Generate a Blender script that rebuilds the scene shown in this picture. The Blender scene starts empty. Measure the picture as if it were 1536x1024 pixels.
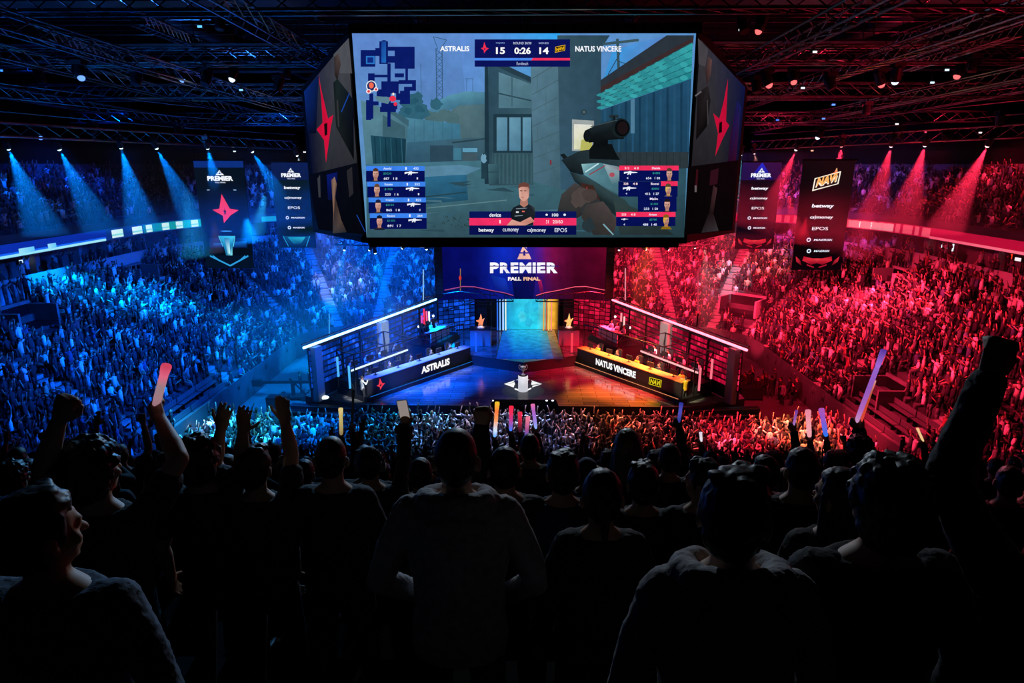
# Esports arena seen from the upper stand: hanging scoreboard, blue and red halves, stage, crowd.
import bpy, math, random
import numpy as np
from mathutils import Vector, Matrix, Euler, noise
random.seed(7); np.random.seed(7)
PI = math.pi
SC = bpy.context.scene
COL = SC.collection
for w_ in list(bpy.data.worlds): bpy.data.worlds.remove(w_)
# ------------------------------------------------------------------ camera
HC = 16.7
cam_d = bpy.data.cameras.new('camera'); cam = bpy.data.objects.new('camera', cam_d); COL.objects.link(cam)
cam_d.sensor_width = 36.0; cam_d.lens = 22.5; cam_d.clip_end = 300; cam_d.clip_start = 0.05
cam.location = (0, 0, HC); cam.rotation_euler = (math.radians(90 - 15.3), 0, math.radians(1.1))
SC.camera = cam
CR = cam.rotation_euler.to_matrix(); C0 = Vector((0, 0, HC))
def ray(px, py): return CR @ Vector(((px - 768) / 960.0, (512 - py) / 960.0, -1.0))
def at_d(px, py, d): return C0 + ray(px, py) * d
def at_y(px, py, Y): r = ray(px, py); return C0 + r * (Y / r.y)
def at_z(px, py, z): r = ray(px, py); return C0 + r * ((z - HC) / r.z)
def project(p):
    q = CR.transposed() @ (Vector(p) - C0)
    return 768 + 960 * q.x / -q.z, 512 - 960 * q.y / -q.z, -q.z
# ------------------------------------------------------------------ colour
def lin(c):
    if isinstance(c, str):
        c = c.lstrip('#'); c = tuple(int(c[i:i+2], 16) / 255 for i in (0, 2, 4))
    return tuple((x / 12.92 if x <= .04045 else ((x + .055) / 1.055) ** 2.4) for x in c[:3])
# ------------------------------------------------------------------ mesh builder
class MB:
    def __init__(s): s.v = []; s.f = []; s.m = []; s.c = []
    def add(s, vs, fs, mi=0, col=None):
        b = len(s.v); s.v.extend([tuple(x) for x in vs])
        for f in fs: s.f.append(tuple(b + i for i in f)); s.m.append(mi)
        if isinstance(col, list): s.c.extend(col)
        else: s.c.extend([col or (1, 1, 1)] * len(vs))
        return s
    def box(s, c, sz, rz=0, mi=0, rot=None, col=None):
        hx, hy, hz = sz[0] / 2, sz[1] / 2, sz[2] / 2
        M = rot if rot is not None else Matrix.Rotation(rz, 3, 'Z')
        c = Vector(c)
        vs = [c + M @ Vector((x * hx, y * hy, z * hz)) for x in (-1, 1) for y in (-1, 1) for z in (-1, 1)]
        return s.add(vs, [(0, 1, 3, 2), (4, 6, 7, 5), (0, 4, 5, 1), (2, 3, 7, 6), (0, 2, 6, 4), (1, 5, 7, 3)], mi, col)
    def bar(s, p0, p1, w, h=None, mi=0, col=None):
        p0, p1 = Vector(p0), Vector(p1); d = p1 - p0; L = d.length
        if L < 1e-6: return s
        q = d.to_track_quat('X', 'Z').to_matrix()
        return s.box((p0 + p1) / 2, (L, w, h or w), rot=q, mi=mi, col=col)
    def tube(s, p0, p1, r0, r1=None, n=8, mi=0, caps=True, col=None):
        p0, p1 = Vector(p0), Vector(p1); r1 = r0 if r1 is None else r1
        d = p1 - p0
        q = d.to_track_quat('Z', 'Y').to_matrix()
        vs = []
        for p, r in ((p0, r0), (p1, r1)):
            for i in range(n):
                a = 2 * PI * i / n; vs.append(p + q @ Vector((r * math.cos(a), r * math.sin(a), 0)))
        fs = [(i, (i + 1) % n, n + (i + 1) % n, n + i) for i in range(n)]
        if caps: fs += [tuple(reversed(range(n))), tuple(range(n, 2 * n))]
        return s.add(vs, fs, mi, col)
    def path(s, pts, r, n=6, mi=0):
        for a, b in zip(pts[:-1], pts[1:]): s.tube(a, b, r, r, n, mi)
        return s
    def loft(s, rings, n=12, mi=0, col=None):
        """rings: (centre, rx, ry[, matrix])"""
        vs = []
        for R in rings:
            c = Vector(R[0]); M = R[3] if len(R) > 3 else None
            for i in range(n):
                a = 2 * PI * i / n; o = Vector((R[1] * math.cos(a), R[2] * math.sin(a), 0))
                vs.append(c + (M @ o if M is not None else o))
        fs = []
        for k in range(len(rings) - 1):
            for i in range(n):
                j = (i + 1) % n; fs.append((k * n + i, k * n + j, (k + 1) * n + j, (k + 1) * n + i))
        fs.append(tuple(reversed(range(n)))); b = (len(rings) - 1) * n; fs.append(tuple(range(b, b + n)))
        return s.add(vs, fs, mi, col)
    def ball(s, c, r, n=10, m=7, mi=0, M=None, fn=None, col=None):
        c = Vector(c); r = (r, r, r) if not hasattr(r, '__len__') else r
        vs = [Vector((0, 0, -r[2]))]
        for k in range(1, m):
            t = PI * k / m
            for i in range(n):
                a = 2 * PI * i / n; vs.append(Vector((r[0] * math.sin(t) * math.cos(a), r[1] * math.sin(t) * math.sin(a), -r[2] * math.cos(t))))
        vs.append(Vector((0, 0, r[2])))
        fs = [(0, 1 + (i + 1) % n, 1 + i) for i in range(n)]
        for k in range(m - 2):
            for i in range(n):
                j = (i + 1) % n; fs.append((1 + k * n + i, 1 + k * n + j, 1 + (k + 1) * n + j, 1 + (k + 1) * n + i))
        t = len(vs) - 1; fs += [(t, 1 + (m - 2) * n + i, 1 + (m - 2) * n + (i + 1) % n) for i in range(n)]
        if fn: vs = [fn(v) for v in vs]
        return s.add([c + (M @ v if M is not None else v) for v in vs], fs, mi, col)
    def cap(s, p0, p1, r0, r1, n=10):
        """tapered capsule"""
        p0, p1 = Vector(p0), Vector(p1); d = p1 - p0
        if d.length < 1e-5: return s.ball(p0, r0, n, 6)
        q = d.to_track_quat('Z', 'Y').to_matrix(); u = d.normalized()
        R = []
        for t in (-.98, -.75, -.4): R.append((p0 + u * (r0 * t), r0 * math.sqrt(1 - t * t), r0 * math.sqrt(1 - t * t), q))
        R.append((p0, r0, r0, q)); R.append((p0.lerp(p1, .5), (r0 + r1) / 2, (r0 + r1) / 2, q)); R.append((p1, r1, r1, q))
        for t in (.4, .75, .98): R.append((p1 + u * (r1 * t), r1 * math.sqrt(1 - t * t), r1 * math.sqrt(1 - t * t), q))
        return s.loft(R, n)
    def xform(s, M): s.v = [tuple(M @ Vector(v)) for v in s.v]; return s
    def mesh(s, name, mats=None, smooth=False, colors=False, off=None):
        me = bpy.data.meshes.new(name)
        vs = s.v if off is None else [(v[0] - off[0], v[1] - off[1], v[2] - off[2]) for v in s.v]
        me.from_pydata(vs, [], s.f); me.update()
        for m in (mats if isinstance(mats, (list, tuple)) else [mats] if mats else []): me.materials.append(m)
        if any(s.m): me.polygons.foreach_set('material_index', s.m)
        if smooth: me.polygons.foreach_set('use_smooth', [True] * len(s.f))
        if colors:
            at = me.color_attributes.new('Col', 'FLOAT_COLOR', 'POINT')
            at.data.foreach_set('color', np.array([(c[0], c[1], c[2], 1.0) for c in s.c], dtype=np.float32).ravel())
        return me
def wloc(o):
    p = Vector((0, 0, 0))
    while o is not None: p = p + o.location; o = o.parent
    return p
def obj(name, mb, mats, parent=None, smooth=False, colors=False, base=None):
    """one mesh object; the builder's coordinates are world (or local to an un-moved parent)"""
    off = wloc(parent) if parent is not None else None
    if base is not None: off = Vector(base)
    me = mb.mesh(name, mats, smooth, colors, off) if isinstance(mb, MB) else mb
    o = bpy.data.objects.new(name, me); COL.objects.link(o)
    if parent is not None: o.parent = parent
    elif base is not None: o.location = base
    return o
def tag(o, label, cat, group=None):
    o['label'] = label; o['category'] = cat
    if group: o['group'] = group
    return o
def thing(name, label, cat, loc=(0, 0, 0), group=None):
    o = bpy.data.objects.new(name, None); COL.objects.link(o); o.location = loc; o.empty_display_size = .1
    return tag(o, label, cat, group)
def struct(name, mb, mats, smooth=False, colors=False, label=None):
    o = obj(name, mb, mats, None, smooth, colors); o['kind'] = 'structure'
    if label: o['label'] = label
    return o
def copy_tree(o, parent=None):
    c = o.copy(); COL.objects.link(c); c.parent = parent
    for ch in list(KIDS.get(o, [])) or list(o.children): copy_tree(ch, c)
    return c
KIDS = {}
# ------------------------------------------------------------------ materials
def mat(name, col, rough=.6, metal=0., spec=.5, noise_amt=0., scale=8., bump=0., coat=0.):
    m = bpy.data.materials.new(name); m.use_nodes = True
    nt = m.node_tree; b = nt.nodes['Principled BSDF']
    c = lin(col) if isinstance(col, str) else col
    b.inputs['Base Color'].default_value = (*c, 1); b.inputs['Roughness'].default_value = rough
    b.inputs['Metallic'].default_value = metal; b.inputs['Specular IOR Level'].default_value = spec
    if coat: b.inputs['Coat Weight'].default_value = coat; b.inputs['Coat Roughness'].default_value = .08
    if noise_amt or bump:
        tc = nt.nodes.new('ShaderNodeTexCoord'); n = nt.nodes.new('ShaderNodeTexNoise')
        n.inputs['Scale'].default_value = scale; n.inputs['Detail'].default_value = 4
        nt.links.new(tc.outputs['Object'], n.inputs['Vector'])
        if noise_amt:
            r = nt.nodes.new('ShaderNodeValToRGB')
            r.color_ramp.elements[0].color = (*[x * (1 - noise_amt) for x in c], 1); r.color_ramp.elements[1].color = (*[min(1, x * (1 + noise_amt)) for x in c], 1)
            r.color_ramp.elements[0].position = .3; r.color_ramp.elements[1].position = .7
            nt.links.new(n.outputs['Fac'], r.inputs['Fac']); nt.links.new(r.outputs['Color'], b.inputs['Base Color'])
        if bump:
            bp = nt.nodes.new('ShaderNodeBump'); bp.inputs['Strength'].default_value = bump; bp.inputs['Distance'].default_value = .02
            nt.links.new(n.outputs['Fac'], bp.inputs['Height']); nt.links.new(bp.outputs['Normal'], b.inputs['Normal'])
    return m
def emat(name, col, strength=1., sample=False):
    m = bpy.data.materials.new(name); m.use_nodes = True; nt = m.node_tree
    nt.nodes.remove(nt.nodes['Principled BSDF']); e = nt.nodes.new('ShaderNodeEmission')
    c = lin(col) if isinstance(col, str) else col
    e.inputs['Color'].default_value = (*c, 1); e.inputs['Strength'].default_value = strength
    nt.links.new(e.outputs[0], nt.nodes['Material Output'].inputs['Surface'])
    m.cycles.emission_sampling = 'AUTO' if sample else 'NONE'
    return m
def screen_mat(name, strength=1., grain=.0, scale=14.):
    """a lit LED panel whose picture is held in the mesh colours; grain gives the LED surface texture"""
    m = bpy.data.materials.new(name); m.use_nodes = True; nt = m.node_tree
    nt.nodes.remove(nt.nodes['Principled BSDF']); e = nt.nodes.new('ShaderNodeEmission')
    a = nt.nodes.new('ShaderNodeVertexColor'); a.layer_name = 'Col'
    src = a.outputs['Color']
    if grain:
        tc = nt.nodes.new('ShaderNodeTexCoord'); n = nt.nodes.new('ShaderNodeTexNoise'); n.inputs['Scale'].default_value = scale; n.inputs['Detail'].default_value = 6
        nt.links.new(tc.outputs['Object'], n.inputs['Vector'])
        mr = nt.nodes.new('ShaderNodeMapRange'); mr.inputs[1].default_value = .3; mr.inputs[2].default_value = .7; mr.inputs[3].default_value = 1 - grain; mr.inputs[4].default_value = 1 + grain
        nt.links.new(n.outputs['Fac'], mr.inputs[0])
        mx = nt.nodes.new('ShaderNodeVectorMath'); mx.operation = 'SCALE'
        nt.links.new(src, mx.inputs[0]); nt.links.new(mr.outputs[0], mx.inputs['Scale']); src = mx.outputs[0]
    nt.links.new(src, e.inputs['Color']); e.inputs['Strength'].default_value = strength
    nt.links.new(e.outputs[0], nt.nodes['Material Output'].inputs['Surface'])
    m.cycles.emission_sampling = 'NONE'
    return m
def vcol_mat(name, rough=.75):
    m = bpy.data.materials.new(name); m.use_nodes = True; nt = m.node_tree; b = nt.nodes['Principled BSDF']
    a = nt.nodes.new('ShaderNodeVertexColor'); a.layer_name = 'Col'
    nt.links.new(a.outputs['Color'], b.inputs['Base Color']); b.inputs['Roughness'].default_value = rough
    b.inputs['Specular IOR Level'].default_value = .35
    return m
def rand_mat(name, cols, rough=.8):
    """cloth, hair or skin whose own colour differs from person to person"""
    m = bpy.data.materials.new(name); m.use_nodes = True; nt = m.node_tree; b = nt.nodes['Principled BSDF']
    oi = nt.nodes.new('ShaderNodeObjectInfo'); r = nt.nodes.new('ShaderNodeValToRGB'); r.color_ramp.interpolation = 'CONSTANT'
    el = r.color_ramp.elements
    while len(el) < len(cols): el.new(.5)
    for i, c in enumerate(cols): el[i].position = i / len(cols); el[i].color = (*(lin(c) if isinstance(c, str) else c), 1)
    nt.links.new(oi.outputs['Random'], r.inputs['Fac']); nt.links.new(r.outputs['Color'], b.inputs['Base Color'])
    b.inputs['Roughness'].default_value = rough; b.inputs['Specular IOR Level'].default_value = .3
    return m
# ------------------------------------------------------------------ lettering
_TC = {}
def text_geo(s, bold=.0, shear=0.):
    k = (s, bold, shear)
    if k in _TC: return _TC[k]
    cu = bpy.data.curves.new('t', 'FONT'); cu.body = s; cu.size = 1; cu.offset = bold; cu.shear = shear; cu.resolution_u = 3; cu.fill_mode = 'FRONT'
    o = bpy.data.objects.new('t', cu); COL.objects.link(o)
    dg = bpy.context.evaluated_depsgraph_get(); me = o.evaluated_get(dg).to_mesh()
    vs = [(v.co.x, v.co.y) for v in me.vertices]; fs = [tuple(p.vertices) for p in me.polygons]
    o.evaluated_get(dg).to_mesh_clear(); bpy.data.objects.remove(o); bpy.data.curves.remove(cu)
    xs = [v[0] for v in vs]; ys = [v[1] for v in vs]
    x0, x1, y0, y1 = min(xs), max(xs), min(ys), max(ys)
    vs = [((x - x0) / max(1e-6, x1 - x0), (y - y0) / max(1e-6, y1 - y0)) for x, y in vs]
    _TC[k] = (vs, fs); return _TC[k]
class Paint(MB):
    """a flat picture: polygons in painter's order on one surface; fn(x, y, layer) -> point on it"""
    def __init__(s, fn): super().__init__(); s.fn = fn; s.k = 0
    def poly(s, pts, col):
        s.k += 1
        cs = [lin(c) for c in col] if isinstance(col, list) else lin(col)
        s.add([s.fn(x, y, s.k) for x, y in pts], [tuple(range(len(pts)))], 0, cs)
        return s
    def rect(s, x0, y0, x1, y1, col): return s.poly([(x0, y0), (x1, y0), (x1, y1), (x0, y1)], col)
    def line(s, x0, y0, x1, y1, w, col):
        d = math.hypot(x1 - x0, y1 - y0) or 1; nx, ny = -(y1 - y0) / d * w / 2, (x1 - x0) / d * w / 2
        return s.poly([(x0 + nx, y0 + ny), (x1 + nx, y1 + ny), (x1 - nx, y1 - ny), (x0 - nx, y0 - ny)], col)
    def disc(s, x, y, rx, ry, col, n=18): return s.poly([(x + rx * math.cos(2 * PI * i / n), y + ry * math.sin(2 * PI * i / n)) for i in range(n)], col)
    def blob(s, x, y, rx, ry, col, n=14, j=.3):
        return s.poly([(x + rx * (1 + random.uniform(-j, j)) * math.cos(2 * PI * i / n), y + ry * (1 + random.uniform(-j, j)) * math.sin(2 * PI * i / n)) for i in range(n)], col)
    def text(s, t, x0, y0, x1, y1, col, bold=.0, shear=0., slope=0.):
        """lettering fitted to a box, y down; slope tilts its base line"""
        s.k += 1; vs, fs = text_geo(t, bold, shear)
        s.add([s.fn(x0 + (x1 - x0) * a, y1 + (y0 - y1) * b + slope * (x1 - x0) * a, s.k) for a, b in vs], fs, 0, lin(col))
        return s
LOWG = {-1: 1.0, 1: .85}; UPG = {-1: 1.0, 1: .85}; ROOFG = {-1: .5, 1: .5}; HAZE = .0030; LOWP = 84000; UPP = 14500; BEAMP = 62000; FLOORP = 80000; RIMP = 9000
# ------------------------------------------------------------------ shared materials
M_black = mat('black_paint', (.012, .012, .014), .55)
M_dark = mat('dark_steel', (.03, .03, .035), .38, .6)
M_truss = mat('truss_steel', (.30, .30, .31), .26, .95)
M_conc = mat('concrete', (.13, .13, .14), .85, noise_amt=.25, scale=1.2)
M_concd = mat('dark_concrete', (.05, .05, .055), .85, noise_amt=.3, scale=1.2)
M_fascia = mat('painted_fascia', (.42, .42, .44), .7)
M_step = mat('aisle_step', (.3, .3, .3), .8)
M_seat = mat('seat_plastic', (.09, .09, .1), .35)
M_floor = mat('arena_floor', (.10, .10, .11), .45, noise_amt=.2, scale=.7)
M_roof = mat('roof_black', (.004, .004, .005), .95, 0, .1)
M_stage = mat('stage_gloss', (.15, .15, .155), .14, 0, 1., noise_amt=.15, scale=.8)
def plank(m, sc):
    nt = m.node_tree; b = nt.nodes['Principled BSDF']; br = nt.nodes.new('ShaderNodeTexBrick'); tc = nt.nodes.new('ShaderNodeTexCoord')
    nt.links.new(tc.outputs['Object'], br.inputs['Vector']); br.inputs['Scale'].default_value = sc; br.inputs['Brick Width'].default_value = 1.6; br.inputs['Row Height'].default_value = .35; br.inputs['Mortar Size'].default_value = .012
    br.inputs['Color1'].default_value = (.19, .19, .195, 1); br.inputs['Color2'].default_value = (.10, .10, .105, 1); br.inputs['Mortar'].default_value = (.03, .03, .03, 1); nt.links.new(br.outputs['Color'], b.inputs['Base Color'])
plank(M_stage, .8)
M_white = mat('white_paint', (.75, .75, .75), .5)
M_grey = mat('grey_plastic', (.25, .25, .26), .4)
# ------------------------------------------------------------------ bowl geometry
def bowl(t, o):
    """t 0..5 along the bowl (left side, corner, far end, corner, right side), o = distance out from the inner rail"""
    W, YC, R0, CX = 20.5, 54.0, 6.0, 14.5
    mir = 1
    if t > 2.5: t = 5 - t; mir = -1
    if t < 1: x, y, nx, ny = -(W + o), 8 + 46 * t, -1, 0
    elif t < 2:
        a = (t - 1) * PI / 2; nx, ny = -math.cos(a), math.sin(a)
        x, y = -CX + (R0 + o) * nx, YC + (R0 + o) * ny
    else: x, y, nx, ny = -CX + 2 * CX * (t - 2), YC + R0 + o, 0, 1
    return mir * x, y, mir * nx, ny
TS = [i / 12 for i in range(12)] + [1 + i / 14 for i in range(14)] + [2 + i / 8 for i in range(8)] + [3 + i / 14 for i in range(14)] + [4 + i / 12 for i in range(13)]
def sweep(mb, prof, mi=0, ts=TS, fn=None):
    """prof: list of (o, z) joined along the bowl"""
    for a, b in zip(ts[:-1], ts[1:]):
        A = bowl(a + 1e-6 if a in (1, 2, 3, 4) else a, 0); vs = []
        for t in (a, b):
            for o, z in prof:
                x, y, _, _ = bowl(t, o); vs.append((x, y, z))
        n = len(prof)
        mb.add(vs, [(i, i + 1, n + i + 1, n + i) for i in range(n - 1)], mi)
LOW_N, LOW_P, LOW_Z, LOW_R = 15, .85, 1.2, .49
UP_N, UP_P, UP_O, UP_Z, UP_R = 8, .85, 13.2, 12.1, .43
def low_z(i): return LOW_Z + LOW_R * i
def up_z(i): return UP_Z + UP_R * i
# floor
m = MB(); m.box((0, 36, -.1), (90, 110, .2)); struct('floor', m, M_floor)
# lower stand
m = MB(); prof = [(0, 0)]
for i in range(LOW_N): prof += [(i * LOW_P, low_z(i)), ((i + 1) * LOW_P, low_z(i))]
sweep(m, prof); struct('lower_seating_terrace', m, M_concd)['kind'] = 'structure'
m = MB(); sweep(m, [(-.06, 0), (-.06, low_z(0) + .75), (.02, low_z(0) + .75), (.02, low_z(0) - .3)]); struct('wall_stand_front', m, M_concd)
# concourse band, boxes, ribbon fascia
OB = LOW_N * LOW_P
m = MB(); sweep(m, [(OB, low_z(LOW_N - 1)), (OB, 9.65), (OB + .15, 9.65), (OB + .15, 8.3)]); struct('wall_concourse', m, M_fascia)
m = MB(); sweep(m, [(OB + .15, 8.75), (OB + 3.6, 8.75), (OB + 3.6, 11.0), (OB - .1, 11.0)]); struct('wall_boxes', m, M_conc)
m = MB(); sweep(m, [(OB - .12, 10.95), (OB - .12, 12.45), (OB + .05, 12.45), (OB + .05, 12.1)]); struct('wall_upper_front', m, M_concd)
# piers between the boxes
m = MB()
for t in [i * .105 for i in range(48)]:
    x, y, nx, ny = bowl(t, OB + 3.2); a = math.atan2(ny, nx); m.box((x, y, 9.9), (.8, .5, 2.3), a)
struct('wall_box_piers', m, M_fascia)
# upper stand
m = MB(); prof = [(UP_O - .55, 12.1)]
for i in range(UP_N): prof += [(UP_O + i * UP_P, up_z(i)), (UP_O + (i + 1) * UP_P, up_z(i))]
OU = UP_O + UP_N * UP_P
sweep(m, prof); struct('upper_seating_terrace', m, M_concd)
m = MB(); sweep(m, [(OU, up_z(UP_N - 1)), (OU, 16.9)]); struct('wall_upper_back', m, M_conc)
m = MB(); sweep(m, [(OU, 16.9), (OU, 26.5)]); struct('wall_bowl', m, M_roof)
m = MB(); m.box((0, 35, 26.6), (110, 130, .3)); struct('ceiling', m, M_roof)
m = MB(); m.box((0, -18, 13), (110, .4, 27)); struct('wall_rear', m, M_roof)
# LED ribbon on the fascia: one lit board per half
def ribbon(name, t0, t1, label, paint):
    n = 160
    root = thing(name, label, 'led board', bowl((t0 + t1) / 2, OB - .2)[:2] + (11.05,))
    hs = MB(); ts = [t0 + (t1 - t0) * i / 60 for i in range(61)]
    sweep(hs, [(OB - .12, 11.02), (OB - .24, 11.02), (OB - .24, 11.92), (OB - .12, 11.92)], 0, ts); obj('housing', hs, M_black, root)
    p = Paint(lambda u, v, k: (lambda q: (q[0], q[1], 11.9 - .86 * v))(bowl(t0 + (t1 - t0) * u, OB - .245 - .002 * k)))
    paint(p); obj('lit_panel', p, screen_mat(name + '_led', 1.0), root, colors=True)
def seg(p, u0, u1, v0, v1, c0, c1=None, n=12, lay=None):
    c1 = c1 or c0
    if lay is None: p.k += 1; lay = p.k
    A, B = lin(c0), lin(c1)
    for i in range(n):
        a, b = u0 + (u1 - u0) * i / n, u0 + (u1 - u0) * (i + 1) / n
        ca = tuple(A[j] + (B[j] - A[j]) * i / n for j in range(3)); cb = tuple(A[j] + (B[j] - A[j]) * (i + 1) / n for j in range(3))
        p.add([p.fn(a, v0, lay), p.fn(b, v0, lay), p.fn(b, v1, lay), p.fn(a, v1, lay)], [(0, 1, 2, 3)], 0, [ca, cb, cb, ca])
def bowl_t(px, z=11.4, side=None):
    """bowl parameter of the ribbon point seen at column px"""
    best = None
    for i in range(2001):
        t = 5 * i / 2000; x, y, _, _ = bowl(t, OB - .24); q = project((x, y, z))
        if q[2] > 1 and (best is None or abs(q[0] - px) < best[0]): best = (abs(q[0] - px), t)
    return best[1]
def paint_blue(p):
    t0, t1 = .2, 2.3
    U = lambda px: (bowl_t(px) - t0) / (t1 - t0)
    seg(p, 0, U(160), 0, 1, '#0a35c8', '#0a2aa0', 40)
    seg(p, U(160), 1, 0, 1, '#0b2f7c', '#083070', 60)
    seg(p, 0, U(158), .80, 1, '#55c8ff', '#a8f2ff', 30)
    seg(p, 0, U(158), .66, .8, '#1259ff', '#1a70ff', 30)
    for a, b in ((28, 52), (72, 84)): seg(p, U(a), U(b), .45, .85, '#9fe8ff', '#66ccff', 6)
    seg(p, U(215), U(306), .1, .9, '#0d7f96', '#15b9a8', 12)
    for a, b in ((168, 184), (198, 213), (219, 228), (243, 254), (264, 274), (286, 297)):
        seg(p, U(a), U(b), .15, .88, '#e8ffff', '#c8fff6', 3); seg(p, U(a), U(b), .55, .7, '#7fe0e0', '#8fe8e8', 3)
    seg(p, U(392), U(480), .3, .9, '#14a8c8', '#2060d0', 6)
def paint_red(p):
    t0, t1 = 2.7, 4.8
    U = lambda px: (bowl_t(px) - t0) / (t1 - t0)
    seg(p, 0, 1, 0, 1, '#b0083a', '#c00e34', 60)
    seg(p, U(1150), U(1395), .08, .92, '#e8365a', '#f0506a', 20)
    seg(p, U(1395), 1, .78, 1, '#ff5a78', '#ff9aa8', 20)
    seg(p, U(1272), U(1340), .15, .9, '#f27a8c', '#f48c9a', 4)
    p.k += 1; vs, fs = text_geo('ASSEMBLY CREW', .02)
    a0, a1 = U(1273), U(1318)
    p.add([p.fn(a0 + (a1 - a0) * a, .85 - .66 * b, p.k) for a, b in vs], fs, 0, lin('#ffffff'))
ribbon('led_ribbon', .2, 2.3, 'blue LED ribbon board with cyan panels running below the left upper stand', paint_blue)
ribbon('led_ribbon', 2.7, 4.8, 'red LED ribbon board with white lettering below the right upper stand', paint_red)
# lit box screens inside the concourse boxes
for k, (px, py, w, h, c, lb) in enumerate([(1434, 372, 13, 11, '#e8fbff', 'white'), (1418, 370, 12, 5, '#d8e8f0', 'pale grey'), (1529, 389, 12, 5, '#f0d8d8', 'pale pink'), (1508, 374, 11, 5, '#d0d8ff', 'bluish'), (1518, 384, 3, 8, '#ff3a10', 'orange'),
        (32, 392, 12, 5, '#c8e0ff', 'pale blue'), (47, 391, 9, 5, '#ffb080', 'orange'), (425, 405, 10, 8, '#8fd8ff', 'light blue')]):
    o_ = OB + 3.4
    best = min(((abs(project((*bowl(t, o_)[:2], 10.2))[0] - px), t) for t in [5 * i / 3000 for i in range(3001)] if project((*bowl(t, o_)[:2], 10.2))[2] > 5))
    x, y, nx, ny = bowl(best[1], o_); d = project((x, y, 10.2))[2]; z = at_d(px, py, d).z
    r = thing('wall_screen', lb + ' lit screen on the back wall of a spectator box' + (' over the red stand' if px > 768 else ' over the blue stand'), 'screen', (x - nx * .02, y - ny * .02, z))
    a = math.atan2(ny, nx) + PI / 2; S = d / 960
    q = MB(); q.box((x, y, z), (w * S + .1, .08, h * S + .1), a); obj('casing', q, M_black, r)
    q = MB(); q.box((x - nx * .05, y - ny * .05, z), (w * S, .02, h * S), a); obj('panel', q, emat('box_screen_%d' % k, c, 1.3), r)
# ------------------------------------------------------------------ stair openings in the lower stands
def stand_hit(px, py):
    r = ray(px, py); best = None
    for i in range(2400):
        p = C0 + r * (14 + i * .03)
        for s in (0,):
            # distance outside the inner rail
            ax = abs(p.x)
            if p.y > 54: dx, dy = max(0, ax - 14.5), p.y - 54; o = math.hypot(dx, dy) - 6 if ax > 14.5 else p.y - 60
            else: o = ax - 20.5
            if o >= 0 and p.z <= LOW_Z + LOW_R * o / LOW_P: return p, o
    return None, None
OPEN = []
for px, py, w, dep, h in ((40, 486, 3.2, 1.9, .5), (212, 418, 2.6, 1.6, .5), (1338, 422, 3.0, 1.8, .5), (1112, 466, 3.6, 2.2, .7), (1322, 592, 3.0, 2.2, .55)):
    p, o = stand_hit(px, py)
    if p is None: continue
    i = int(o / LOW_P); o0 = i * LOW_P; z = low_z(i)
    # nearest bowl parameter
    t = min([5 * k / 4000 for k in range(4001)], key=lambda t: (Vector(bowl(t, o)[:2]) - Vector((p.x, p.y))).length)
    x, y, nx, ny = bowl(t, o); a = math.atan2(ny, nx); R = Matrix.Rotation(a, 3, 'Z')
    OPEN.append((Vector((x, y)), w / 2 + .35, dep / 2 + .45))
    L = lambda u, v, zz: Vector((x, y, z)) + R @ Vector((u, v, zz))
    m = MB()
    for sg in (-1, 1): m.box(L(0, sg * w / 2, h / 2 + .2), (dep, .18, h + .9), a)
    m.box(L(dep / 2, 0, h / 2 + .35), (.18, w + .18, h + 1.0), a)
    m.box(L(-dep * .1, 0, .05), (dep * .8, w - .2, .04), a, 1)
    m.box(L(dep / 2 - .11, 0, h / 2 + .3), (.04, w - .3, h + .7), a, 1)
    struct('wall_stair_opening', m, [M_fascia if (px > 1000 and py < 480) else M_conc, M_roof])
def in_opening(x, y):
    for c, a, b in OPEN:
        if abs(x - c.x) < max(a, b) and abs(y - c.y) < max(a, b) and (Vector((x, y)) - c).length < max(a, b) * 1.05: return True
    return False
AISLES = [.12, .34, .56, .78, 1.0, 1.33, 1.66, 2.0, 2.33, 2.67, 3.0, 3.34, 3.67, 4.0, 4.22, 4.44, 4.66, 4.88]
m = MB()
for t in AISLES:
    for i in range(LOW_N):
        for j in (0, 1):
            x, y, nx, ny = bowl(t, (i + .28 + .5 * j) * LOW_P); m.box((x, y, low_z(i) + .1 + .22 * j), (.4, 1.0, .2), math.atan2(ny, nx))
    for i in range(UP_N):
        x, y, nx, ny = bowl(t, UP_O + (i + .5) * UP_P); m.box((x, y, up_z(i) + .12), (.4, 1.0, .24), math.atan2(ny, nx))
struct('floor_aisle_steps', m, M_step)
# ------------------------------------------------------------------ roof steelwork
def truss(p0, p1, s=.55, r=.035, n=None, tri=False):
    p0, p1 = Vector(p0), Vector(p1); d = p1 - p0; L = d.length; q = d.to_track_quat('X', 'Z').to_matrix()
    m = MB(); n = n or max(3, int(L / 1.1)); cs = [(-s / 2, -s / 2), (s / 2, -s / 2), (s / 2, s / 2), (-s / 2, s / 2)]
    P = lambda t, c: p0 + d * t + q @ Vector((0, c[0], c[1]))
    for c in cs: m.tube(P(0, c), P(1, c), r, r, 5)
    for k in range(n):
        a, b = k / n, (k + 1) / n
        for i in range(4):
            c0, c1 = cs[i], cs[(i + 1) % 4]
            m.tube(P(a, c0), P(b, c1) if (k + i) % 2 else P(b, c0) + (P(b, c1) - P(b, c0)), r * .55, r * .55, 4, caps=False)
    return m
ORD = ['first', 'second', 'third', 'fourth', 'fifth', 'sixth', 'seventh', 'eighth', 'ninth', 'tenth', 'eleventh', 'twelfth', 'thirteenth', 'fourteenth', 'fifteenth', 'sixteenth']
def put(name, mb, mt, label, cat, group=None, smooth=False, colors=False):
    xs = [sum(v[i] for v in mb.v) / len(mb.v) for i in (0, 1)]; zb = min(v[2] for v in mb.v)
    return tag(obj(name, mb, mt, None, smooth, colors, base=(xs[0], xs[1], zb)), label, cat, group)
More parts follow.
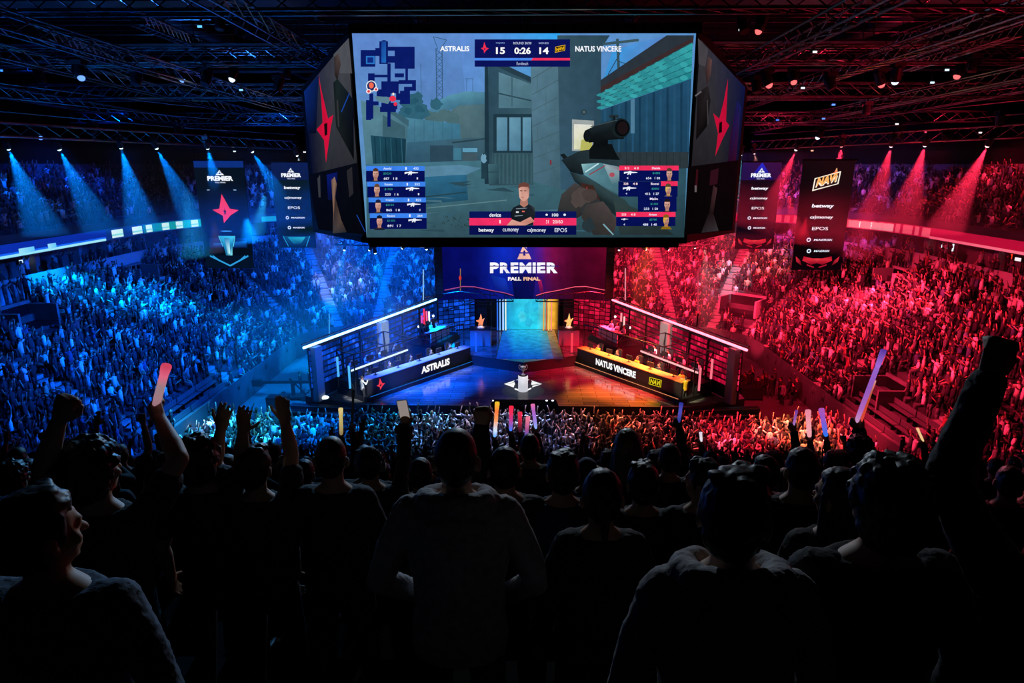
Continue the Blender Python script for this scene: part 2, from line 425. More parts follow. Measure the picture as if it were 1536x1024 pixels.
for k, (y, z) in enumerate([(17, 23.2), (21, 23.6), (25, 22.4), (30, 23.5), (34.5, 22.0), (39, 22.8), (44, 21.4), (50, 21.8), (56, 20.6), (63, 20.8)]):
    put('roof_truss', truss((-38, y, z), (38, y, z), .8, .05), M_truss, 'dark steel roof truss spanning the hall crosswise, %s from the camera' % ORD[k], 'truss', 'cross trusses under the roof')
for k, x in enumerate([-31, -24, -17, -10, 10, 17, 24, 31]):
    put('roof_truss', truss((x, 14, 21.4 + (k % 2) * .7), (x * .95, 68, 20.2 + (k % 2) * .5), .6, .045), M_truss, 'dark steel roof truss running towards the stage, %s from the left' % ORD[k], 'truss', 'long trusses under the roof')
# slanting ladder trusses and ducts
for k, (a, b, w) in enumerate([((62, 48), (200, 108), 'left'), ((205, 28), (300, 68), 'left middle'), ((1525, 45), (1360, 100), 'right'), ((1440, 30), (1300, 75), 'right middle'), ((350, 5), (460, 70), 'upper left of the scoreboard')]):
    p0, p1 = at_d(*a, 27), at_d(*b, 36)
    put('ladder_truss', truss(p0, p1, .5, .045, 14), M_truss, 'short slanting ladder truss under the roof, at the ' + w, 'truss')
for k, (x, r) in enumerate([(-20, .55), (-6, .4), (6, .4), (21, .55)]):
    m = MB(); m.tube((x, 12, 24.9), (x, 66, 24.9), r, r, 12)
    for y in range(14, 66, 4): m.tube((x, y, 24.9), (x, y + .15, 24.9), r + .06, r + .06, 12)
    put('air_duct', m, M_dark, 'round dark air duct under the roof, %s from the left' % ORD[k], 'duct', 'air ducts', True)
for k, y in enumerate([28, 37, 47]):
    r = thing('catwalk', 'dark steel catwalk with railings below the roof, %s from the camera' % ORD[k], 'catwalk', (0, y, 22.9), 'catwalks')
    m = MB(); m.box((0, y, 23), (76, 1.1, .08)); obj('deck', m, M_dark, r)
    for s in (-1, 1):
        m = MB(); m.tube((-38, y + s * .55, 24.1), (38, y + s * .55, 24.1), .03); m.tube((-38, y + s * .55, 23.6), (38, y + s * .55, 23.6), .02)
        for x in range(-38, 39, 2): m.tube((x, y + s * .55, 23), (x, y + s * .55, 24.1), .025, n=5)
        obj('railing', m, M_truss, r)
# ring truss that carries the row of beam lights
for s in (-1, 1):
    a = at_d(787 + s * 860, 190, 32); b = at_d(787 + s * 345, 218, 58)
    put('lighting_truss', truss(a, b, .7, .05), M_truss, 'long lighting truss carrying the row of %s beam lights' % ('blue' if s < 0 else 'red'), 'truss')
    for k in range(3):
        a = at_d(787 + s * 860, 160 - 22 * k, 33 + k); b = at_d(787 + s * 345, 202 - 14 * k, 60 + k)
        put('roof_rail', MB().path([a, a.lerp(b, .5) + Vector((0, 0, -.15)), b], .05), M_truss, 'thin steel rail under the roof above the %s beam lights, %s up' % ('blue' if s < 0 else 'red', ORD[k]), 'rail')
# ------------------------------------------------------------------ hanging scoreboard
BY = 28.0
board = thing('scoreboard', 'huge black scoreboard with lit screens hanging in the centre of the hall', 'scoreboard', (0, BY + 2.4, at_y(787, 353, BY).z))
def onY(x, y, Y): return at_y(x, y, Y)
FT = [onY(531, 53, BY), onY(1040, 53, BY), onY(1023, 351, BY), onY(553, 354, BY)]
LB = [onY(455, 136, 33.), onY(476, 344, 33.)]; RB = [onY(1119, 130, 33.), onY(1098, 346, 33.)]
x0, x1 = (FT[0].x + FT[3].x) / 2, (FT[1].x + FT[2].x) / 2; zt, zb = FT[0].z, FT[3].z
xl, xr = LB[0].x, RB[0].x
# body: a closed shell a little behind the screens
m = MB()
e = .16
prof_top = [(xl - .1, 33.05, LB[0].z + .12), (x0 - .12, BY + .05, zt + .42), (x1 + .12, BY + .05, zt + .42), (xr + .1, 33.05, LB[0].z + .12), (xr - 2, 36, LB[0].z), (xl + 2, 36, LB[0].z)]
prof_bot = [(xl - .1, 33.05, LB[1].z - .12), (x0 - .12, BY + .05, zb - .3), (x1 + .12, BY + .05, zb - .3), (xr + .1, 33.05, LB[1].z - .12), (xr - 2, 36, LB[1].z), (xl + 2, 36, LB[1].z)]
n = 6; m.add(prof_top + prof_bot, [(i, (i + 1) % n, n + (i + 1) % n, n + i) for i in range(n)] + [tuple(range(n)), tuple(range(2 * n - 1, n - 1, -1))])
obj('housing', m, M_black, board)
m = MB()
m.box(((x0 + x1) / 2, BY - .02, zt + .2), (x1 - x0 + .5, .22, .38)); m.box(((x0 + x1) / 2, BY - .02, zb - .14), (x1 - x0 + .5, .22, .26))
m.bar((FT[0].x - .08, BY - .02, zt + .3), (FT[3].x - .08, BY - .02, zb - .2), .14, .22); m.bar((FT[1].x + .08, BY - .02, zt + .3), (FT[2].x + .08, BY - .02, zb - .2), .14, .22)
obj('bezel', m, mat('bezel_black', (.006, .006, .007), .4), board)
m = MB()
for k in range(9):
    x = x0 + .6 + (x1 - x0 - 1.2) * k / 8; m.bar((x, BY + .3, zb - .42), (x * .8, BY + 4.6, zb - .55), .3, .12)
m.bar((x0, BY + .4, zb - .4), (x1, BY + .4, zb - .4), .25, .2); m.bar((x0 + 1, BY + 4.4, zb - .55), (x1 - 1, BY + 4.4, zb - .55), .25, .2)
obj('under_frame', m, M_dark, board)
for sx in (-4.5, 4.5):
    for dy, dz_ in ((1.4, .3), (4.2, -.2)): m = MB(); m.tube((sx, BY + dy, zt + dz_), (sx, BY + dy, 26.4), .03, n=6); obj('hanging_cable', m, M_dark, board)
# cable bundle above it
r = thing('cable_bundle', 'tapering bundle of cables hanging from the roof onto the scoreboard', 'cable', (0, BY + .9, zt + .4))
for k in range(14):
    a = 2 * PI * k / 14; c = at_y(783, 10, BY + .9)
    obj('cable', MB().path([(c.x + .45 * math.cos(a), BY + 1.2 + .4 * math.sin(a), zt + .35), (c.x + .22 * math.cos(a + .3), BY + 1.2 + .2 * math.sin(a), zt + 1.2), (c.x + .07 * math.cos(a), BY + 1.2 + .07 * math.sin(a), 26.4)], .02, 5), M_truss, r)

p = Paint(lambda x, y, k: onY(x, y, BY - .14 - .0003 * k))
# --- the broadcast picture
def facepic(p, x, y, s, skin, hair, shirt, hairy=True):
    p.poly([(x - .62 * s, y + 1.02 * s), (x - .35 * s, y + .72 * s), (x + .35 * s, y + .72 * s), (x + .62 * s, y + 1.02 * s)], shirt)
    p.poly([(x - .16 * s, y + .45 * s), (x + .16 * s, y + .45 * s), (x + .2 * s, y + .8 * s), (x - .2 * s, y + .8 * s)], [skin] * 2 + ['#8a5848'] * 2)
    p.poly([(x - .3 * s, y - .2 * s), (x - .26 * s, y - .48 * s), (x, y - .6 * s), (x + .26 * s, y - .48 * s), (x + .3 * s, y - .2 * s), (x + .28 * s, y), (x - .28 * s, y)], hair)
    p.poly([(x - .28 * s, y - .22 * s), (x + .28 * s, y - .22 * s), (x + .3 * s, y + .15 * s), (x + .2 * s, y + .5 * s), (x, y + .62 * s), (x - .2 * s, y + .5 * s), (x - .3 * s, y + .15 * s)], [skin, '#c89888', skin, '#a87868', '#9a6a5a', '#a87868', skin])
    for e_ in (-.13, .13): p.rect(x + (e_ - .07) * s, y, x + (e_ + .07) * s, y + .06 * s, '#5a3a34')
    p.rect(x - .09 * s, y + .38 * s, x + .09 * s, y + .42 * s, '#8a4c48'); p.rect(x - .03 * s, y + .05 * s, x + .05 * s, y + .26 * s, '#b88474')
p.poly([(528, 50), (1044, 50), (1026, 356), (550, 356)], ['#5d86cc', '#5a92cc', '#3f7288', '#5a94b8'])
p.poly([(690, 50), (840, 50), (820, 160), (700, 170)], ['#5f8ad4', '#2fa4f0', '#5a98c4', '#5a8ecb'])
p.poly([(836, 53), (905, 53), (905, 60), (836, 120)], '#2d8fdc')
# lattice tower, masts
for a, b in (((654, 72), (655, 158)), ((663, 72), (664, 158))): p.line(*a, *b, 1.3, '#35587c')
for k in range(9): p.line(654, 74 + k * 9, 664, 83 + k * 9, .8, '#35587c'); p.line(664, 74 + k * 9, 654, 83 + k * 9, .8, '#35587c')
p.line(650, 55, 670, 60, 1, '#35587c'); p.line(650, 55, 657, 74, 1, '#35587c'); p.line(670, 60, 660, 74, 1, '#35587c')
p.line(631, 95, 632, 148, 1, '#3f658c'); p.line(700, 118, 700, 140, .8, '#3f658c'); p.line(709, 118, 709, 140, .8, '#3f658c'); p.line(698, 118, 710, 118, .8, '#3f658c')
# round tank behind
p.poly([(640, 168), (655, 152), (675, 142), (700, 137), (730, 138), (730, 158), (690, 160), (660, 170)], ['#4a7f9c', '#4d87a2', '#528ca4', '#5590a6', '#4d8098', '#3d6a80', '#3f7088', '#42728a'])
p.poly([(676, 166), (690, 158), (730, 156), (730, 240), (678, 240)], ['#4d6c74', '#55747c', '#466670', '#3b5a66', '#3f5f6a'])
for k in range(6): p.blob(640 + 8 * k, 172 + 3 * (k % 3), 9, 9, '#48696f')
for x, y, a in ((622, 148, 12), (616, 160, 16), (626, 168, 18), (655, 156, 10), (610, 172, 14)): p.blob(x, y, a, a * .8, '#2f6074', 16, .35)
for x, y, a in ((620, 152, 7), (612, 166, 8), (630, 164, 8)): p.blob(x, y, a, a * .7, '#26566a', 12, .4)
p.poly([(606, 176), (690, 186), (692, 245), (606, 245)], ['#4a8097', '#3d7690', '#2f5a70', '#35627a'])
for k in range(5): p.line(622 + 14 * k, 180 + k, 622 + 14 * k, 212, .7, '#33607a')
p.poly([(606, 214), (730, 205), (730, 247), (606, 250)], ['#37627a', '#3d5d6a', '#30505e', '#2b4c60'])
p.poly([(645, 218), (680, 218), (680, 242), (645, 243)], '#2b4757'); p.rect(680, 222, 692, 240, '#3d7288'); p.rect(694, 222, 716, 228, '#5d9ab8'); p.rect(694, 229, 716, 241, '#3f5560')
p.line(678, 214, 728, 208, 2.5, '#28424e')
# left shed
p.poly([(541, 150), (575, 162), (612, 186), (608, 252), (549, 252)], ['#54808f', '#557f8e', '#46707f', '#3b6474', '#4a7686'])
p.poly([(572, 160), (578, 158), (613, 180), (613, 190)], '#3a5f6e'); p.poly([(574, 172), (608, 190), (606, 246), (574, 246)], '#3b5f6c')
p.poly([(556, 203), (609, 208), (608, 250), (560, 250)], ['#1d4a5c', '#16394a', '#14323f', '#1a4152'])
for k in range(6): p.line(562 + 8 * k, 205 + k * .6, 564 + 8 * k, 249, 1.2, ('#0f2c3a', '#2a5a6a')[k % 2])
# ground
p.poly([(549, 246), (740, 240), (1030, 240), (1026, 356), (550, 356)], ['#3f7088', '#42707e', '#2f5464', '#21373e', '#345460'])
p.poly([(592, 252), (690, 247), (722, 252), (700, 262), (596, 268)], '#54829c'); p.poly([(596, 268), (690, 262), (700, 262), (702, 300), (640, 306), (598, 296)], ['#2f6a8c', '#2a6484', '#28607e', '#1f4c64', '#20485c', '#285c78'])
for k in range(26): 
    x, y = random.uniform(600, 850), random.uniform(270, 348); p.poly([(x, y), (x + random.uniform(14, 50), y - random.uniform(0, 4)), (x + random.uniform(14, 50), y + random.uniform(1, 4))], random.choice(['#456c7c', '#2f5260', '#365c6c', '#2a4854']))
p.line(596, 300, 700, 288, 2, '#24424e'); p.line(640, 312, 760, 300, 1.5, '#5a7d84')
for k in range(30): x, y = random.gauss(680, 22), random.gauss(334, 6); p.line(x, y, x + random.uniform(-4, 4), y - random.uniform(1, 4), .8, '#23362f')
# middle house
p.poly([(727, 100), (732, 96), (735, 276), (727, 276)], '#1d3442'); p.poly([(732, 84), (800, 118), (800, 278), (734, 278)], ['#2b4a5c', '#3a5a68', '#365560', '#2b4550'])
p.poly([(728, 84), (802, 118), (802, 126), (728, 92)], '#263d4a'); p.poly([(748, 108), (797, 126), (797, 162), (748, 162)], ['#5a8292', '#547a88', '#456a78', '#4d7484'])
p.line(748, 140, 797, 151, 2, '#2b4652'); p.line(768, 114, 768, 160, 1.5, '#3a5866')
p.rect(740, 171, 799, 229, '#1f3744')
for a, b in ((745, 761), (764, 781), (784, 797)): p.poly([(a, 176), (b, 176), (b, 226), (a, 226)], ['#6597ae', '#5d8ea6', '#4a7890', '#51809a'])
p.rect(738, 229, 800, 276, '#33525c')
for k in range(20): p.line(740 + 3 * k, 231, 740 + 3 * k, 275, .8, ('#27424c', '#3f626c')[k % 2])
p.poly([(732, 246), (749, 246), (748, 276), (733, 276)], ['#3f6672', '#2f505c', '#243f4a', '#33555f']); p.line(732, 258, 749, 258, 1, '#22404a')
p.poly([(722, 232), (730, 226), (730, 268), (722, 268)], '#203c48'); p.blob(726, 238, 4, 8, '#6a98b0')
# tall concrete block
p.poly([(796, 98), (842, 62), (842, 284), (800, 272)], ['#557a8c', '#4e7080', '#3c5c6a', '#466878'])
for k in range(7): p.line(798, 118 + k * 24, 841, 92 + k * 26, .9, '#3f5a62')
for k in range(6): p.line(806 + (k % 3) * 13, 112 + k * 26, 806 + (k % 3) * 13, 136 + k * 26, .8, '#46626a')
p.poly([(836, 53), (915, 53), (902, 72), (900, 290), (841, 284)], ['#34505e', '#2a4250', '#2c4858', '#2a4452', '#345468'])
p.poly([(858, 179), (891, 181), (891, 228), (858, 226)], '#9aa3a2'); p.poly([(861, 186), (888, 187), (888, 224), (861, 224)], ['#e8e6da', '#d8dacf', '#c9cc9a', '#dcdcb8'])
p.poly([(872, 210), (888, 205), (888, 226), (870, 226)], '#b8b860'); p.disc(876, 168, 4, 4, '#26363c'); p.disc(876, 168, 2.5, 2.5, '#4a6068')
# right side: sky, beam, tile roof, corrugated wall
p.poly([(905, 118), (918, 78), (950, 66), (1000, 53), (1035, 53), (905, 122)], ['#2f8cd0', '#3a97dc', '#4a8fd6', '#5a88cc', '#5a86c8', '#3a8ccc'])
p.line(926, 58, 928, 104, 4, '#35505a'); p.line(905, 66, 958, 60, 4, '#39545e'); p.line(912, 112, 930, 80, 1.2, '#2a3f48'); p.line(928, 92, 945, 98, 1, '#2a3f48')
p.poly([(1000, 53), (1041, 53), (1040, 62), (901, 138), (901, 120)], '#2a333c'); p.poly([(901, 130), (1040, 56), (1040, 66), (901, 140)], '#3a2a2c')
p.poly([(901, 140), (1039, 64), (1037, 118), (902, 164)], ['#3a9298', '#2f9ca0', '#1f8088', '#2a7c84'])
for k in range(5):
    f = k / 5; p.line(901, 140 + 24 * f, 1038, 64 + 54 * f, 1.1, '#1d5f68')
for r_ in range(5):
    for k in range(11):
        t = (k + .5 * (r_ % 2)) / 11; a, b = 140 + 24 * (r_ + .5) / 5, 64 + 54 * (r_ + .5) / 5; x = 901 + 137 * t; y = a + (b - a) * t; p.blob(x, y, 6.2, 2.4 + 1.8 * t, ('#2f9098', '#35a0a6', '#2a868e')[k % 3], 11, .15)
p.poly([(901, 165), (1037, 118), (1032, 250), (901, 250)], ['#204860', '#1f4a6a', '#1a3e56', '#1c3646'])
for k in range(13): x = 906 + 10.4 * k; p.poly([(x, 163 - 3.4 * k), (x + 3.5, 162 - 3.5 * k), (x + 3, 232), (x, 232)], ('#234e6c', '#163850')[k % 2])
p.poly([(946, 150), (952, 148), (952, 200), (946, 200)], '#4f7c98'); p.poly([(901, 228), (1033, 228), (1032, 252), (901, 262)], '#2b363c')
for k in range(10): p.line(930 + 10 * k, 229, 930 + 10 * k, 250, 1, '#20282c')
# the weapon and gloves
p.poly([(840, 232), (846, 230), (866, 250), (860, 256)], '#141c20'); p.poly([(842, 240), (870, 226), (905, 222), (938, 243), (918, 252), (872, 262), (856, 258)], ['#1a262b', '#243238', '#1e2b30', '#2a3b42', '#304550', '#141d22', '#10181c'])
p.poly([(872, 246), (900, 244), (928, 250), (940, 296), (925, 292), (876, 262)], ['#8fc0c8', '#4f7f8c', '#6fa4b0', '#3a5f6a', '#30505a', '#5a8a96'])
p.poly([(905, 246), (934, 252), (944, 268), (918, 276)], ['#9ab0b8', '#7a5058', '#60828c', '#4d727c']); p.line(878, 258, 898, 245, 2, '#b8dce0'); p.line(884, 262, 908, 248, 1.6, '#8a3a48'); p.disc(918, 262, 4, 3.4, '#a84a58')
p.poly([(855, 258), (876, 264), (938, 300), (960, 330), (930, 330), (880, 286), (862, 272)], ['#1c2a2e', '#33484c', '#2d4244', '#243438', '#1d2a2d', '#141e20', '#182226'])
p.poly([(870, 274), (890, 278), (900, 300), (882, 304)], '#3a2420'); p.line(880, 280, 884, 302, 2, '#7a3030')
p.poly([(836, 318), (842, 292), (862, 274), (884, 286), (882, 318), (860, 330), (838, 330)], ['#25292c', '#3b3a3a', '#443f3e', '#3c3634', '#2c2a2a', '#25282a', '#202426'])
p.blob(872, 298, 17, 15, '#4c4340'); p.blob(884, 292, 12, 10, '#443a38', 12, .2); p.blob(890, 316, 22, 16, '#2f3234', 14, .2); p.poly([(880, 306), (905, 302), (926, 330), (920, 352), (890, 352), (872, 326)], ['#3a3634', '#4a4040', '#453a3a', '#33302f', '#2a2b2c', '#30302f'])
p.blob(882, 338, 10, 10, '#26343a'); p.poly([(800, 352), (830, 320), (850, 330), (856, 352)], '#22282b'); p.line(905, 336, 920, 352, 2, '#7aa8b4'); p.poly([(920, 300), (975, 320), (1010, 352), (930, 352)], ['#2f3f40', '#2a3a3c', '#202b2d', '#283638'])
p.poly([(884, 238), (884, 224), (890, 216), (918, 216), (922, 226), (930, 240)], '#0c1114'); p.rect(890, 210, 912, 220, '#0a0e10')
p.poly([(877, 196), (896, 187), (924, 178), (940, 188), (936, 208), (912, 210), (884, 214), (877, 208)], ['#11181c', '#1d282d', '#28353b', '#161e22', '#0b1013', '#0c1114', '#0a0e10', '#0c1114'])
p.disc(881, 204, 6, 9, '#0e1417'); p.disc(931, 192, 14, 15, '#162024', 24); p.disc(933, 192, 11, 12.5, '#060a0c', 24); p.disc(934, 192, 8, 10, '#1a1214', 20)
p.rect(914, 172, 928, 177, '#223036'); p.rect(919, 174, 923, 182, '#141c20'); p.line(886, 190, 926, 180, 1.2, '#3c4d54')
p.line(826, 240, 826, 247, 2.6, '#7a3038')
# --- broadcast overlay: radar
N_ = '#0a1a66'
for a in ((541, 75, 563, 100), (563, 72, 581, 84), (569, 62, 582, 96), (581, 70, 610, 76), (592, 74, 622, 103), (610, 70, 622, 103), (581, 84, 594, 94), (581, 95, 586, 190), (608, 100, 612, 125), (552, 110, 562, 128), (556, 112, 582, 116), (592, 110, 606, 116), (572, 122, 598, 140), (598, 120, 624, 126), (618, 120, 624, 136), (606, 130, 622, 136), (565, 134, 586, 145), (600, 136, 615, 156), (554, 140, 560, 178), (549, 150, 557, 180), (556, 152, 568, 158), (572, 154, 596, 164), (570, 160, 594, 168), (594, 140, 600, 150)):
    p.rect(*a, N_)
p.disc(576, 66, 6, 6, N_); p.poly([(572, 62), (579, 62), (579, 94), (572, 94)], ['#143c90', '#1a4aa0', '#1f6ab8', '#1a5ab0']); p.rect(549, 84, 562, 96, '#2a78c8'); p.rect(551, 86, 560, 94, '#0f2a80'); p.poly([(562, 144), (588, 146), (582, 156), (566, 152)], '#5a8090')
p.disc(557, 129, 8, 8.5, '#dfe6f0', 14); p.disc(557, 129, 6.5, 7, '#1a2a60', 14); p.disc(557, 128, 3.6, 4.5, '#f06a50'); p.disc(553, 137, 4, 3.6, '#f0e0e0', 10); p.disc(553, 137, 2.2, 2, '#d83a48', 10); p.disc(564, 134, 3.4, 3.2, '#f0e0e0', 10); p.disc(564, 134, 1.8, 1.8, '#d83a48', 10)
p.disc(589, 148, 5, 4.4, '#e8304a'); p.disc(593, 156, 2.6, 3, '#e8304a'); p.disc(590, 141, 1.6, 2, '#f0e8d0')
# --- score bar
p.rect(712, 59, 855, 87, '#0b1258'); p.poly([(712, 87), (800, 87), (798, 90.5), (712, 90.5)], '#4a8af0'); p.poly([(799, 87), (855, 87), (855, 90.5), (797, 90.5)], '#f0305a'); p.rect(712, 90.5, 855, 100, '#0b1258')
p.text('15', 744, 71, 757.5, 81, '#ffffff', .03); p.text('0:26', 771.5, 71, 796, 81, '#ffffff', .03); p.text('14', 809, 71, 823, 81, '#ffffff', .03)
p.text('ASTRALIS', 660, 69, 704, 77, '#f4f8ff', .03); p.text('NATUS VINCERE', 863, 69, 932, 77.5, '#f4f8ff', .03)
p.text('MAJORS', 744, 63.4, 757, 66, '#8fb0e8'); p.text('ROUND 30/30', 770, 63, 797, 66.4, '#d0dcf8'); p.text('SERIES', 808, 63.4, 823, 66, '#a8b8e8'); p.text('Eurobeach', 775, 93, 792, 97.6, '#c8d4f4')
def star(p, cx, cy, w, h, col, hole, skew=0.):
    """slender four pointed star with a small star cut in the middle"""
    p.poly([(cx - .05 * w, cy - .56 * h), (cx + .2 * w, cy - .06 * h), (cx + .53 * w, cy - .01 * h + skew), (cx + .2 * w, cy + .17 * h), (cx - .09 * w, cy + .44 * h), (cx - .09 * w, cy + .19 * h), (cx - .47 * w, cy - .02 * h - skew), (cx - .2 * w, cy - .06 * h)], col)
    if hole: p.poly([(cx + .17 * min(w, h * .8) * math.sin(2 * PI * i / 10) * (1 if i % 2 == 0 else .42), cy + .05 * h - .17 * min(w, h * .8) * math.cos(2 * PI * i / 10) * (1 if i % 2 == 0 else .42)) for i in range(10)], hole)
star(p, 727, 72.5, 12, 17, '#f0304e', '#0b1258')
def badge(p, x0, y0, x1, y1, sl, txt, fill, ink):
    """slanting outlined lozenge with short lettering"""
    h = y1 - y0; q = [(x0, y0 + sl), (x1, y0), (x1 - .04 * (x1 - x0), y1 - sl), (x0 - .04 * (x1 - x0), y1)]
    p.poly(q, fill); cx, cy = sum(a for a, _ in q) / 4, sum(b for _, b in q) / 4
    p.poly([(cx + (a - cx) * .9, cy + (b - cy) * .84) for a, b in q], ink)
    p.text(txt, x0 + .07 * (x1 - x0), y0 + sl + .16 * h, x1 - .1 * (x1 - x0), y1 - .17 * h, fill, .035, .15, -sl / (x1 - x0))
badge(p, 833, 67, 848, 79, 3.2, 'NAVI', '#f8c018', '#20180a')
# --- left players
def gun(p, x, y, s, col='#f0f4ff', flip=1):
    f = lambda a, b: (x + flip * a * s, y + b * s)
    p.poly([f(-1, -.14), f(-.3, -.2), f(-.3, -.28), f(.1, -.28), f(.1, -.18), f(1, -.1), f(1, -.02), f(.1, .04), f(0, .3), f(-.14, .28), f(-.1, .06), f(-.4, .3), f(-.52, .24), f(-.36, .04), f(-.62, .02), f(-1, .16)], col)
for k in range(4):
    y = 249 + 23.6 * k; x = 549 + 1.9 * k; w = 88 - .9 * k
    p.rect(x, y, x + w, y + 23.4, '#060f52'); p.rect(x, y, x + w, y + 7, '#3a80ea')
    facepic(p, x + 14.5, y + 11, 14, ['#d8a898', '#e0b4a4', '#d4a090', '#e0a498'][k], ['#4a3428', '#6a4a3a', '#1a2040', '#101a3a'][k], '#1c2030')
    p.text(['Asmld', 'Rosame', 'Isopan', 'Recent'][k], x + 26, y + 2, x + 38, y + 5.4, '#d8e8ff', .02)
    p.rect(x + 59, y + 1.6, x + 61, y + 5.6, '#e8f0ff'); p.text(['432', '352', '822', '264'][k], x + 71, y + 1.8, x + 79, y + 5.4, '#d8e8ff', .02)
    p.text(['$3250', '$1900', '$2150', '$1350'][k], x + 26, y + 9.6, x + 38, y + 13, '#2f8f86', .01); gun(p, x + 68, y + 10.6, 10)
    p.text(['687', '223', '865', '891'][k], x + 26.5, y + 17, x + 35, y + 20.6, '#e0e8ff', .02); p.text(['1 8', '1 6', '1 8', '1 7'][k], x + 41, y + 17, x + 47, y + 20.6, '#e0e8ff', .02)
    if k < 3: p.text(['1', '1', '0'][k], x + 76, y + 17, x + 78, y + 20, '#e0e8ff')
# --- right players
for k in range(4):
    y = 248.4 + [0, 23.4, 46, 69.6][k]; x1_ = 1018 - 1.6 * k; x0_ = x1_ - 89 + (31 if k == 2 else 0)
    h = 23 if k < 3 else 21
    p.rect(x0_, y, x1_, y + h, '#060f52')
    if k != 2: p.rect(x0_ if k != 1 else x1_ - 25, y, x1_, y + 7, '#f02e5c')
    facepic(p, x1_ - 14, y + 11.4, 14, ['#dca898', '#e8c060', '#d8a494', '#f0b820'][k], ['#5a3a30', '#5a4a30', '#1a1418', '#8a5a18'][k], ['#181c28', '#5a5e68', '#181c28', '#8a6a10'][k])
    p.text(['Damin', 'Bomsi', 'Malin', 'Artem'][k], x1_ - 40, y + 2, x1_ - 28, y + 5.4, '#f0e8ff', .02)
    p.text(['$4350', '$2050', '$1250', '$3700'][k], x1_ - 39, y + 9.8, x1_ - 28, y + 13, '#2f9a90', .01)
    p.text(['654', '412', '233', '488'][k], x1_ - 49, y + 17, x1_ - 41, y + 20.4, '#e0e8ff', .02); p.text(['1 83', '1 27', '1 50', '1 40'][k], x1_ - 36, y + 17, x1_ - 28, y + 20.4, '#e0e8ff', .02)
    if k != 2:
        p.text(['512', '328', '', '333'][k], x0_ + 8, y + 2, x0_ + 15, y + 5.4, '#ffe0e8', .02); p.text('4 8', x0_ + 22, y + 2, x0_ + 29, y + 5.4, '#ffe0e8', .02)
        gun(p, x0_ + (17 if k < 3 else 13), y + 10.8, 10 if k < 3 else 5); p.text('4', x0_ + 11, y + 17, x0_ + 13.5, y + 20, '#e0e8ff')
# --- bottom name plate
p.rect(704, 317, 790, 327, '#0a1458'); p.rect(704, 327, 786, 338, '#ee2e64'); p.rect(800, 317, 864.5, 327, '#0a1458'); p.rect(800, 327, 864.5, 338, '#ee2e64'); p.rect(704, 338, 864.5, 352, '#070f4c')
p.text('device', 734, 319.4, 751.5, 325, '#eef4ff', .02); p.text('1', 749, 330, 751, 335, '#ffe0e8', .02); p.text('100', 828, 320, 837.5, 324.6, '#eef4ff', .02); p.disc(820, 322, 1.8, 1.6, '#eef4ff', 8); p.disc(847, 322, 2, 1.8, '#eef4ff', 8)
p.text('31', 819, 330, 823, 335, '#ffe8ee', .02); p.text('20/60', 829, 330, 844, 335, '#ffe8ee', .01)
p.text('betway', 718, 342, 741, 349, '#f4f8ff', .025); p.text('cs.money', 754, 342.6, 778, 349, '#dfe6f8', .01); p.text('cs)money', 791, 342, 819, 349, '#e8eef8', .015); p.text('EPOS', 832, 342, 850.5, 348, '#dfe6f8', .0)
p.poly([(766, 318), (770, 311), (781, 306), (793, 306), (802, 311), (803, 322), (799, 337), (776, 338), (768, 334)], ['#0c1016', '#1a2028', '#141a22', '#1a2028', '#3a444c', '#1c2228', '#10141a', '#0c1016', '#0e1218'])
p.poly([(781, 296), (791, 296), (792, 307), (786, 311), (780, 307)], '#b07868'); p.poly([(778, 282), (782, 275), (788, 274), (793, 278), (794, 286), (793, 296), (788, 302), (784, 302), (779, 296)], ['#d8a898', '#c89080', '#c08878', '#9a6a60', '#b88070', '#d8a090', '#c89080', '#d09a8a', '#e0b0a0'])
p.poly([(777, 283), (778, 276), (785, 273), (793, 275), (795, 285), (792, 280), (782, 280)], '#6a4038'); p.rect(780, 285.4, 783.6, 286.6, '#4a2c28'); p.rect(786, 285.4, 789.6, 286.6, '#4a2c28'); p.rect(781.6, 295.2, 786, 296.2, '#9a5a54')
p.poly([(760, 338), (768, 329), (780, 333), (796, 325), (802, 332), (788, 338)], ['#d89888', '#e0a898', '#c88878', '#d89888', '#c08070', '#d09080']); p.line(774, 313, 790, 312, 1, '#7a8890'); p.line(772, 324, 784, 323, 1, '#8a98a0'); p.rect(774, 317, 778, 319, '#e8eef0'); p.rect(783, 316, 787, 318, '#e86a60')
obj('front_screen', p, screen_mat('scoreboard_led', 1.0, .10, 2.6), board, colors=True)
# --- side screens: plane through the front edge and the far edge
def side_fn(A, B):
    n_ = (B[0] - A[0]).cross(A[1] - A[0]).normalized()
    if n_.y > 0: n_ = -n_
    def fn(x, y, k):
        r = ray(x, y); t = (A[0] + n_ * (.10 + .0006 * k) - C0).dot(n_) / r.dot(n_); return C0 + r * t
    return fn
A = [onY(524, 58, BY), onY(546, 352, BY)]
p = Paint(side_fn(A, LB)); p.poly([(521, 59), (544, 351), (476, 344), (456, 137)], ['#4a4c54', '#0a0c14', '#070a18', '#06103a'])
p.poly([(523, 57), (528, 110), (510, 110), (500, 82)], '#54565e'); p.poly([(456, 137), (478, 112), (474, 200), (461, 200)], ['#0a2a78', '#0b1f50', '#080c18', '#061030'])
p.poly([(501, 86), (508, 80), (511, 96), (506, 122), (502, 112)], ['#3a3236', '#5a4a48', '#4a3c3c', '#1a1818', '#2a2424']); p.poly([(500, 124), (506, 118), (522, 138), (530, 150), (531, 240), (504, 190)], ['#141c20', '#1c2a2c', '#14284a', '#0a1020', '#07080c', '#1a2224'])
p.line(512, 168, 524, 140, 1.4, '#1a4ab0'); p.line(506, 150, 508, 190, 2, '#3a3a3c')
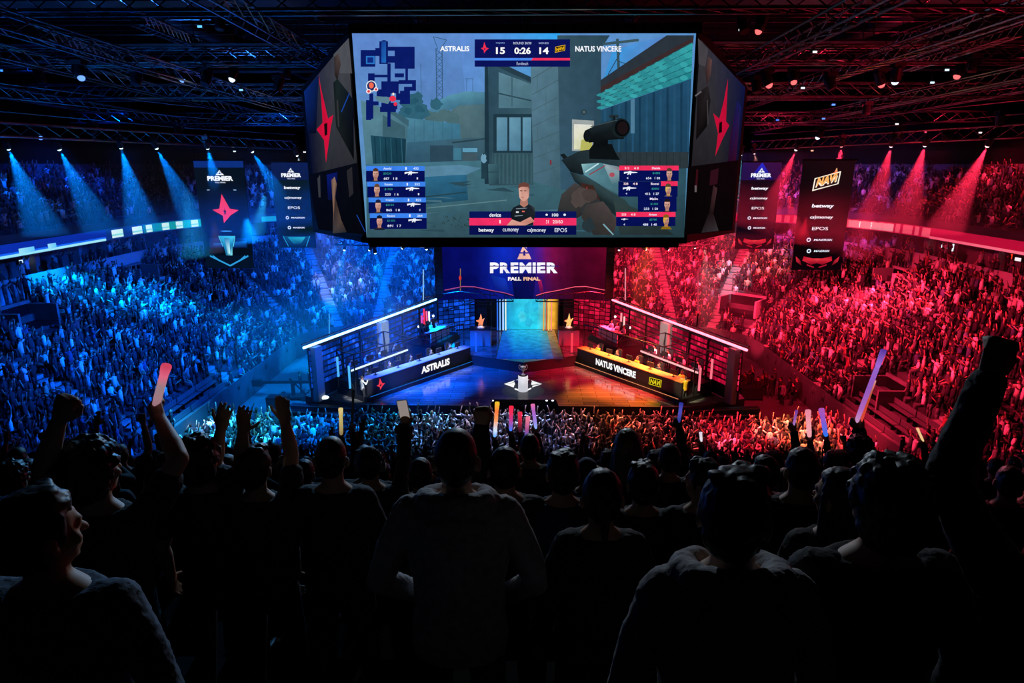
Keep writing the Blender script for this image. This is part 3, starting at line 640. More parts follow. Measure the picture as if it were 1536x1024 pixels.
p.poly([(478, 112), (481, 130), (492, 178), (500, 172), (496, 192), (489, 244), (486, 210), (475, 194), (484, 184), (482, 150)], '#e01240'); p.poly([(486, 186), (491, 184), (491, 202), (487, 204)], '#160a10')
p.poly([(463, 262), (536, 244), (547, 352), (476, 344)], ['#060a1c', '#0a0c16', '#06080e', '#050714']); p.poly([(490, 262), (506, 258), (504, 300), (492, 300)], ['#0a1c78', '#0a1860', '#060a20', '#081240'])
p.poly([(497, 270), (502, 265), (505, 276), (503, 296), (512, 330), (520, 348), (499, 350), (500, 320)], ['#6a5248', '#9a7a68', '#7a5a4c', '#3a2c28', '#5a4840', '#2a2a2e', '#3a3a40', '#8a6a58'])
p.line(535, 322, 548, 348, 1, '#1a4ab8'); p.poly([(476, 268), (480, 262), (481, 296), (478, 296)], '#3a3c44'); p.poly([(520, 256), (528, 250), (530, 290), (524, 296)], '#2a2a30')
obj('side_screen', p, screen_mat('scoreboard_led_side', .8, .1, 2.), board, colors=True)
A = [onY(1046, 55, BY), onY(1028, 352, BY)]
p = Paint(side_fn(A, RB)); p.poly([(1051, 60), (1118, 131), (1098, 345), (1030, 351)], ['#3c3a40', '#0e1440', '#0a0508', '#0a0506'])
p.poly([(1047, 57), (1062, 74), (1058, 100), (1048, 96)], '#4a464c'); p.poly([(1062, 84), (1068, 90), (1066, 112), (1060, 128), (1058, 106)], ['#4a3a3c', '#6a4a48', '#5a3c3c', '#2a1c20', '#3a2a2c'])
p.poly([(1046, 140), (1062, 128), (1066, 150), (1060, 190), (1044, 210)], ['#1a1618', '#2a2426', '#201a1c', '#0c0a0c', '#0e0a0c']); p.line(1043, 144, 1052, 137, 2.4, '#6a6468'); p.line(1061, 150, 1062, 186, 1.2, '#4a4448')
p.poly([(1096, 200), (1106, 150), (1112, 160), (1104, 240), (1090, 260)], ['#3a0618', '#1a1a58', '#14205a', '#3a0a28', '#2a0612'])
p.poly([(1092, 118), (1089, 182), (1094, 188), (1083, 210), (1073, 234), (1077, 200), (1070, 170), (1079, 178), (1086, 150)], '#d0103c'); p.poly([(1079, 184), (1083, 182), (1083, 198), (1078, 200)], '#1a060a')
p.poly([(1032, 250), (1108, 240), (1098, 345), (1026, 352)], ['#0c0608', '#120408', '#0a0406', '#080405']); p.line(1046, 254, 1044, 286, 3, '#3a0e16'); p.rect(1042, 278, 1045, 288, '#6a6064'); p.poly([(1066, 256), (1078, 252), (1076, 276), (1064, 278)], '#34101c'); p.poly([(1070, 278), (1076, 282), (1070, 320), (1078, 346), (1052, 349), (1064, 318)], ['#3a2428', '#4a2c30', '#241416', '#3a3438', '#2a2428', '#1c1214'])
obj('side_screen', p, screen_mat('scoreboard_led_side_right', .8, .1, 2.), board, colors=True)
# ------------------------------------------------------------------ hanging banners
def banner(px, D, zt_, zb_, w, label, paint, rot=0.):
    c = at_y(px, 300, D); x = c.x
    r = thing('hanging_banner', label, 'banner', (x, D, zb_), 'team and sponsor banners')
    m = MB(); m.box((x, D + .06, (zt_ + zb_) / 2), (w, .1, zt_ - zb_)); obj('backing', m, mat('banner_black', (.008, .008, .01), .7), r)
    m = MB(); m.tube((x - w / 2 - .1, D, zt_ + .06), (x + w / 2 + .1, D, zt_ + .06), .07); obj('top_bar', m, M_dark, r)
    for s in (-1, 1): m = MB(); m.tube((x + s * w * .4, D, zt_ + .06), (x + s * w * .4, D, 21), .012, n=5); obj('hanging_wire', m, M_roof, r)
    H = zt_ - zb_
    p = Paint(lambda u, v, k: (x - w / 2 + w * u, D - .002 - .0006 * k, zt_ - H * v)); paint(p)
    obj('lit_print', p, screen_mat('banner_led', 1.15), r, colors=True)
    return r
def premier_mark(p, cx, y, w, h):
    tri(p, cx, y, w * .17, h * .40, '#f0f4ff'); p.text('PREMIER', cx - w / 2, y + h * .47, cx + w / 2, y + h * .82, '#f4f8ff', .05); p.text('FALL FINAL', cx - w * .2, y + h * .9, cx + w * .2, y + h, '#d8e0f4', .02)
def tri(p, cx, y, hw, h, c, hole='#0a1450'):
    """triangular mark made of two halves with slots"""
    p.poly([(cx, y), (cx + hw * .40, y + h * .42), (cx - hw * .02, y + h * .22), (cx - hw * .14, y + h * .16)], c)
    p.poly([(cx - hw * .2, y + h * .24), (cx + hw * .38, y + h * .52), (cx + hw * .56, y + h * .60), (cx - hw * .56, y + h * .60)], c)
    p.poly([(cx - hw * .66, y + h * .68), (cx + hw * .66, y + h * .68), (cx + hw, y + h), (cx - hw, y + h)], c)
    p.disc(cx, y + h * .56, hw * .16, h * .07, hole, 10); p.poly([(cx - hw * .1, y + h * .62), (cx + hw * .1, y + h * .62), (cx + hw * .2, y + h * .8), (cx - hw * .2, y + h * .8)], hole)
def sponsors(p, y0, dy, n=5, cx=.5):
    for k, t in enumerate(['betway', 'cs)money', 'EPOS', 'MAERSK', 'MAERSK'][:n]):
        y = y0 + dy * k; hw = [.22, .23, .16, .2, .17][k]
        if k < 3: p.text(t, cx - hw, y, cx + hw, y + [.042, .036, .030][k], '#f4f8ff', [.035, .02, .0][k], .1 if k < 2 else 0)
        else:
            p.text(t, cx - hw + .1, y + .006, cx + hw + .08, y + .024, '#e0e8f8', .02, .15); p.disc(cx - hw, y + .015, .045, .02, '#d0d8e8', 14); p.disc(cx - hw, y + .015, .025, .011, '#101828', 6)
def p_left_team(p):
    p.poly([(0, 0), (1, 0), (1, 1), (0, 1)], ['#04101e', '#04101e', '#020a18', '#020a18']); p.poly([(0, 0), (1, 0), (1, .06), (0, .06)], '#0a2c78'); premier_mark(p, .5, .08, .52, .12)
    p.poly([(.2, .26), (.26, .26), (.25, .29), (.22, .275)], '#b8d8f0'); p.poly([(.74, .26), (.8, .26), (.82, .29), (.76, .275)], '#b8d8f0')
    p.rect(0, .265, 1, .64, '#051222'); star(p, .52, .45, .54, .27, '#e83a58', '#051222')
    p.rect(.12, .71, .9, .80, '#08265a'); p.poly([(.2, .76), (.88, .74), (.88, .79), (.2, .79)], ['#0f5aa8', '#0f5aa8', '#0a2a60', '#0a2a60'])
    p.disc(.5, .645, .12, .007, '#3a8ab0'); p.poly([(.34, .69), (.66, .69), (.6, .77), (.57, .875), (.44, .875), (.41, .77)], ['#2fa8c8', '#3fc0d8', '#1a78a0', '#7fe0f0', '#1a6090', '#1a88b0'])
    p.poly([(.44, .71), (.55, .71), (.53, .86), (.47, .86)], ['#1a6a90', '#2a90b0', '#bff0f8', '#3aa0c0']); p.line(.33, .69, .40, .79, .012, '#5ad0e0'); p.line(.67, .69, .61, .79, .012, '#5ad0e0')
    p.rect(0, .875, 1, 1, '#031024')
    for a in ((.1, .88, .5, .975), (.5, .975, .9, .88), (.16, .88, .3, .93), (.84, .88, .7, .93)): p.line(*a, .016, '#2a90d0')
def p_left_spons(p):
    p.poly([(0, 0), (1, 0), (1, 1), (0, 1)], ['#0a1c50', '#0a1c50', '#04141e', '#04141e']); p.rect(0, .2, 1, .84, '#06181f'); premier_mark(p, .5, .06, .52, .13); sponsors(p, .27, .118)
    p.poly([(.14, .86), (.86, .86), (.66, .98), (.34, .98)], ['#0a4a6a', '#0a4a6a', '#04202e', '#04202e']); p.poly([(.26, .87), (.74, .87), (.6, .95), (.4, .95)], ['#1a90a8', '#2ab0c0', '#0a4058', '#0f6078']); p.line(.14, .86, .26, .98, .014, '#2aa0c0'); p.line(.86, .86, .74, .98, .014, '#2aa0c0')
def flames(p, y0):
    p.rect(0, y0, 1, 1, '#0c0207')
    for s in (-1, 1):
        c = .5
        p.poly([(c + s * .28, y0 + .01), (c + s * .1, y0 + .03), (c, y0 + .03), (c, y0 + .075), (c + s * .12, y0 + .09), (c + s * .3, y0 + .05)], ['#a01028', '#d02838', '#e03a40', '#8a0a20', '#60081a', '#c01c30'])
        p.poly([(c + s * .44, y0 + .01), (c + s * .34, y0 + .05), (c + s * .3, y0 + .1), (c + s * .42, y0 + .06)], ['#d02a3a', '#70081a', '#30050e', '#b01a2c']); p.line(c + s * .2, y0 + .09, c + s * .05, y0 + .115, .012, '#a0142a')
def p_right_spons(p):
    p.poly([(0, 0), (1, 0), (1, 1), (0, 1)], ['#26104a', '#3a0c3c', '#0c0309', '#0c0309']); p.rect(0, .2, 1, .86, '#0e0510'); p.poly([(.18, .19), (.5, .0), (.82, .19)], ['#140a58', '#2a2ac8', '#140a58']); premier_mark(p, .5, .06, .52, .13); sponsors(p, .275, .115); flames(p, .865)
def p_right_team(p):
    p.poly([(0, 0), (1, 0), (1, 1), (0, 1)], ['#12060a', '#1c060a', '#0a0205', '#0a0205'])
    p.poly([(.46, .135), (.62, .1), (.66, .06), (.69, .11), (.7, .16)], ['#b02818', '#f06830', '#ffc890', '#e85a28', '#c02818'])
    badge(p, .25, .09, .75, .27, .065, 'NAVI', '#f4ead8', '#2a0a08')
    p.text('NAVI', .30, .150, .69, .225, '#f8b060', .05, .15, -.12); sponsors(p, .385, .105, 5, .48); flames(p, .86)
banner(334, 44, 17.05, 9.85, 3.35, 'black hanging banner with a red star and blue trophy picture over the blue stand', p_left_team)
banner(440, 54, 17.0, 10.05, 3.15, 'narrow black sponsor banner hanging beside the blue star banner', p_left_spons)
banner(1138, 54, 17.0, 10.05, 3.15, 'narrow black sponsor banner with red flames nearest the scoreboard on the red side', p_right_spons)
banner(1237, 44, 17.05, 9.85, 3.35, 'black hanging banner with orange slanted badge over the red stand', p_right_team)
# ------------------------------------------------------------------ stage
ZS = 1.5; ZU = 2.3
# platform outline (front edge steps back in the middle)
fe = at_z(640, 607.5, ZS).y; fc = at_z(787, 599, ZS).y
bl = 15.0
out = [(-bl, fe + 1.6), (-10.8, fe), (-2.2, fe), (-2.1, fc), (2.2, fc), (2.3, fe), (10.8, fe), (bl, fe + 1.6), (bl, 58), (-bl, 58)]
def prism(mb, pts, z0, z1, mi=0, ms=None):
    n = len(pts); mb.add([(x, y, z0) for x, y in pts] + [(x, y, z1) for x, y in pts], [(i, (i + 1) % n, n + (i + 1) % n, n + i) for i in range(n)] + [tuple(range(n, 2 * n))], mi)
    if ms is not None: mb.m[-1] = ms
    return mb
m = MB(); prism(m, out, 0, ZS, 0, 1); struct('floor_stage', m, [M_black, M_stage])
# raised rear platform with its pointed front edge
ap = at_z(785.5, 544, ZU); bw = at_z(722, 535, ZU); bwx = abs(bw.x); bwy = bw.y
up = [(-6.2, 58), (-6.2, bwy + 1.5), (-bwx, bwy), (0, ap.y), (bwx, bwy), (6.2, bwy + 1.5), (6.2, 58)]
m = MB(); prism(m, up, ZS, ZU, 0, 1); struct('floor_stage_rear', m, [M_black, M_stage])
m = MB()
for a, b in zip(up[1:5], up[2:6]): m.bar((*a, ZU + .012), (*b, ZU + .012), .05, .03)
struct('trim_1', m, M_dark)
# front steps at both stage corners
for s in (-1, 1):
    r = thing('stage_stairs', 'wide dark stairs with lit edges at the %s corner of the stage' % ('blue' if s < 0 else 'red'), 'stairs', (s * 12.6, fe - .2, 0))
    for k in range(5):
        x0_, y0_ = s * (10.9), fe + .5 - .42 * k; m = MB(); a = math.atan2(1.6, s * 2.8)
        c = Vector((s * 13.4, fe + .55 - .42 * k, 0)); z = ZS - .28 * (k + 1)
        m.box((c.x, c.y, z / 2), (4.6, .42, max(z, .02)), s * .12); m.box((c.x, c.y - .215, z - .03), (4.6, .02, .05), s * .12, 1); obj('step', m, [M_concd, M_fascia], r)
# floor emblem around the plinth: white arrow heads and arcs set into the stage floor
PL = at_z(784.5, 586, ZS)
em = thing('floor_emblem', 'white arrow and arc emblem glowing in the stage floor round the trophy plinth', 'floor sign', (PL.x, PL.y, ZS))
p = Paint(lambda x, y, k: at_z(x, y, ZS + .006 + .0004 * k))
p.poly([(756, 575.6), (772, 570.2), (770, 573), (764, 575)], '#ffffff'); p.poly([(756, 575.6), (772, 575.2), (770.5, 581)], '#ffffff'); p.poly([(764, 575.4), (772, 573), (772.5, 577)], '#ffffff')
p.poly([(813, 575.6), (797, 570.2), (799, 574), (806, 575.5)], '#ffffff'); p.poly([(813, 575.6), (799, 578), (798, 581)], '#ffffff'); p.poly([(797, 573), (806, 576), (797, 577)], '#ffffff')
p.poly([(772, 582), (778, 583.4), (785, 584.6), (791, 583.4), (797, 581), (797, 583), (791, 586), (785, 587.4), (778, 586), (772, 584)], '#ffffff')
p.poly([(774, 569.6), (777, 568.6), (777, 570)], '#e0e0e0'); p.poly([(792, 568.6), (794.5, 569.6), (792, 570)], '#e0e0e0')
obj('emblem', p, screen_mat('emblem_led', .95), em, colors=True)
m = MB(); m.tube((PL.x, PL.y, ZS), (PL.x, PL.y, ZS + .005), 1.5, n=32); obj('floor_disc', m, mat('floor_disc', (.05, .05, .055), .3), em)
pl = thing('trophy_plinth', 'white lit plinth in the middle of the stage', 'plinth', (PL.x, PL.y, ZS + .01))
m = MB(); m.loft([((PL.x, PL.y, ZS + .012), .34, .34), ((PL.x, PL.y, ZS + 1.12), .34, .34), ((PL.x, PL.y, ZS + 1.14), .32, .32)], 24)
def glow_mat(name, col, s, base=(.8, .8, .8)):
    mm = mat(name, base, .4); b = mm.node_tree.nodes['Principled BSDF']; b.inputs['Emission Color'].default_value = (*lin(col), 1); b.inputs['Emission Strength'].default_value = s; mm.cycles.emission_sampling = 'NONE'; return mm
obj('column', m, glow_mat('plinth_glow', '#f2f4ff', .62), pl, True); m = MB(); m.tube((PL.x, PL.y, ZS + 1.14), (PL.x, PL.y, ZS + 1.17), .30, n=24); obj('top', m, M_black, pl, True)
tr = thing('trophy', 'silver two handled trophy standing on the white plinth', 'trophy', (PL.x, PL.y, ZS + 1.17))
M_silver = mat('silver', (.8, .8, .83), .32, .55)
z0 = ZS + 1.17
m = MB(); m.loft([((PL.x, PL.y, z0 + h), r_, r_) for h, r_ in ((0, .15), (.04, .15), (.06, .05), (.2, .035), (.28, .06), (.34, .13), (.5, .17), (.6, .2), (.62, .2), (.6, .18), (.45, .12))], 18); obj('cup', m, M_silver, tr, True)
for s in (-1, 1):
    m = MB(); m.path([(PL.x + s * q[0], PL.y, z0 + q[1]) for q in ((.13, .36), (.24, .42), (.3, .56), (.27, .72), (.21, .74), (.2, .68))], .026, 8); obj('handle', m, M_silver, tr, True)
# small front lights in the recessed centre
for k, x in enumerate((739, 820, 829)):
    q = at_y(x, 600.6, fc - .06); t_ = thing('edge_lamp', 'tiny white lamp on the dark stage front, %s from the left' % ORD[k], 'lamp', (q.x, q.y, q.z - .05))
    m = MB(); m.tube((q.x, q.y + .06, q.z), (q.x, q.y, q.z), .07, .09, 10); obj('shell', m, M_black, t_)
    m = MB(); m.ball((q.x, q.y, q.z), (.08, .03, .05)); obj('lens', m, emat('edge_lamp_%d' % k, '#dff0ff', 2), t_)
# ------------------------------------------------------------------ rear screen and portal
SY = 55.4
q0, q1 = at_y(663, 362, SY), at_y(910, 447, SY)
hx = (q1.x - q0.x) / 2
sc = thing('stage_screen', 'wide curved blue to red screen with white lettering above the stage', 'screen', (0, SY + .5, q1.z))
def scr(x, y, k):
    P = at_y(x, y, SY); u = P.x / hx; return Vector((P.x, SY - 3. * max(0, abs(u) - .5) ** 2 - .001 * k, P.z))
p = Paint(scr)
N = 24
for i in range(N):
    a, b = 660 + 254 * i / N, 660 + 254 * (i + 1) / N
    def cc(x, top):
        t = (x - 660) / 254; ks = [(0, '#060a5c', '#040850'), (.2, '#060c64', '#050a58'), (.36, '#0c2cc0', '#0a1c8c'), (.5, '#1a22a8', '#08146c'), (.6, '#6a1a8c', '#1c0c5c'), (.64, '#8c1250', '#380a40'), (.8, '#4a0524', '#3a0418'), (1, '#6a0426', '#40041a')]
        for (t0_, c0, d0), (t1_, c1, d1) in zip(ks[:-1], ks[1:]):
            if t <= t1_:
                f = (t - t0_) / (t1_ - t0_); A, B = (c0, c1) if top else (d0, d1); A = tuple(int(A[j:j+2], 16) / 255 for j in (1, 3, 5)); B = tuple(int(B[j:j+2], 16) / 255 for j in (1, 3, 5)); return tuple(A[j] + (B[j] - A[j]) * f for j in range(3))
        return (.4, .02, .15)
    p.k = 1; cs = [cc(a, 1), cc(b, 1), cc(b, 0), cc(a, 0)]
    p.add([p.fn(a, 360, 1), p.fn(b, 360, 1), p.fn(b, 448, 1), p.fn(a, 448, 1)], [(0, 1, 2, 3)], 0, [lin(c) for c in cs])
p.poly([(736, 412), (758, 418), (766, 444), (760, 448), (742, 430)], ['#0a2a90', '#1438b8', '#0a1470', '#0a1470', '#0a1c80']); p.poly([(806, 418), (812, 420), (816, 440), (812, 444)], ['#a01860', '#c0205a', '#380a40', '#380a40'])
p.poly([(766, 410), (804, 410), (800, 448), (772, 448)], ['#081060', '#180c5c', '#060a48', '#040a40'])
tri(p, 786.5, 362.5, 10.5, 26, '#f4b8a8', '#2a1878')
for i, (c, a, b) in enumerate((('P', 735, 748.5), ('R', 750, 765), ('E', 766, 777.5), ('M', 779.5, 797), ('I', 799, 803.5), ('E', 805.5, 818), ('R', 820, 836.5))):
    p.text(c, a, 393.5, b, 409.5, '#f4f2ff', .05)
p.rect(734, 398.4, 838, 399.6, '#1a1470'); p.text('FALL', 762, 415.2, 782, 420.6, '#f4e8e8', .05); p.text('FINAL', 785, 415.2, 810, 420.6, '#f8c0a0', .05)
p.line(691, 402, 691, 436, 1.2, '#8a6a40'); p.disc(690.6, 416, 1.8, 3.6, '#d83a30')
obj('lit_panel', p, screen_mat('stage_screen_led', 1.0, .2, .8), sc, colors=True)
m = MB()
for i in range(24):
    u0_, u1_ = -1 + i / 12, -1 + (i + 1) / 12
    f = lambda u, z, o: (u * (hx + .15), SY - 3. * max(0, abs(u) - .5) ** 2 + o, z)
    vs = [f(u, z, o) for o in (.06, .5) for u in (u0_, u1_) for z in (q1.z - .12, q0.z + .15)]
    m.add(vs, [(0, 1, 3, 2), (4, 6, 7, 5), (0, 2, 6, 4), (1, 5, 7, 3)])
obj('housing', m, M_black, sc)
for x in (-5.5, 5.5): m = MB(); m.tube((x, SY, q0.z), (x, SY, 21), .03, n=5); obj('hanging_cable', m, M_dark, sc)
# truss canopy that sweeps in front of the screen's lower edge
for s in (-1, 1):
    pts = [at_y(787 + s * d, y, SY - 1.6 - .4 * abs(d) / 100) for d, y in ((17, 444), (30, 440), (52, 436), (75, 431), (92, 430.5), (120, 436))]
    r = thing('canopy_truss', 'low arched canopy truss with %s lit edge under the stage screen' % ('blue and pink' if s < 0 else 'red'), 'truss', tuple(pts[2]))
    low = [P + Vector((0, .5, -.55 - .25 * k)) for k, P in enumerate(pts)]
    m = MB().path([tuple(P) for P in pts], .06); m.path([tuple(P) for P in low], .06)
    for a, b in zip(pts, low): m.bar(a, b, .05)
    for a, b in zip(pts[1:], low): m.bar(a, b, .04)
    obj('lattice', m, M_dark, r)
    m = MB().path([tuple(P + Vector((0, -.07, .07))) for P in pts], .035)
    obj('light_strip', m, emat('canopy_strip_%d' % s, '#b04a90' if s < 0 else '#ff5a78', 1.0), r)
    pts2 = [at_y(787 + s * d, y, SY - 2.2) for d, y in ((44, 443), (70, 440), (98, 437), (126, 441), (150, 446))]
    m = MB().path([tuple(P) for P in pts2], .05); obj('lower_rail', m, M_truss, r)
# line array loudspeakers
for s in (-1, 1):
    c = at_y(787 + s * 129 if s < 0 else 914.5, 408, SY - 2.2); zt_ = at_y(787, 371, SY - 2.2).z; zb_ = at_y(787, 447, SY - 2.2).z
    r = thing('line_array', 'tall black loudspeaker column hanging at the %s edge of the stage screen' % ('left' if s < 0 else 'right'), 'loudspeaker', (c.x, c.y, zb_))
    n = 12
    for k in range(n):
        z = zb_ + (zt_ - zb_) * (k + .5) / n; m = MB(); m.box((c.x, c.y + .05 * math.sin(k * .25), z), (.62, .5, (zt_ - zb_) / n * .93)); obj('cabinet', m, M_black, r)
    m = MB(); m.box((c.x, c.y, zt_ + .06), (.7, .7, .1)); m.tube((c.x, c.y, zt_), (c.x, c.y, 21), .03, n=5); obj('rigging_frame', m, M_dark, r)
# portal under the screen
PY = 57.0
pl_, pr_ = at_y(757, 460, PY).x, at_y(822, 460, PY).x; zp = at_y(790, 447, PY).z
po = thing('portal_screen', 'glowing cyan entrance screen at the back of the stage with a yellow edge', 'screen', (0, PY, ZU))
def prt(x, y, k): return Vector((x, PY - .001 * k, y))
p = Paint(prt); L_, R_ = pl_ - .25, pr_ + .95
xs = [L_, L_ + .7, L_ + 1.6, pr_ - 1.0, pr_ - .1, pr_ + .02, pr_ + .55, R_]
ct = ['#1450a8', '#2a9ac8', '#35c8e8', '#38c8e8', '#5a9a90', '#f0c030', '#f0b030', '#40200c']; cb = ['#0f60c8', '#1fb4e8', '#22d0f4', '#28d4f0', '#7ab090', '#e8b840', '#e8a030', '#502008']
for i in range(7): p.poly([(xs[i], zp + .3), (xs[i + 1], zp + .3), (xs[i + 1], ZU), (xs[i], ZU)], [ct[i], ct[i + 1], cb[i + 1], cb[i]])
for k in range(5):
    x = random.uniform(L_ + 1, pr_ - .6); p.blob(x, random.uniform(ZU + .4, zp), .35, .5, random.choice(['#30c0e0', '#45d4ee', '#2ab8dc']))
obj('lit_panel', p, screen_mat('portal_led', 1.0, .25, 1.2), po, colors=True); m = MB(); m.box(((L_ + R_) / 2, PY + .25, (ZU + zp) / 2), (R_ - L_, .4, zp - ZU + .5)); obj('housing', m, M_black, po)
m = MB(); m.box((0, 58.2, 5.6), (13.4, .4, 8.2)); struct('wall_stage_back', m, M_black)
for s in (-1, 1):
    m = MB(); m.box((s * 3.95 + .1, PY - .1, (ZS + zp) / 2 + .1), (.9, .9, zp - ZS)); struct('wall_portal_%s' % ('left' if s < 0 else 'right'), m, M_black)
# added glowing panel in place of the portal's reflection on the rear platform
rw = thing('floor_glow_panel', 'cyan to blue glowing panel in place of the entrance screen reflection on the floor', 'floor panel', ((L_ + R_) / 2, PY - 2, ZU))
p = Paint(lambda x, y, k: Vector((x, y, ZU + .008 + .0004 * k)))
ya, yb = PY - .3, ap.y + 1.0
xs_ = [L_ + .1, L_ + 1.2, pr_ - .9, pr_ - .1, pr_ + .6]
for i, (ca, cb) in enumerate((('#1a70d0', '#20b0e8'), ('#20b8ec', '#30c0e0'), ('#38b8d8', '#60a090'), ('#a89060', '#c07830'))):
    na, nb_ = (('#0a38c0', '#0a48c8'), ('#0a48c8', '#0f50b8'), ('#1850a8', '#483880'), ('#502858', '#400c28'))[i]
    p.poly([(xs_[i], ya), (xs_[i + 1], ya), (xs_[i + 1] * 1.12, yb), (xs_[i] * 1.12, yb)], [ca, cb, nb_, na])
obj('lit_panel', p, screen_mat('floor_glow', 1.0, .3, 1.6), rw, colors=True)
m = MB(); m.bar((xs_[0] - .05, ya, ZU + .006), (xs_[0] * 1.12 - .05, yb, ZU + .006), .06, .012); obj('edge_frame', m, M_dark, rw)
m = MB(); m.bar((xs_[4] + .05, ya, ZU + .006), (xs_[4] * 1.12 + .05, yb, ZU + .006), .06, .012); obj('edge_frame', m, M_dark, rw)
# light tubes flanking the portal
for k, (x, yt, yb, c) in enumerate([(746, 449, 497, '#2a6ae8'), (750, 449, 500, '#7ab8ff'), (754.5, 449, 502, '#c8e4ff'), (758.5, 449, 503, '#e8f0d8'), (816, 449, 504, '#e0a040'), (820, 449, 502, '#c8502c'), (823.5, 449, 501, '#f0c070'), (827.5, 449, 499, '#ff8a80')]):
    D = PY - .75; a, b = at_y(x, yt, D), at_y(x, yb, D)
    r = thing('light_tube', 'upright %s light tube beside the portal, %s from the left' % (['deep blue', 'light blue', 'pale blue', 'whitish', 'amber', 'dark red', 'pale amber', 'pink'][k], ORD[k]), 'light tube', (a.x, D, ZU), 'tubes beside the portal')
    m = MB(); m.tube((a.x, D, ZU + .02), (a.x, D, a.z), .055, n=8); obj('tube', m, emat('portal_tube_%d' % k, c, 1.1), r); m = MB(); m.box((a.x, D, ZU + .03), (.16, .16, .06)); obj('foot', m, M_black, r)
# ------------------------------------------------------------------ statues in show cases
for s in (-1, 1):
    c = at_z(787 + s * 65.5, 516, ZU); c.x = s * abs(c.x)
    r = thing('display_case', 'waist high box plinth lit %s behind the players' % ('blue' if s < 0 else 'red'), 'plinth', (c.x, c.y, ZU), 'plinths with star statues')
    m = MB(); m.box((c.x, c.y, ZU + .68), (1.7, 1.2, 1.34)); obj('body', m, M_fascia, r); m = MB(); m.box((c.x, c.y, ZU + 1.38), (1.8, 1.3, .06)); obj('top', m, M_black, r)
    m = MB()
    for sx in (-1, 1):
        for sy in (-1, 1): m.bar((c.x + sx * .86, c.y + sy * .6, ZU + 1.4), (c.x + sx * .86, c.y + sy * .6, ZU + 3.5), .04)
    for a, b in (((-1, -1), (1, -1)), ((1, -1), (1, 1)), ((1, 1), (-1, 1)), ((-1, 1), (-1, -1))): m.bar((c.x + a[0] * .86, c.y + a[1] * .6, ZU + 3.5), (c.x + b[0] * .86, c.y + b[1] * .6, ZU + 3.5), .04)
    obj('case_frame', m, M_dark, r)
    t_ = thing('star_statue', '%s star statue on the box plinth on the %s side' % ('orange red' if s < 0 else 'golden', 'blue' if s < 0 else 'red'), 'statue', (c.x, c.y, ZU + 1.41))
    z = ZU + 1.41; M_st = mat('statue_%d' % s, (.9, .28, .10) if s < 0 else (.85, .62, .22), .35)
    m = MB(); pts = [(.02, 1.25), (.13, .72), (.36, .84), (.2, .5), (.16, .14), (-.04, .3), (-.22, .14), (-.16, .48), (-.4, .6), (-.12, .72)]
    n = len(pts); m.add([(c.x + a, c.y - .09, z + b) for a, b in pts] + [(c.x + a, c.y + .09, z + b) for a, b in pts], [tuple(range(n)), tuple(range(2 * n - 1, n - 1, -1))] + [(i, n + i, n + (i + 1) % n, (i + 1) % n) for i in range(n)])
    obj('star', m, M_st, t_); m = MB(); m.loft([((c.x, c.y, z), .3, .25), ((c.x, c.y, z + .08), .28, .22), ((c.x, c.y, z + .2), .1, .08)], 12); obj('base', m, M_white, t_)
# ------------------------------------------------------------------ players' booths, one per side
NE = at_z(552, 600.5, ZS); IN = at_z(706, 546, ZS)
WA, WB = at_z(463, 519, 5.4), at_z(651, 450, 5.4)
chair_proto = None
def chair(loc, rz, mt, label, group):
    global chair_proto
    if chair_proto is None:
        r = thing('gaming_chair', label, 'chair', (0, 0, 0), group)
        m = MB(); m.box((0, 0, .5), (.5, .5, .12)); obj('seat', m, mt, r)
        m = MB(); m.box((0, -.26, .95), (.48, .12, .85), rot=Matrix.Rotation(.12, 3, 'X')); m.box((-.24, -.22, .8), (.08, .16, .4)); m.box((.24, -.22, .8), (.08, .16, .4)); m.box((0, -.3, 1.3), (.28, .1, .2)); obj('backrest', m, mt, r)
        m = MB(); m.tube((0, 0, .1), (0, 0, .45), .04)
        for k in range(5): a = 2 * PI * k / 5; m.bar((0, 0, .1), (.3 * math.cos(a), .3 * math.sin(a), .05), .05)
        obj('base', m, M_black, r)
        for s in (-1, 1): m = MB(); m.box((s * .29, .02, .7), (.07, .3, .05)); m.bar((s * .29, 0, .68), (s * .27, 0, .5), .05); obj('armrest', m, M_black, r)
        chair_proto = r; o = r
    else:
        o = copy_tree(chair_proto)
        for ch in o.children:
            pass
    o.location = loc; o.rotation_euler = (0, 0, rz); o['label'] = label; o['group'] = group
    return o
M_chair = mat('chair_leather', (.03, .03, .035), .4)
SEATS = []   # places of people on the stage: (location, heading, kind, side, label)
mon_proto = None
def monitor(loc, rz, label, group):
    global mon_proto
    if mon_proto is None:
        r = thing('monitor', label, 'monitor', (0, 0, 0), group)
        m = MB(); m.box((0, 0, .32), (.58, .05, .36)); cs = obj('casing', m, M_black, r)
        m = MB(); m.box((0, -.028, .32), (.54, .006, .32)); obj('screen', m, emat('monitor_glow', '#a8c8ff', .9), cs)
        m = MB(); m.box((0, .02, .01), (.24, .18, .02)); m.bar((0, .03, .02), (0, .03, .2), .05); obj('stand', m, M_black, r)
        mon_proto = r; o = r
    else: o = copy_tree(mon_proto)
    o.location = loc; o.rotation_euler = (0, 0, rz); o['label'] = label; o['group'] = group
    return o
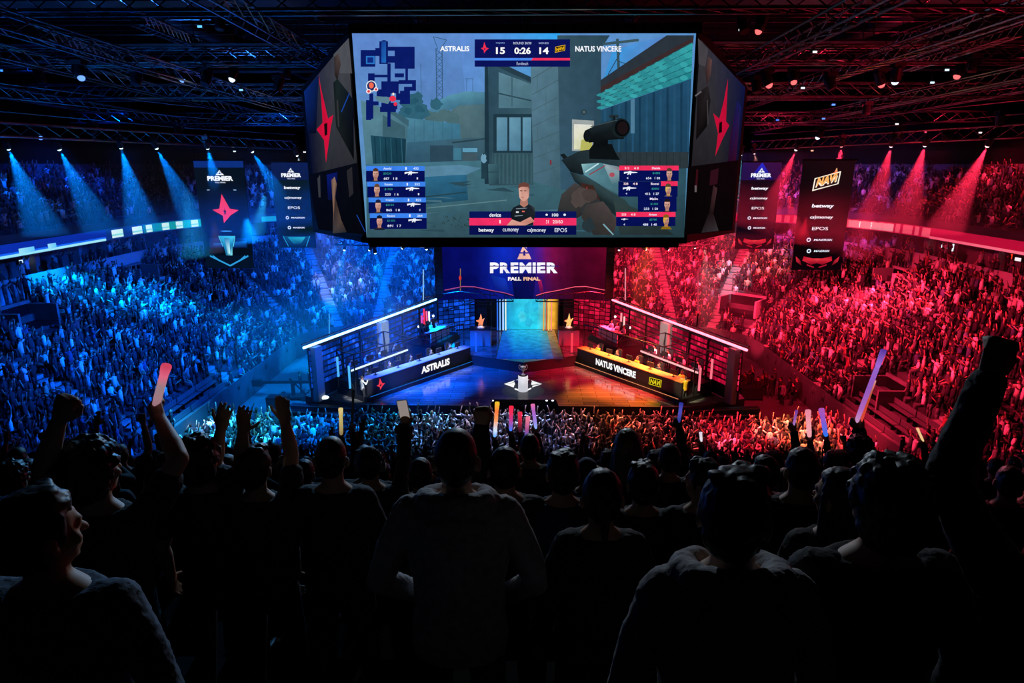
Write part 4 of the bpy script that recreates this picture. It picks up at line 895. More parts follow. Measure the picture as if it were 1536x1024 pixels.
def booth(s):
    side = 'blue' if s < 0 else 'red'
    def X(v): v = Vector(v); return Vector((v.x * -s, v.y, v.z))
    A, B = Vector((NE.x, NE.y, 0)), Vector((IN.x, IN.y, 0)); e_ = (B - A).normalized(); L = (B - A).length
    nb = Vector((-e_.y, e_.x, 0))          # pointing backwards, away from the audience
    def W(u, v, z): return X(A + e_ * u + nb * v + Vector((0, 0, z)))
    rz = math.atan2(W(1, 0, 0).y - W(0, 0, 0).y, W(1, 0, 0).x - W(0, 0, 0).x)
    ex = (W(1, 0, 0) - W(0, 0, 0)); ang = math.atan2(ex.y, ex.x)
    fwd = W(0, -1, 0) - W(0, 0, 0); head = math.atan2(fwd.y, fwd.x) - PI / 2      # heading of people facing the audience
    ZP = ZS + .35
    def bx(mb, u0, u1, v0, v1, z0, z1, mi=0):
        mb.box(W((u0 + u1) / 2, (v0 + v1) / 2, (z0 + z1) / 2), (abs(u1 - u0), abs(v1 - v0), z1 - z0), ang, mi); return mb
    VB = lambda u: 2.95 + .25 * u
    m = MB(); prism(m, [tuple(W(*q, 0))[:2] for q in ((-.3, -.25), (L + .4, -.25), (L + .4, VB(L)), (-.3, VB(-.3)))], ZS, ZP); prism(m, [tuple(W(*q, 0))[:2] for q in ((0, 1.75), (6.4, 2.6), (6.4, VB(6.4)), (0, VB(0)))], ZP, ZP + .55); o = struct('floor_booth_%s' % side, m, M_dark)
    # desk
    c = W(L / 2, .35, ZP)
    d = thing('player_desk', 'long dark player desk with white lettering on the %s side of the stage' % side, 'desk', tuple(c))
    m = MB(); bx(m, 0, L, 0, .1, ZP + .01, ZP + 1.02); fp = obj('front_panel', m, M_black, d)
    m = MB(); bx(m, -.02, L + .02, -.06, .8, ZP + 1.02, ZP + 1.08); obj('top', m, mat('desk_top_' + side, '#5a6a8c' if s < 0 else '#c8803c', .4), d)
    for u in (.06, L - .06): m = MB(); bx(m, u - .05, u + .05, .12, .78, ZP + .01, ZP + 1.02); obj('side_panel', m, M_black, d)
    m = MB(); bx(m, 0, L, -.1, -.02, ZS + .12, ZS + .24); obj('kick_strip', m, M_dark, d)
    m = MB(); bx(m, 0, L, -.27, -.255, ZP - .06, ZP - .03); obj('light_strip', m, emat('desk_strip_' + side, '#1a78e0' if s < 0 else '#ff9a6a', .9), d)
    p = Paint(lambda x, y, k: W((x if s < 0 else L - x), -.012 - .0008 * k, ZP + 1.02 - y))
    if s < 0:
        p.text('ASTRALIS', 5.0, .26, 8.0, .80, '#ffffff', .05); obj('front_lettering', p, emat_v, fp, colors=True); p = Paint(p.fn); star(p, 1.15, .55, .78, .86, '#f03a4e', '#05060a')
    else:
        p.text('NATUS VINCERE', 2.15, .28, 6.3, .80, '#ffffff', .05); obj('front_lettering', p, emat_v, fp, colors=True); p = Paint(p.fn); badge(p, 7.6, .26, 8.7, .86, .06, 'NAVI', '#e8d020', '#141206')
    obj('team_emblem', p, emat_v, fp, colors=True)
    # players, chairs, monitors
    for k in range(5):
        u = 1.05 + k * (L - 2.1) / 4
        loc = W(u, 1.25, ZP); nm = ['nearest the camera', 'second from the near end', 'in the middle', 'second from the portal', 'nearest the portal'][k]
        chair(loc, head, M_chair, 'black gaming chair behind the %s side player desk, %s' % (side, nm), 'gaming chairs')
        SEATS.append((loc, head, 'player', s, 'seated player in %s at the %s desk, %s' % ('dark jersey' if s < 0 else 'yellow or black jersey', side, nm)))
        monitor(W(u + .1, .5, ZP + 1.08), head, 'monitor on the %s side player desk, %s' % (side, nm), 'desk monitors')
    # rear row
    ZR = ZP + .55
    Wr = lambda u, dv, z: W(u, 1.85 + .13 * u + dv, z)
    d = thing('rear_desk', 'narrow rear desk with a white light edge on the %s side' % side, 'desk', tuple(Wr(3.2, .2, ZR)))
    m = MB(); m.bar(Wr(.2, .22, ZR + .77), Wr(6.2, .22, ZR + .77), .44, .06); obj('top', m, M_dark, d); m = MB(); m.bar(Wr(.2, -.02, ZR + .78), Wr(6.2, -.02, ZR + .78), .03, .13); obj('light_edge', m, emat('rear_strip_' + side, '#d8f0ff' if s < 0 else '#ffb0b0', 1.2), d)
    for u in (.4, 3.2, 6.0): m = MB(); m.bar(Wr(u, .2, ZR), Wr(u, .2, ZR + .74), .07); obj('leg', m, M_black, d)
    for k in range(4):
        u = .8 + k * 1.5; loc = Wr(u, .62, ZR)
        chair(loc, head, M_chair, 'black chair at the rear desk on the %s side, %s from the near end' % (side, ORD[k]), 'gaming chairs')
        monitor(Wr(u, .25, ZR + .8), head, 'monitor on the %s side rear desk, %s from the near end' % (side, ORD[k]), 'desk monitors')
        SEATS.append((loc, head, 'staff', s, 'seated helper at the rear desk on the %s side, %s from the near end' % (side, ORD[k])))
    # frame of the booth
    fr = thing('booth_frame', 'thin dark frame of posts and rails round the %s side booth' % side, 'frame', tuple(W(L / 2, 2.4, ZP)))
    us = [-.2, L * .25, L * .5, L * .75, L + .3]
    for u in us:
        for v in (.95, VB(u) - .1):
            if v < 1 and u in us[1:4] or (v > 1 and u > 6.5): continue
            m = MB(); m.bar(W(u, v, ZP), W(u, v, ZP + 2.75), .07); obj('post', m, M_dark, fr)
    m = MB(); m.bar(W(us[0], .95, ZP + 2.75), W(us[-1], .95, ZP + 2.75), .07); m.bar(W(us[0], VB(us[0]) - .1, ZP + 2.75), W(us[2], VB(us[2]) - .1, ZP + 2.75), .07)
    for u in us[:3]: m.bar(W(u, .95, ZP + 2.75), W(u, VB(u) - .1, ZP + 2.75), .06)
    obj('rail', m, M_dark, fr)
    m = MB(); m.bar(W(us[0], .95, ZP + .05), W(us[0], VB(-.2) - .1, ZP + 2.7), .05); obj('brace', m, M_dark, fr)
    for v_, z0_, z1_ in ((1.4, .3, 1.9), (2.6, .9, 2.3)): m = MB(); m.bar(W(-.32, v_, ZP + z0_), W(-.32, v_, ZP + z1_), .12); obj('end_light', m, emat('end_light_' + side, '#50b8ff' if s < 0 else '#ff7888', 1.), fr)
    # glowing door posts at the inner end
    g = W(L + .9, .2, ZS)
    r = thing('door_post', 'upright %s lit post at the inner end of the %s side desk' % ('blue' if s < 0 else 'pink', side), 'post', tuple(g))
    m = MB(); m.bar(g, g + Vector((0, 0, 2.35)), .16); obj('post', m, glow_mat('door_post_' + side, '#1040e0' if s < 0 else '#ff4a5c', .55, (.3, .3, .3)), r); m = MB(); m.box(g + Vector((0, 0, .02)), (.5, .5, .04), ang); obj('foot', m, M_dark, r)
    if s > 0: m = MB(); m.bar(g + Vector((0, 0, .1)), g + Vector((1.2, .5, .1)), .1); obj('foot_bar', m, emat('door_bar', '#ff5a64', 1.), r)
    # light wall behind
    a, b = X(WA), X(Vector((WB.x, WB.y, 5.4))); w = (b - a); Lw = w.length; w.normalize(); wn = Vector((w.y, -w.x, 0)) * (1 if s < 0 else -1)
    def V(u, v, z): return a + w * u + wn * v + Vector((0, 0, z - 5.4))
    wa = math.atan2(w.y, w.x)
    lw = thing('light_wall', 'long %s lit slatted wall topped by a bright tube behind the %s side booth' % (side, side), 'wall panel', tuple(V(Lw / 2, 0, ZS)))
    m = MB(); m.box(V(Lw / 2, -.12, ZS + 1.9), (Lw, .1, 3.7), wa); obj('back_panel', m, M_black, lw)
    p = Paint(lambda x, y, k: V(x, -.06 + .0008 * k, y)); rows = 7
    for k in range(rows):
        z = ZS + 1.0 + k * .38; n = 46
        for i in range(n):
            br = random.choice([.35, .5, .7, 1.]) * (.65 + .35 * math.sin(i * .7 + k)); c = (lin('#1058f0') if s < 0 else lin('#f01448')); c = tuple(x * max(.12, br) + (.06 * max(0, br - .7)) for x in c)
            x0_ = Lw * i / n; p.add([V(x0_ + .01, -.055, z + .0), V(x0_ + Lw / n - .02, -.055, z + .0), V(x0_ + Lw / n - .02, -.055, z + .33), V(x0_ + .01, -.055, z + .33)], [(0, 1, 2, 3)], 0, c)
    obj('lit_blocks', p, screen_mat('light_wall_led_' + side, 1.25, .35, 3.), lw, colors=True)
    for k in range(rows + 1): m = MB(); z = ZS + .96 + k * .38; m.bar(V(0, 0, z), V(Lw, 0, z), .05, .07); obj('slat', m, M_dark, lw)
    for u in (Lw * .2, Lw * .33, Lw * .68, Lw * .84): m = MB(); m.bar(V(u, .05, ZS), V(u, .05, 5.25), .14); obj('upright', m, M_dark, lw)
    for u, hw in ((.45, .34), (Lw * .5, .5)): m = MB(); m.box(V(u, .12, ZS + 1.9), (hw * 2, .5, 3.75), wa); obj('pillar', m, mat('pillar_' + side, (.2, .2, .22), .5), lw)
    m = MB(); m.tube(V(-.6, .1, 5.45), V(Lw + .2, .1, 5.45), .085, n=10); obj('top_tube', m, emat('top_tube_' + side, '#9cd6ff' if s < 0 else '#ff7a90', 3.2, True), lw)
    m = MB(); m.tube(V(-.6, -.05, 5.66), V(Lw + .2, -.05, 5.66), .05, n=6); obj('top_rail', m, M_dark, lw)
    # second lit wall between the booth wall and the portal
    P0, P1 = Vector((s * 7.7, 55.6, 0)), Vector((s * 4.5, 57.3, 0)); dv = (P1 - P0); Lr = dv.length; dv.normalize(); nr = Vector((0, -1, 0)); nr = (nr - dv * nr.dot(dv)).normalized()
    rl = thing('rear_light_wall', 'short %s lit grid wall behind the star statue' % side, 'wall panel', tuple((P0 + P1) / 2 + Vector((0, 0, ZS))))
    m = MB(); m.box((P0 + P1) / 2 + Vector((0, 0, ZS + 2.0)) - nr * .1, (Lr, .1, 4.0), math.atan2(dv.y, dv.x)); obj('back_panel', m, M_black, rl)
    p = Paint(lambda x, y, k: P0 + dv * x + nr * (.0 + .0008 * k) + Vector((0, 0, y)))
    for ia in range(7):
        for ib in range(9):
            br = random.choice([.2, .35, .6, .9, 1.2]); c = tuple(x * br for x in lin('#1254e8' if s < 0 else '#e81844')); x0_, z0_ = Lr * ia / 7, ZS + .5 + .37 * ib
            p.k = 1; p.add([p.fn(x0_ + .03, z0_, 1), p.fn(x0_ + Lr / 7 - .03, z0_, 1), p.fn(x0_ + Lr / 7 - .03, z0_ + .3, 1), p.fn(x0_ + .03, z0_ + .3, 1)], [(0, 1, 2, 3)], 0, c)
    obj('lit_blocks', p, screen_mat('rear_wall_led_' + side, .9, .3, 3.), rl, colors=True)
    for q_ in (P0, P1): m = MB(); m.bar(q_ + Vector((0, 0, ZS)) + nr * .06, q_ + Vector((0, 0, 5.4)) + nr * .06, .12); obj('upright', m, M_dark, rl)
    # upper deck with a lamp-lit table
    def Dk(u, v, z): return V(Lw * .66 + u, .25 + v, z)
    ZD = ZS + 1.35
    dk = thing('raised_deck', 'raised dark deck with railings between the %s light wall and portal' % side, 'platform', tuple(Dk(2.6, 1.6, ZS)))
    m = MB(); m.box(Dk(2.4, 1.3, (ZS + ZD) / 2), (4.6, 2.3, ZD - ZS), wa); obj('body', m, M_black, dk); m = MB(); m.box(Dk(2.4, 1.3, ZD + .02), (4.7, 2.4, .05), wa); obj('deck', m, M_dark, dk)
    m = MB()
    for i in range(6):
        for v in (.15, 2.45): m.bar(Dk(.12 + i * .91, v, ZD), Dk(.12 + i * .91, v, ZD + 1.05), .05)
    for z in (.55, 1.05):
        for v in (.15, 2.45): m.bar(Dk(.12, v, ZD + z), Dk(4.67, v, ZD + z), .05)
        m.bar(Dk(.12, .15, ZD + z), Dk(.12, 2.45, ZD + z), .05)
    obj('railing', m, M_dark, dk)
    for k in range(5): m = MB(); z = ZS + .27 * (k + 1); m.box(Dk(4.87 + .3 * (4 - k), 1.3, (ZS + z) / 2), (.3, 2.0, z - ZS), wa); m.box(Dk(5.03 + .3 * (4 - k), 1.3, z - .02), (.03, 2.0, .05), wa, 1); obj('step', m, [M_dark, M_fascia], dk)
    tb = thing('deck_table', 'pale covered table on the raised deck on the %s side' % side, 'table', tuple(Dk(2.5, 1.7, ZD + .05)))
    m = MB(); m.box(Dk(2.5, 1.75, ZD + .8), (3.2, .7, .06), wa); obj('top', m, M_white, tb); m = MB(); m.box(Dk(2.5, 2.0, ZD + .42), (3.1, .06, .72), wa); obj('front_panel', m, M_white, tb)
    for k in range(3):
        loc = Dk(1.5 + k * 1.0, 1.1, ZD + .045); SEATS.append((loc, wa + (PI if s < 0 else 0) + (0), 'staff', s, '%s presenter seated at the pale table on the %s side deck' % (ORD[k], side)))
        chair(loc, math.atan2(wn.y, wn.x) - PI / 2, M_chair, 'dark chair behind the pale deck table on the %s side, %s one' % (side, ORD[k]), 'gaming chairs'); SEATS[-1] = (loc, math.atan2(wn.y, wn.x) - PI / 2, 'staff', s, SEATS[-1][4])
    # lamp stand glowing on the deck
    lp = thing('lamp_stand', ('red and white' if s < 0 else 'pale pink') + ' glowing lamp stand at the rear of the %s side deck' % side, 'lamp', tuple(Dk(3.0, .35, ZD + .05)))
    m = MB(); m.bar(Dk(3.0, .35, ZD + .05), Dk(3.0, .35, ZD + 2.3), .06); obj('stand', m, M_dark, lp)
    for k, (u, c, zz, h) in enumerate([(3.1, '#f02a50', .9, 1.5), (3.5, '#ff5a8a', .7, 1.4), (3.9, '#e8f4ff', 1.0, 1.0), (2.7, '#c84aa0', 1.1, .8)] if s < 0 else [(3.1, '#ffb8b0', .9, .9), (3.6, '#ff8a90', 1.2, .8)]):
        m = MB(); m.bar(Dk(u - .4, .4, ZD + zz), Dk(u - .4, .4, ZD + zz + h), .12); obj('glow_panel', m, emat('lamp_glow_%s_%d' % (side, k), c, 1.4), lp)
    m = MB()
    for u, zz in ((4.6, 1.5), (4.1, 1.0), (2.2, 1.1)): m.ball(Dk(u - .5, .45, ZD + zz), .10)
    obj('bulb', m, emat('lamp_bulb_' + side, '#e0f4ff' if s < 0 else '#ffd0c8', 3.), lp)
emat_v = screen_mat('lettering_white', .95)
booth(-1); booth(1)
# bright floor lamps on the stage corners
for px, py, c, sd in ((487, 599, '#d8f8ff', 'blue'), (1097, 598, '#ffd8d8', 'red')):
    q = at_z(px, py, ZS); r = thing('corner_lamp', 'bright oblong floor lamp on the %s side stage corner' % sd, 'lamp', (q.x, q.y, ZS))
    q.x = max(-bl + .4, min(bl - .4, q.x))
    m = MB(); m.box((q.x, q.y, ZS + .1), (.75, .4, .18), .15); obj('casing', m, M_black, r); m = MB(); m.ball((q.x, q.y - .12, ZS + .2), (.36, .2, .12)); obj('lens', m, emat('corner_lamp_' + sd, c, 2.5), r)
# slim upright light poles behind the walls
for px, yt, yb, D, c, lb in ((635, 404, 452, 56.5, '#a8d8ff', 'white blue pole beside the left loudspeaker column'), (938, 402, 450, 56.5, '#ffa0b0', 'pink pole beside the right loudspeaker column'), (494, 470, 512, 47, '#3aa0e8', 'dim cyan pole behind the near end of the blue tube'), (1047, 405, 470, 50, '#c83a54', 'dim red pole behind the red light wall')):
    a, b = at_y(px, yt, D), at_y(px, yb, D); r = thing('light_pole', 'slim upright ' + lb, 'light pole', (b.x, D, 0))
    m = MB(); m.tube((b.x, D, 0), (b.x, D, b.z), .06, n=6); obj('stand', m, M_dark, r); m = MB(); m.tube((b.x, D, b.z), (a.x, D, a.z), .05, n=6); obj('tube', m, emat('pole_%d' % px, c, .8), r)
# camera crane at the left of the stage
q = at_z(441, 598, 0); q2 = at_y(490, 575, q.y)
r = thing('camera_crane', 'dark camera crane standing on the floor left of the stage', 'camera crane', (q.x, q.y, 0))
zc = at_y(441, 574, q.y).z
m = MB(); m.bar((q.x, q.y, .25), (q.x, q.y, zc), .22); m.bar((q.x - .2, q.y, 1.6), (q.x + 1., q.y, .3), .09); obj('column', m, M_black, r)
m = MB(); m.bar((q.x - 2.6, q.y, zc + .02), (q.x + 3.4, q.y, zc + .12), .14, .2); obj('arm', m, M_black, r)
m = MB(); m.box((q.x - 2.6, q.y, zc), (.7, .4, .5)); obj('counterweight', m, M_black, r); m = MB(); m.box((q.x + 3.5, q.y, zc - .2), (.5, .35, .35)); m.tube((q.x + 3.5, q.y - .17, zc - .2), (q.x + 3.5, q.y - .4, zc - .2), .1); obj('camera', m, M_black, r)
m = MB(); m.box((q.x, q.y, .25), (2.2, .9, .14)); obj('base', m, M_black, r)
for sx in (-1, 1):
    for sy in (-1, 1): m = MB(); m.tube((q.x + sx * .95, q.y + sy * .5 - .06, .2), (q.x + sx * .95, q.y + sy * .5 + .06, .2), .2, n=14); obj('wheel', m, M_black, r)
# empty bench rows at the front corners of the stands
def benches(s, y0, n, grp):
    for k in range(n):
        x = s * (20.6 + .85 * k + .35); z = low_z(k)
        for j in range(3):
            y = y0 + j * 2.4; r = thing('bench_row', 'empty bench row at the front of the %s stand, %s tier, %s section' % ('left' if s < 0 else 'right', ORD[k], ['near', 'middle', 'far'][j]), 'bench', (x, y, z), grp)
            m = MB(); m.box((x, y, z + .42), (.36, 2.3, .05)); obj('seat', m, M_seat, r); m = MB(); m.box((x + s * .2, y, z + .66), (.05, 2.3, .34)); obj('backrest', m, M_seat, r)
            for yy in (-.9, .9): m = MB(); m.box((x, y + yy, z + .2), (.28, .06, .4)); obj('leg', m, M_dark, r)
benches(1, 34.0, 3, 'empty benches on the red side'); benches(-1, 36.5, 2, 'empty benches on the blue side')
BENCH = [(1, 32.6, 40.2, 3), (-1, 35.2, 42.6, 2)]
# road cases on the floor beside the stage
for k, (px, py, sx, sy, h) in enumerate([(1085, 575, 1.2, .8, 1.), (1125, 590, 1.6, .8, .8), (418, 605, 1.4, .8, .8)]):
    q = at_z(px, py + 8, 0); r = thing('road_case', ['dark road case behind the red stage stairs', 'long dark road case beside the standing staff', 'dark road case by the camera crane'][k], 'case', (q.x, q.y, 0))
    m = MB(); m.box((q.x, q.y, h / 2 + .1), (sx, sy, h)); obj('body', m, M_black, r); m = MB(); m.box((q.x, q.y, h + .12), (sx + .04, sy + .04, .06)); obj('lid', m, M_dark, r)
    m = MB(); [m.tube((q.x + a * sx * .4, q.y + b * sy * .35, 0), (q.x + a * sx * .4, q.y + b * sy * .35, .1), .05, n=8) for a in (-1, 1) for b in (-1, 1)]; obj('casters', m, M_black, r)
# ------------------------------------------------------------------ people
SKIN = rand_mat('skin', ['#c89070', '#d8a484', '#b07a5a', '#e0b090', '#8a5a40', '#cfa080'], .6)
HAIR = rand_mat('hair', [(.012, .009, .007), (.03, .018, .01), (.06, .035, .016), (.02, .014, .01), (.16, .1, .045), (.01, .01, .01)], .55)
CLOTH_DK = rand_mat('dark_cloth', [(.02, .02, .022), (.035, .035, .04), (.015, .015, .018), (.03, .04, .08), (.06, .06, .065), (.025, .02, .02), (.05, .02, .02)], .85)
CLOTH_LT = rand_mat('crowd_cloth', [(.03, .03, .035), (.6, .6, .62), (.08, .08, .09), (.25, .25, .27), (.7, .68, .66), (.05, .05, .1), (.3, .08, .08), (.02, .02, .02), (.45, .4, .3), (.12, .14, .2)], .85)
JEANS = rand_mat('trousers', [(.02, .02, .025), (.03, .04, .07), (.05, .05, .055), (.015, .015, .015)], .85)
SHOE = mat('shoe_leather', (.03, .03, .03), .5)
def remesh(mb, voxel, name, mt, smooth=2, fac=.5, disp=0.):
    me = mb.mesh('tmp'); o = bpy.data.objects.new('tmp', me); COL.objects.link(o)
    r = o.modifiers.new('r', 'REMESH'); r.mode = 'VOXEL'; r.voxel_size = voxel; r.use_smooth_shade = True
    if smooth: s = o.modifiers.new('s', 'SMOOTH'); s.factor = fac; s.iterations = smooth
    dg = bpy.context.evaluated_depsgraph_get(); out = bpy.data.meshes.new_from_object(o.evaluated_get(dg), depsgraph=dg)
    bpy.data.objects.remove(o); bpy.data.meshes.remove(me)
    if disp:
        n = len(out.vertices); co = np.empty(n * 3, np.float32); out.vertices.foreach_get('co', co); co = co.reshape(-1, 3)
        for i in range(n):
            v = Vector(co[i]); w = noise.noise_vector(v * 38) * disp * .8 + noise.noise_vector(v * 90) * disp * .6; co[i] += w
        out.vertices.foreach_set('co', co.ravel())
    out.name = name; out.materials.clear(); out.materials.append(mt)
    out.polygons.foreach_set('use_smooth', [True] * len(out.polygons)); out.update()
    return out
ARM = {'down': ((.07, -.03, -.285), (.10, .06, -.53)), 'pocket': ((.10, -.035, -.28), (-.03, .13, -.46)), 'up': ((.09, .06, .27), (.05, .12, .53)),
       'out': ((.23, .06, .15), (.15, .16, .40)), 'clap': ((.12, .15, -.10), (-.13, .33, .06)), 'desk': ((.06, .14, -.24), (-.02, .40, -.22)),
       'phone': ((.14, .12, -.18), (.0, .34, .02)), 'wave': ((.25, .03, .08), (.30, .12, .35)), 'lap': ((.05, .02, -.27), (-.03, .26, -.36))}
def hand(mb, W, d, n, s, kind, sc=1.):
    """palm, four fingers and thumb growing from the wrist W along d; n = back of the hand"""
    d = d.normalized(); n = (n - d * n.dot(d)).normalized(); sv = d.cross(n) * s
    q = Matrix((sv, n, d)).transposed()
    P = lambda a, b, c: W + (sv * a + n * b + d * c) * sc
    mb.loft([(P(0, 0, -.02), .028 * sc, .022 * sc, q), (P(0, 0, .015), .036 * sc, .018 * sc, q), (P(0, 0, .055), .043 * sc, .016 * sc, q), (P(0, 0, .092), .041 * sc, .013 * sc, q), (P(0, 0, .10), .034 * sc, .008 * sc, q)], 12)
    curl = {'open': (8, 12, 10), 'relax': (22, 32, 20), 'fist': (78, 92, 60), 'grip': (60, 80, 50)}[kind]
    for i, (x, L) in enumerate(((-.031, .068), (-.0105, .078), (.0105, .074), (.031, .058))):
        p = P(x, 0, .09); a = 0; dr = sv * (x * (2.2 if kind == 'open' else .6))
        for j, f in enumerate((.46, .31, .23)):
            a += math.radians(curl[j] * (1 + .08 * i)); v = (d * math.cos(a) - n * math.sin(a) + dr).normalized(); p2 = p + v * (L * f * sc)
            mb.cap(p, p2, (.0095 - .0008 * j) * sc, (.0088 - .0008 * j) * sc, 7); p = p2
    p = P(-.034, -.005, .02); t1 = (-sv * (.9 if kind in ('open', 'relax') else .45) + d * .75 - n * .35).normalized(); p2 = p + t1 * .042 * sc; t2 = (-sv * .35 + d * .9 - n * (.2 if kind == 'open' else .8)).normalized() if kind in ('open', 'relax') else (sv * .5 + d * .55 - n * .75).normalized()
    mb.cap(p, p2, .013 * sc, .0105 * sc, 7); mb.cap(p2, p2 + t2 * .032 * sc, .0105 * sc, .0085 * sc, 7)
def figure(H=1.78, la='down', ra='down', lh='relax', rh='relax', turn=0., hair='short', hood=False, sit=False, wide=1., voxel=.012, female=False, lean=0., cloth=CLOTH_DK, hairm=HAIR, skin=SKIN, legs=JEANS, glasses=False, spread=.1, short_sleeve=False, phones=False, shirt_len=.0):
    """standing (or sitting) figure facing +Y with its feet at the origin -> list of (name, mesh, [children])"""
    k = H / 1.78
    dz = -.40 if sit else 0.
    sw = (.165 if female else .19) * wide; rs = 1 / 1.0
    Sx = lambda s: Vector((s * sw, 0, 1.43 + dz))
    def tor(mb, g, z0=.86, z1=1.56):
        R = [(.80, .150, .105), (.88, .172, .118), (1.0, .158, .108), (1.14, .158, .108), (1.28, .182, .118), (1.38, .196, .112), (1.44, .180, .098), (1.49, .115, .08), (1.53, .066, .062), (1.58, .055, .058)]
        if female: R = [(z, rx * (.92 if z > 1.05 else 1.04), ry * .95) for z, rx, ry in R]
        mb.loft([((0, (z - .9) * lean * .3, z + dz), rx * (wide if z < 1.5 else 1) + g, ry * (.5 + .5 * wide) + g) for z, rx, ry in R if z0 <= z <= z1], 20)
    arms = []
    for s, a, hk in ((-1, la, lh), (1, ra, rh)):
        S = Sx(s)
        if isinstance(a, str): E = S + Vector((s * ARM[a][0][0], ARM[a][0][1], ARM[a][0][2])); Wp = S + Vector((s * ARM[a][1][0], ARM[a][1][1], ARM[a][1][2])); hint = None
        else: E, Wp = Vector(a[0]) / k, Vector(a[1]) / k
        arms.append((s, S, E, Wp, hk))
    hipz = .90 + dz
    legsP = []
    for s in (-1, 1):
        hip = Vector((s * .095, 0, hipz))
        if sit: kn = Vector((s * .13, .42, .50)); an = Vector((s * .13, .46, .09))
        else: kn = Vector((s * (.085 + spread * .4), .02, .48)); an = Vector((s * (.08 + spread * .6), -.02, .09))
        legsP.append((s, hip, kn, an))
    hc = Vector((0, .012, 1.655 + dz)); RM = Matrix.Rotation(turn, 3, 'Z')
    # body
    b = MB(); tor(b, -.012); b.cap((0, -.012, 1.44 + dz), (0, .004, 1.60 + dz), .062 * (.88 if female else 1), .056, 14)
    for s, S, E, Wp, hk in arms:
        b.cap(S + Vector((-s * .02, 0, -.005)), E, .054 * wide, .040, 12); b.cap(E, E.lerp(Wp, .35), .041, .043, 12); b.cap(E.lerp(Wp, .35), Wp, .042, .027, 12)
        d = (Wp - E).normalized(); nn = Vector((0, -1, .25)) if d.z > .2 else Vector((s * 1., -.2, .3))
        hand(b, Wp + d * .02, d, nn, s, hk)
    for s, hip, kn, an in legsP:
        b.cap(hip, kn, .078, .055, 12); b.cap(kn, kn.lerp(an, .35), .054, .056, 12); b.cap(kn.lerp(an, .35), an, .054, .036, 12)
        b.loft([(an + Vector((0, -.06, -.05)), .03, .03, Matrix.Rotation(-PI / 2, 3, 'X')), (an + Vector((0, .02, -.045)), .042, .042, Matrix.Rotation(-PI / 2, 3, 'X')), (an + Vector((0, .15, -.062)), .045, .022, Matrix.Rotation(-PI / 2, 3, 'X')), (an + Vector((0, .19, -.07)), .03, .014, Matrix.Rotation(-PI / 2, 3, 'X'))], 10)
    hd = MB()
    hd.ball((0, -.012, .02), (.076, .098, .100), 18, 12); hd.loft([((0, .02, -.11), .030, .035), ((0, .022, -.095), .046, .058), ((0, .012, -.05), .062, .076), ((0, .0, .0), .071, .09), ((0, -.005, .05), .07, .092)], 18)
    hd.cap((0, .086, .0), (0, .107, -.03), .010, .014, 8); hd.cap((-.028, .082, .018), (.028, .082, .018), .014, .014, 8)       # nose, brow
    hd.cap((-.018, .082, -.062), (.018, .082, -.062), .009, .009, 8); hd.cap((-.015, .078, -.071), (.015, .078, -.071), .009, .009, 8); hd.ball((0, .066, -.098), (.022, .018, .016), 8, 6)  # lips, chin
    for s in (-1, 1):
        hd.ball((s * .031, .080, .002), (.013, .009, .009), 8, 6); hd.ball((s * .05, .06, -.03), (.02, .02, .02), 8, 6)
        hd.ball((s * .087, -.018, -.010), (.011, .022, .035), 10, 7); hd.ball((s * .081, -.005, -.03), (.012, .014, .018), 8, 6)
    hd.xform(Matrix.Translation(hc) @ RM.to_4x4()); b.add(hd.v, hd.f)
    K = Matrix.Scale(k, 4)
    me_b = remesh(b.xform(K), voxel, 'person', skin, 1, .35)
    out = {'body': me_b}
    # shirt or hoodie
    c = MB(); tor(c, .010 + shirt_len * .0, .86, 1.50)
    c.loft([((0, 0, .80 + dz), .17 * wide, .125), ((0, 0, .84 + dz), .178 * wide, .13), ((0, 0, .92 + dz), .176 * wide, .126)], 20)
    for s, S, E, Wp, hk in arms:
        c.cap(S + Vector((-s * .03, 0, -.005)), S.lerp(E, .5), .072 * wide, .062, 12); c.ball(S + Vector((-s * .05, 0, .01)), (.085, .08, .06), 12, 8)
        if short_sleeve: c.cap(S.lerp(E, .3), S.lerp(E, .62), .066, .066, 12)
        else: c.cap(S.lerp(E, .5), E, .062, .054, 12); c.cap(E, E.lerp(Wp, .5), .055, .05, 12); c.cap(E.lerp(Wp, .5), E.lerp(Wp, 1.0), .05, .042, 12)
    if hood:
        pts = [Vector((.118 * math.cos(a) * 1.05, .0 + .115 * math.sin(a), 1.492 + dz + .035 * math.cos(a + PI / 2))) for a in [math.radians(x) for x in (60, 30, 0, -30, -60, -90, -120, -150, -180, -210, -240)]]
        for q0_, q1_ in zip(pts[:-1], pts[1:]): c.cap(q0_, q1_, .046, .046, 10)
        c.ball((0, -.128, 1.435 + dz), (.125, .05, .055), 14, 9)
    out['shirt'] = remesh(c.xform(K), voxel, 'hoodie' if hood else 'shirt', cloth, 2, .5, .004 if voxel < .011 else 0)
    # trousers
    t = MB(); t.loft([((0, 0, .80 + dz), .14, .10), ((0, 0, .86 + dz), .165, .115), ((0, 0, .93 + dz), .165, .113), ((0, 0, 1.0 + dz), .15, .10)], 18)
    for s, hip, kn, an in legsP: t.cap(hip, kn, .092, .068, 12); t.cap(kn, an + Vector((0, 0, .02)), .067, .052, 12)
    out['trousers'] = remesh(t.xform(K), max(voxel, .014), 'trousers', legs, 2)
    out['shoes'] = []
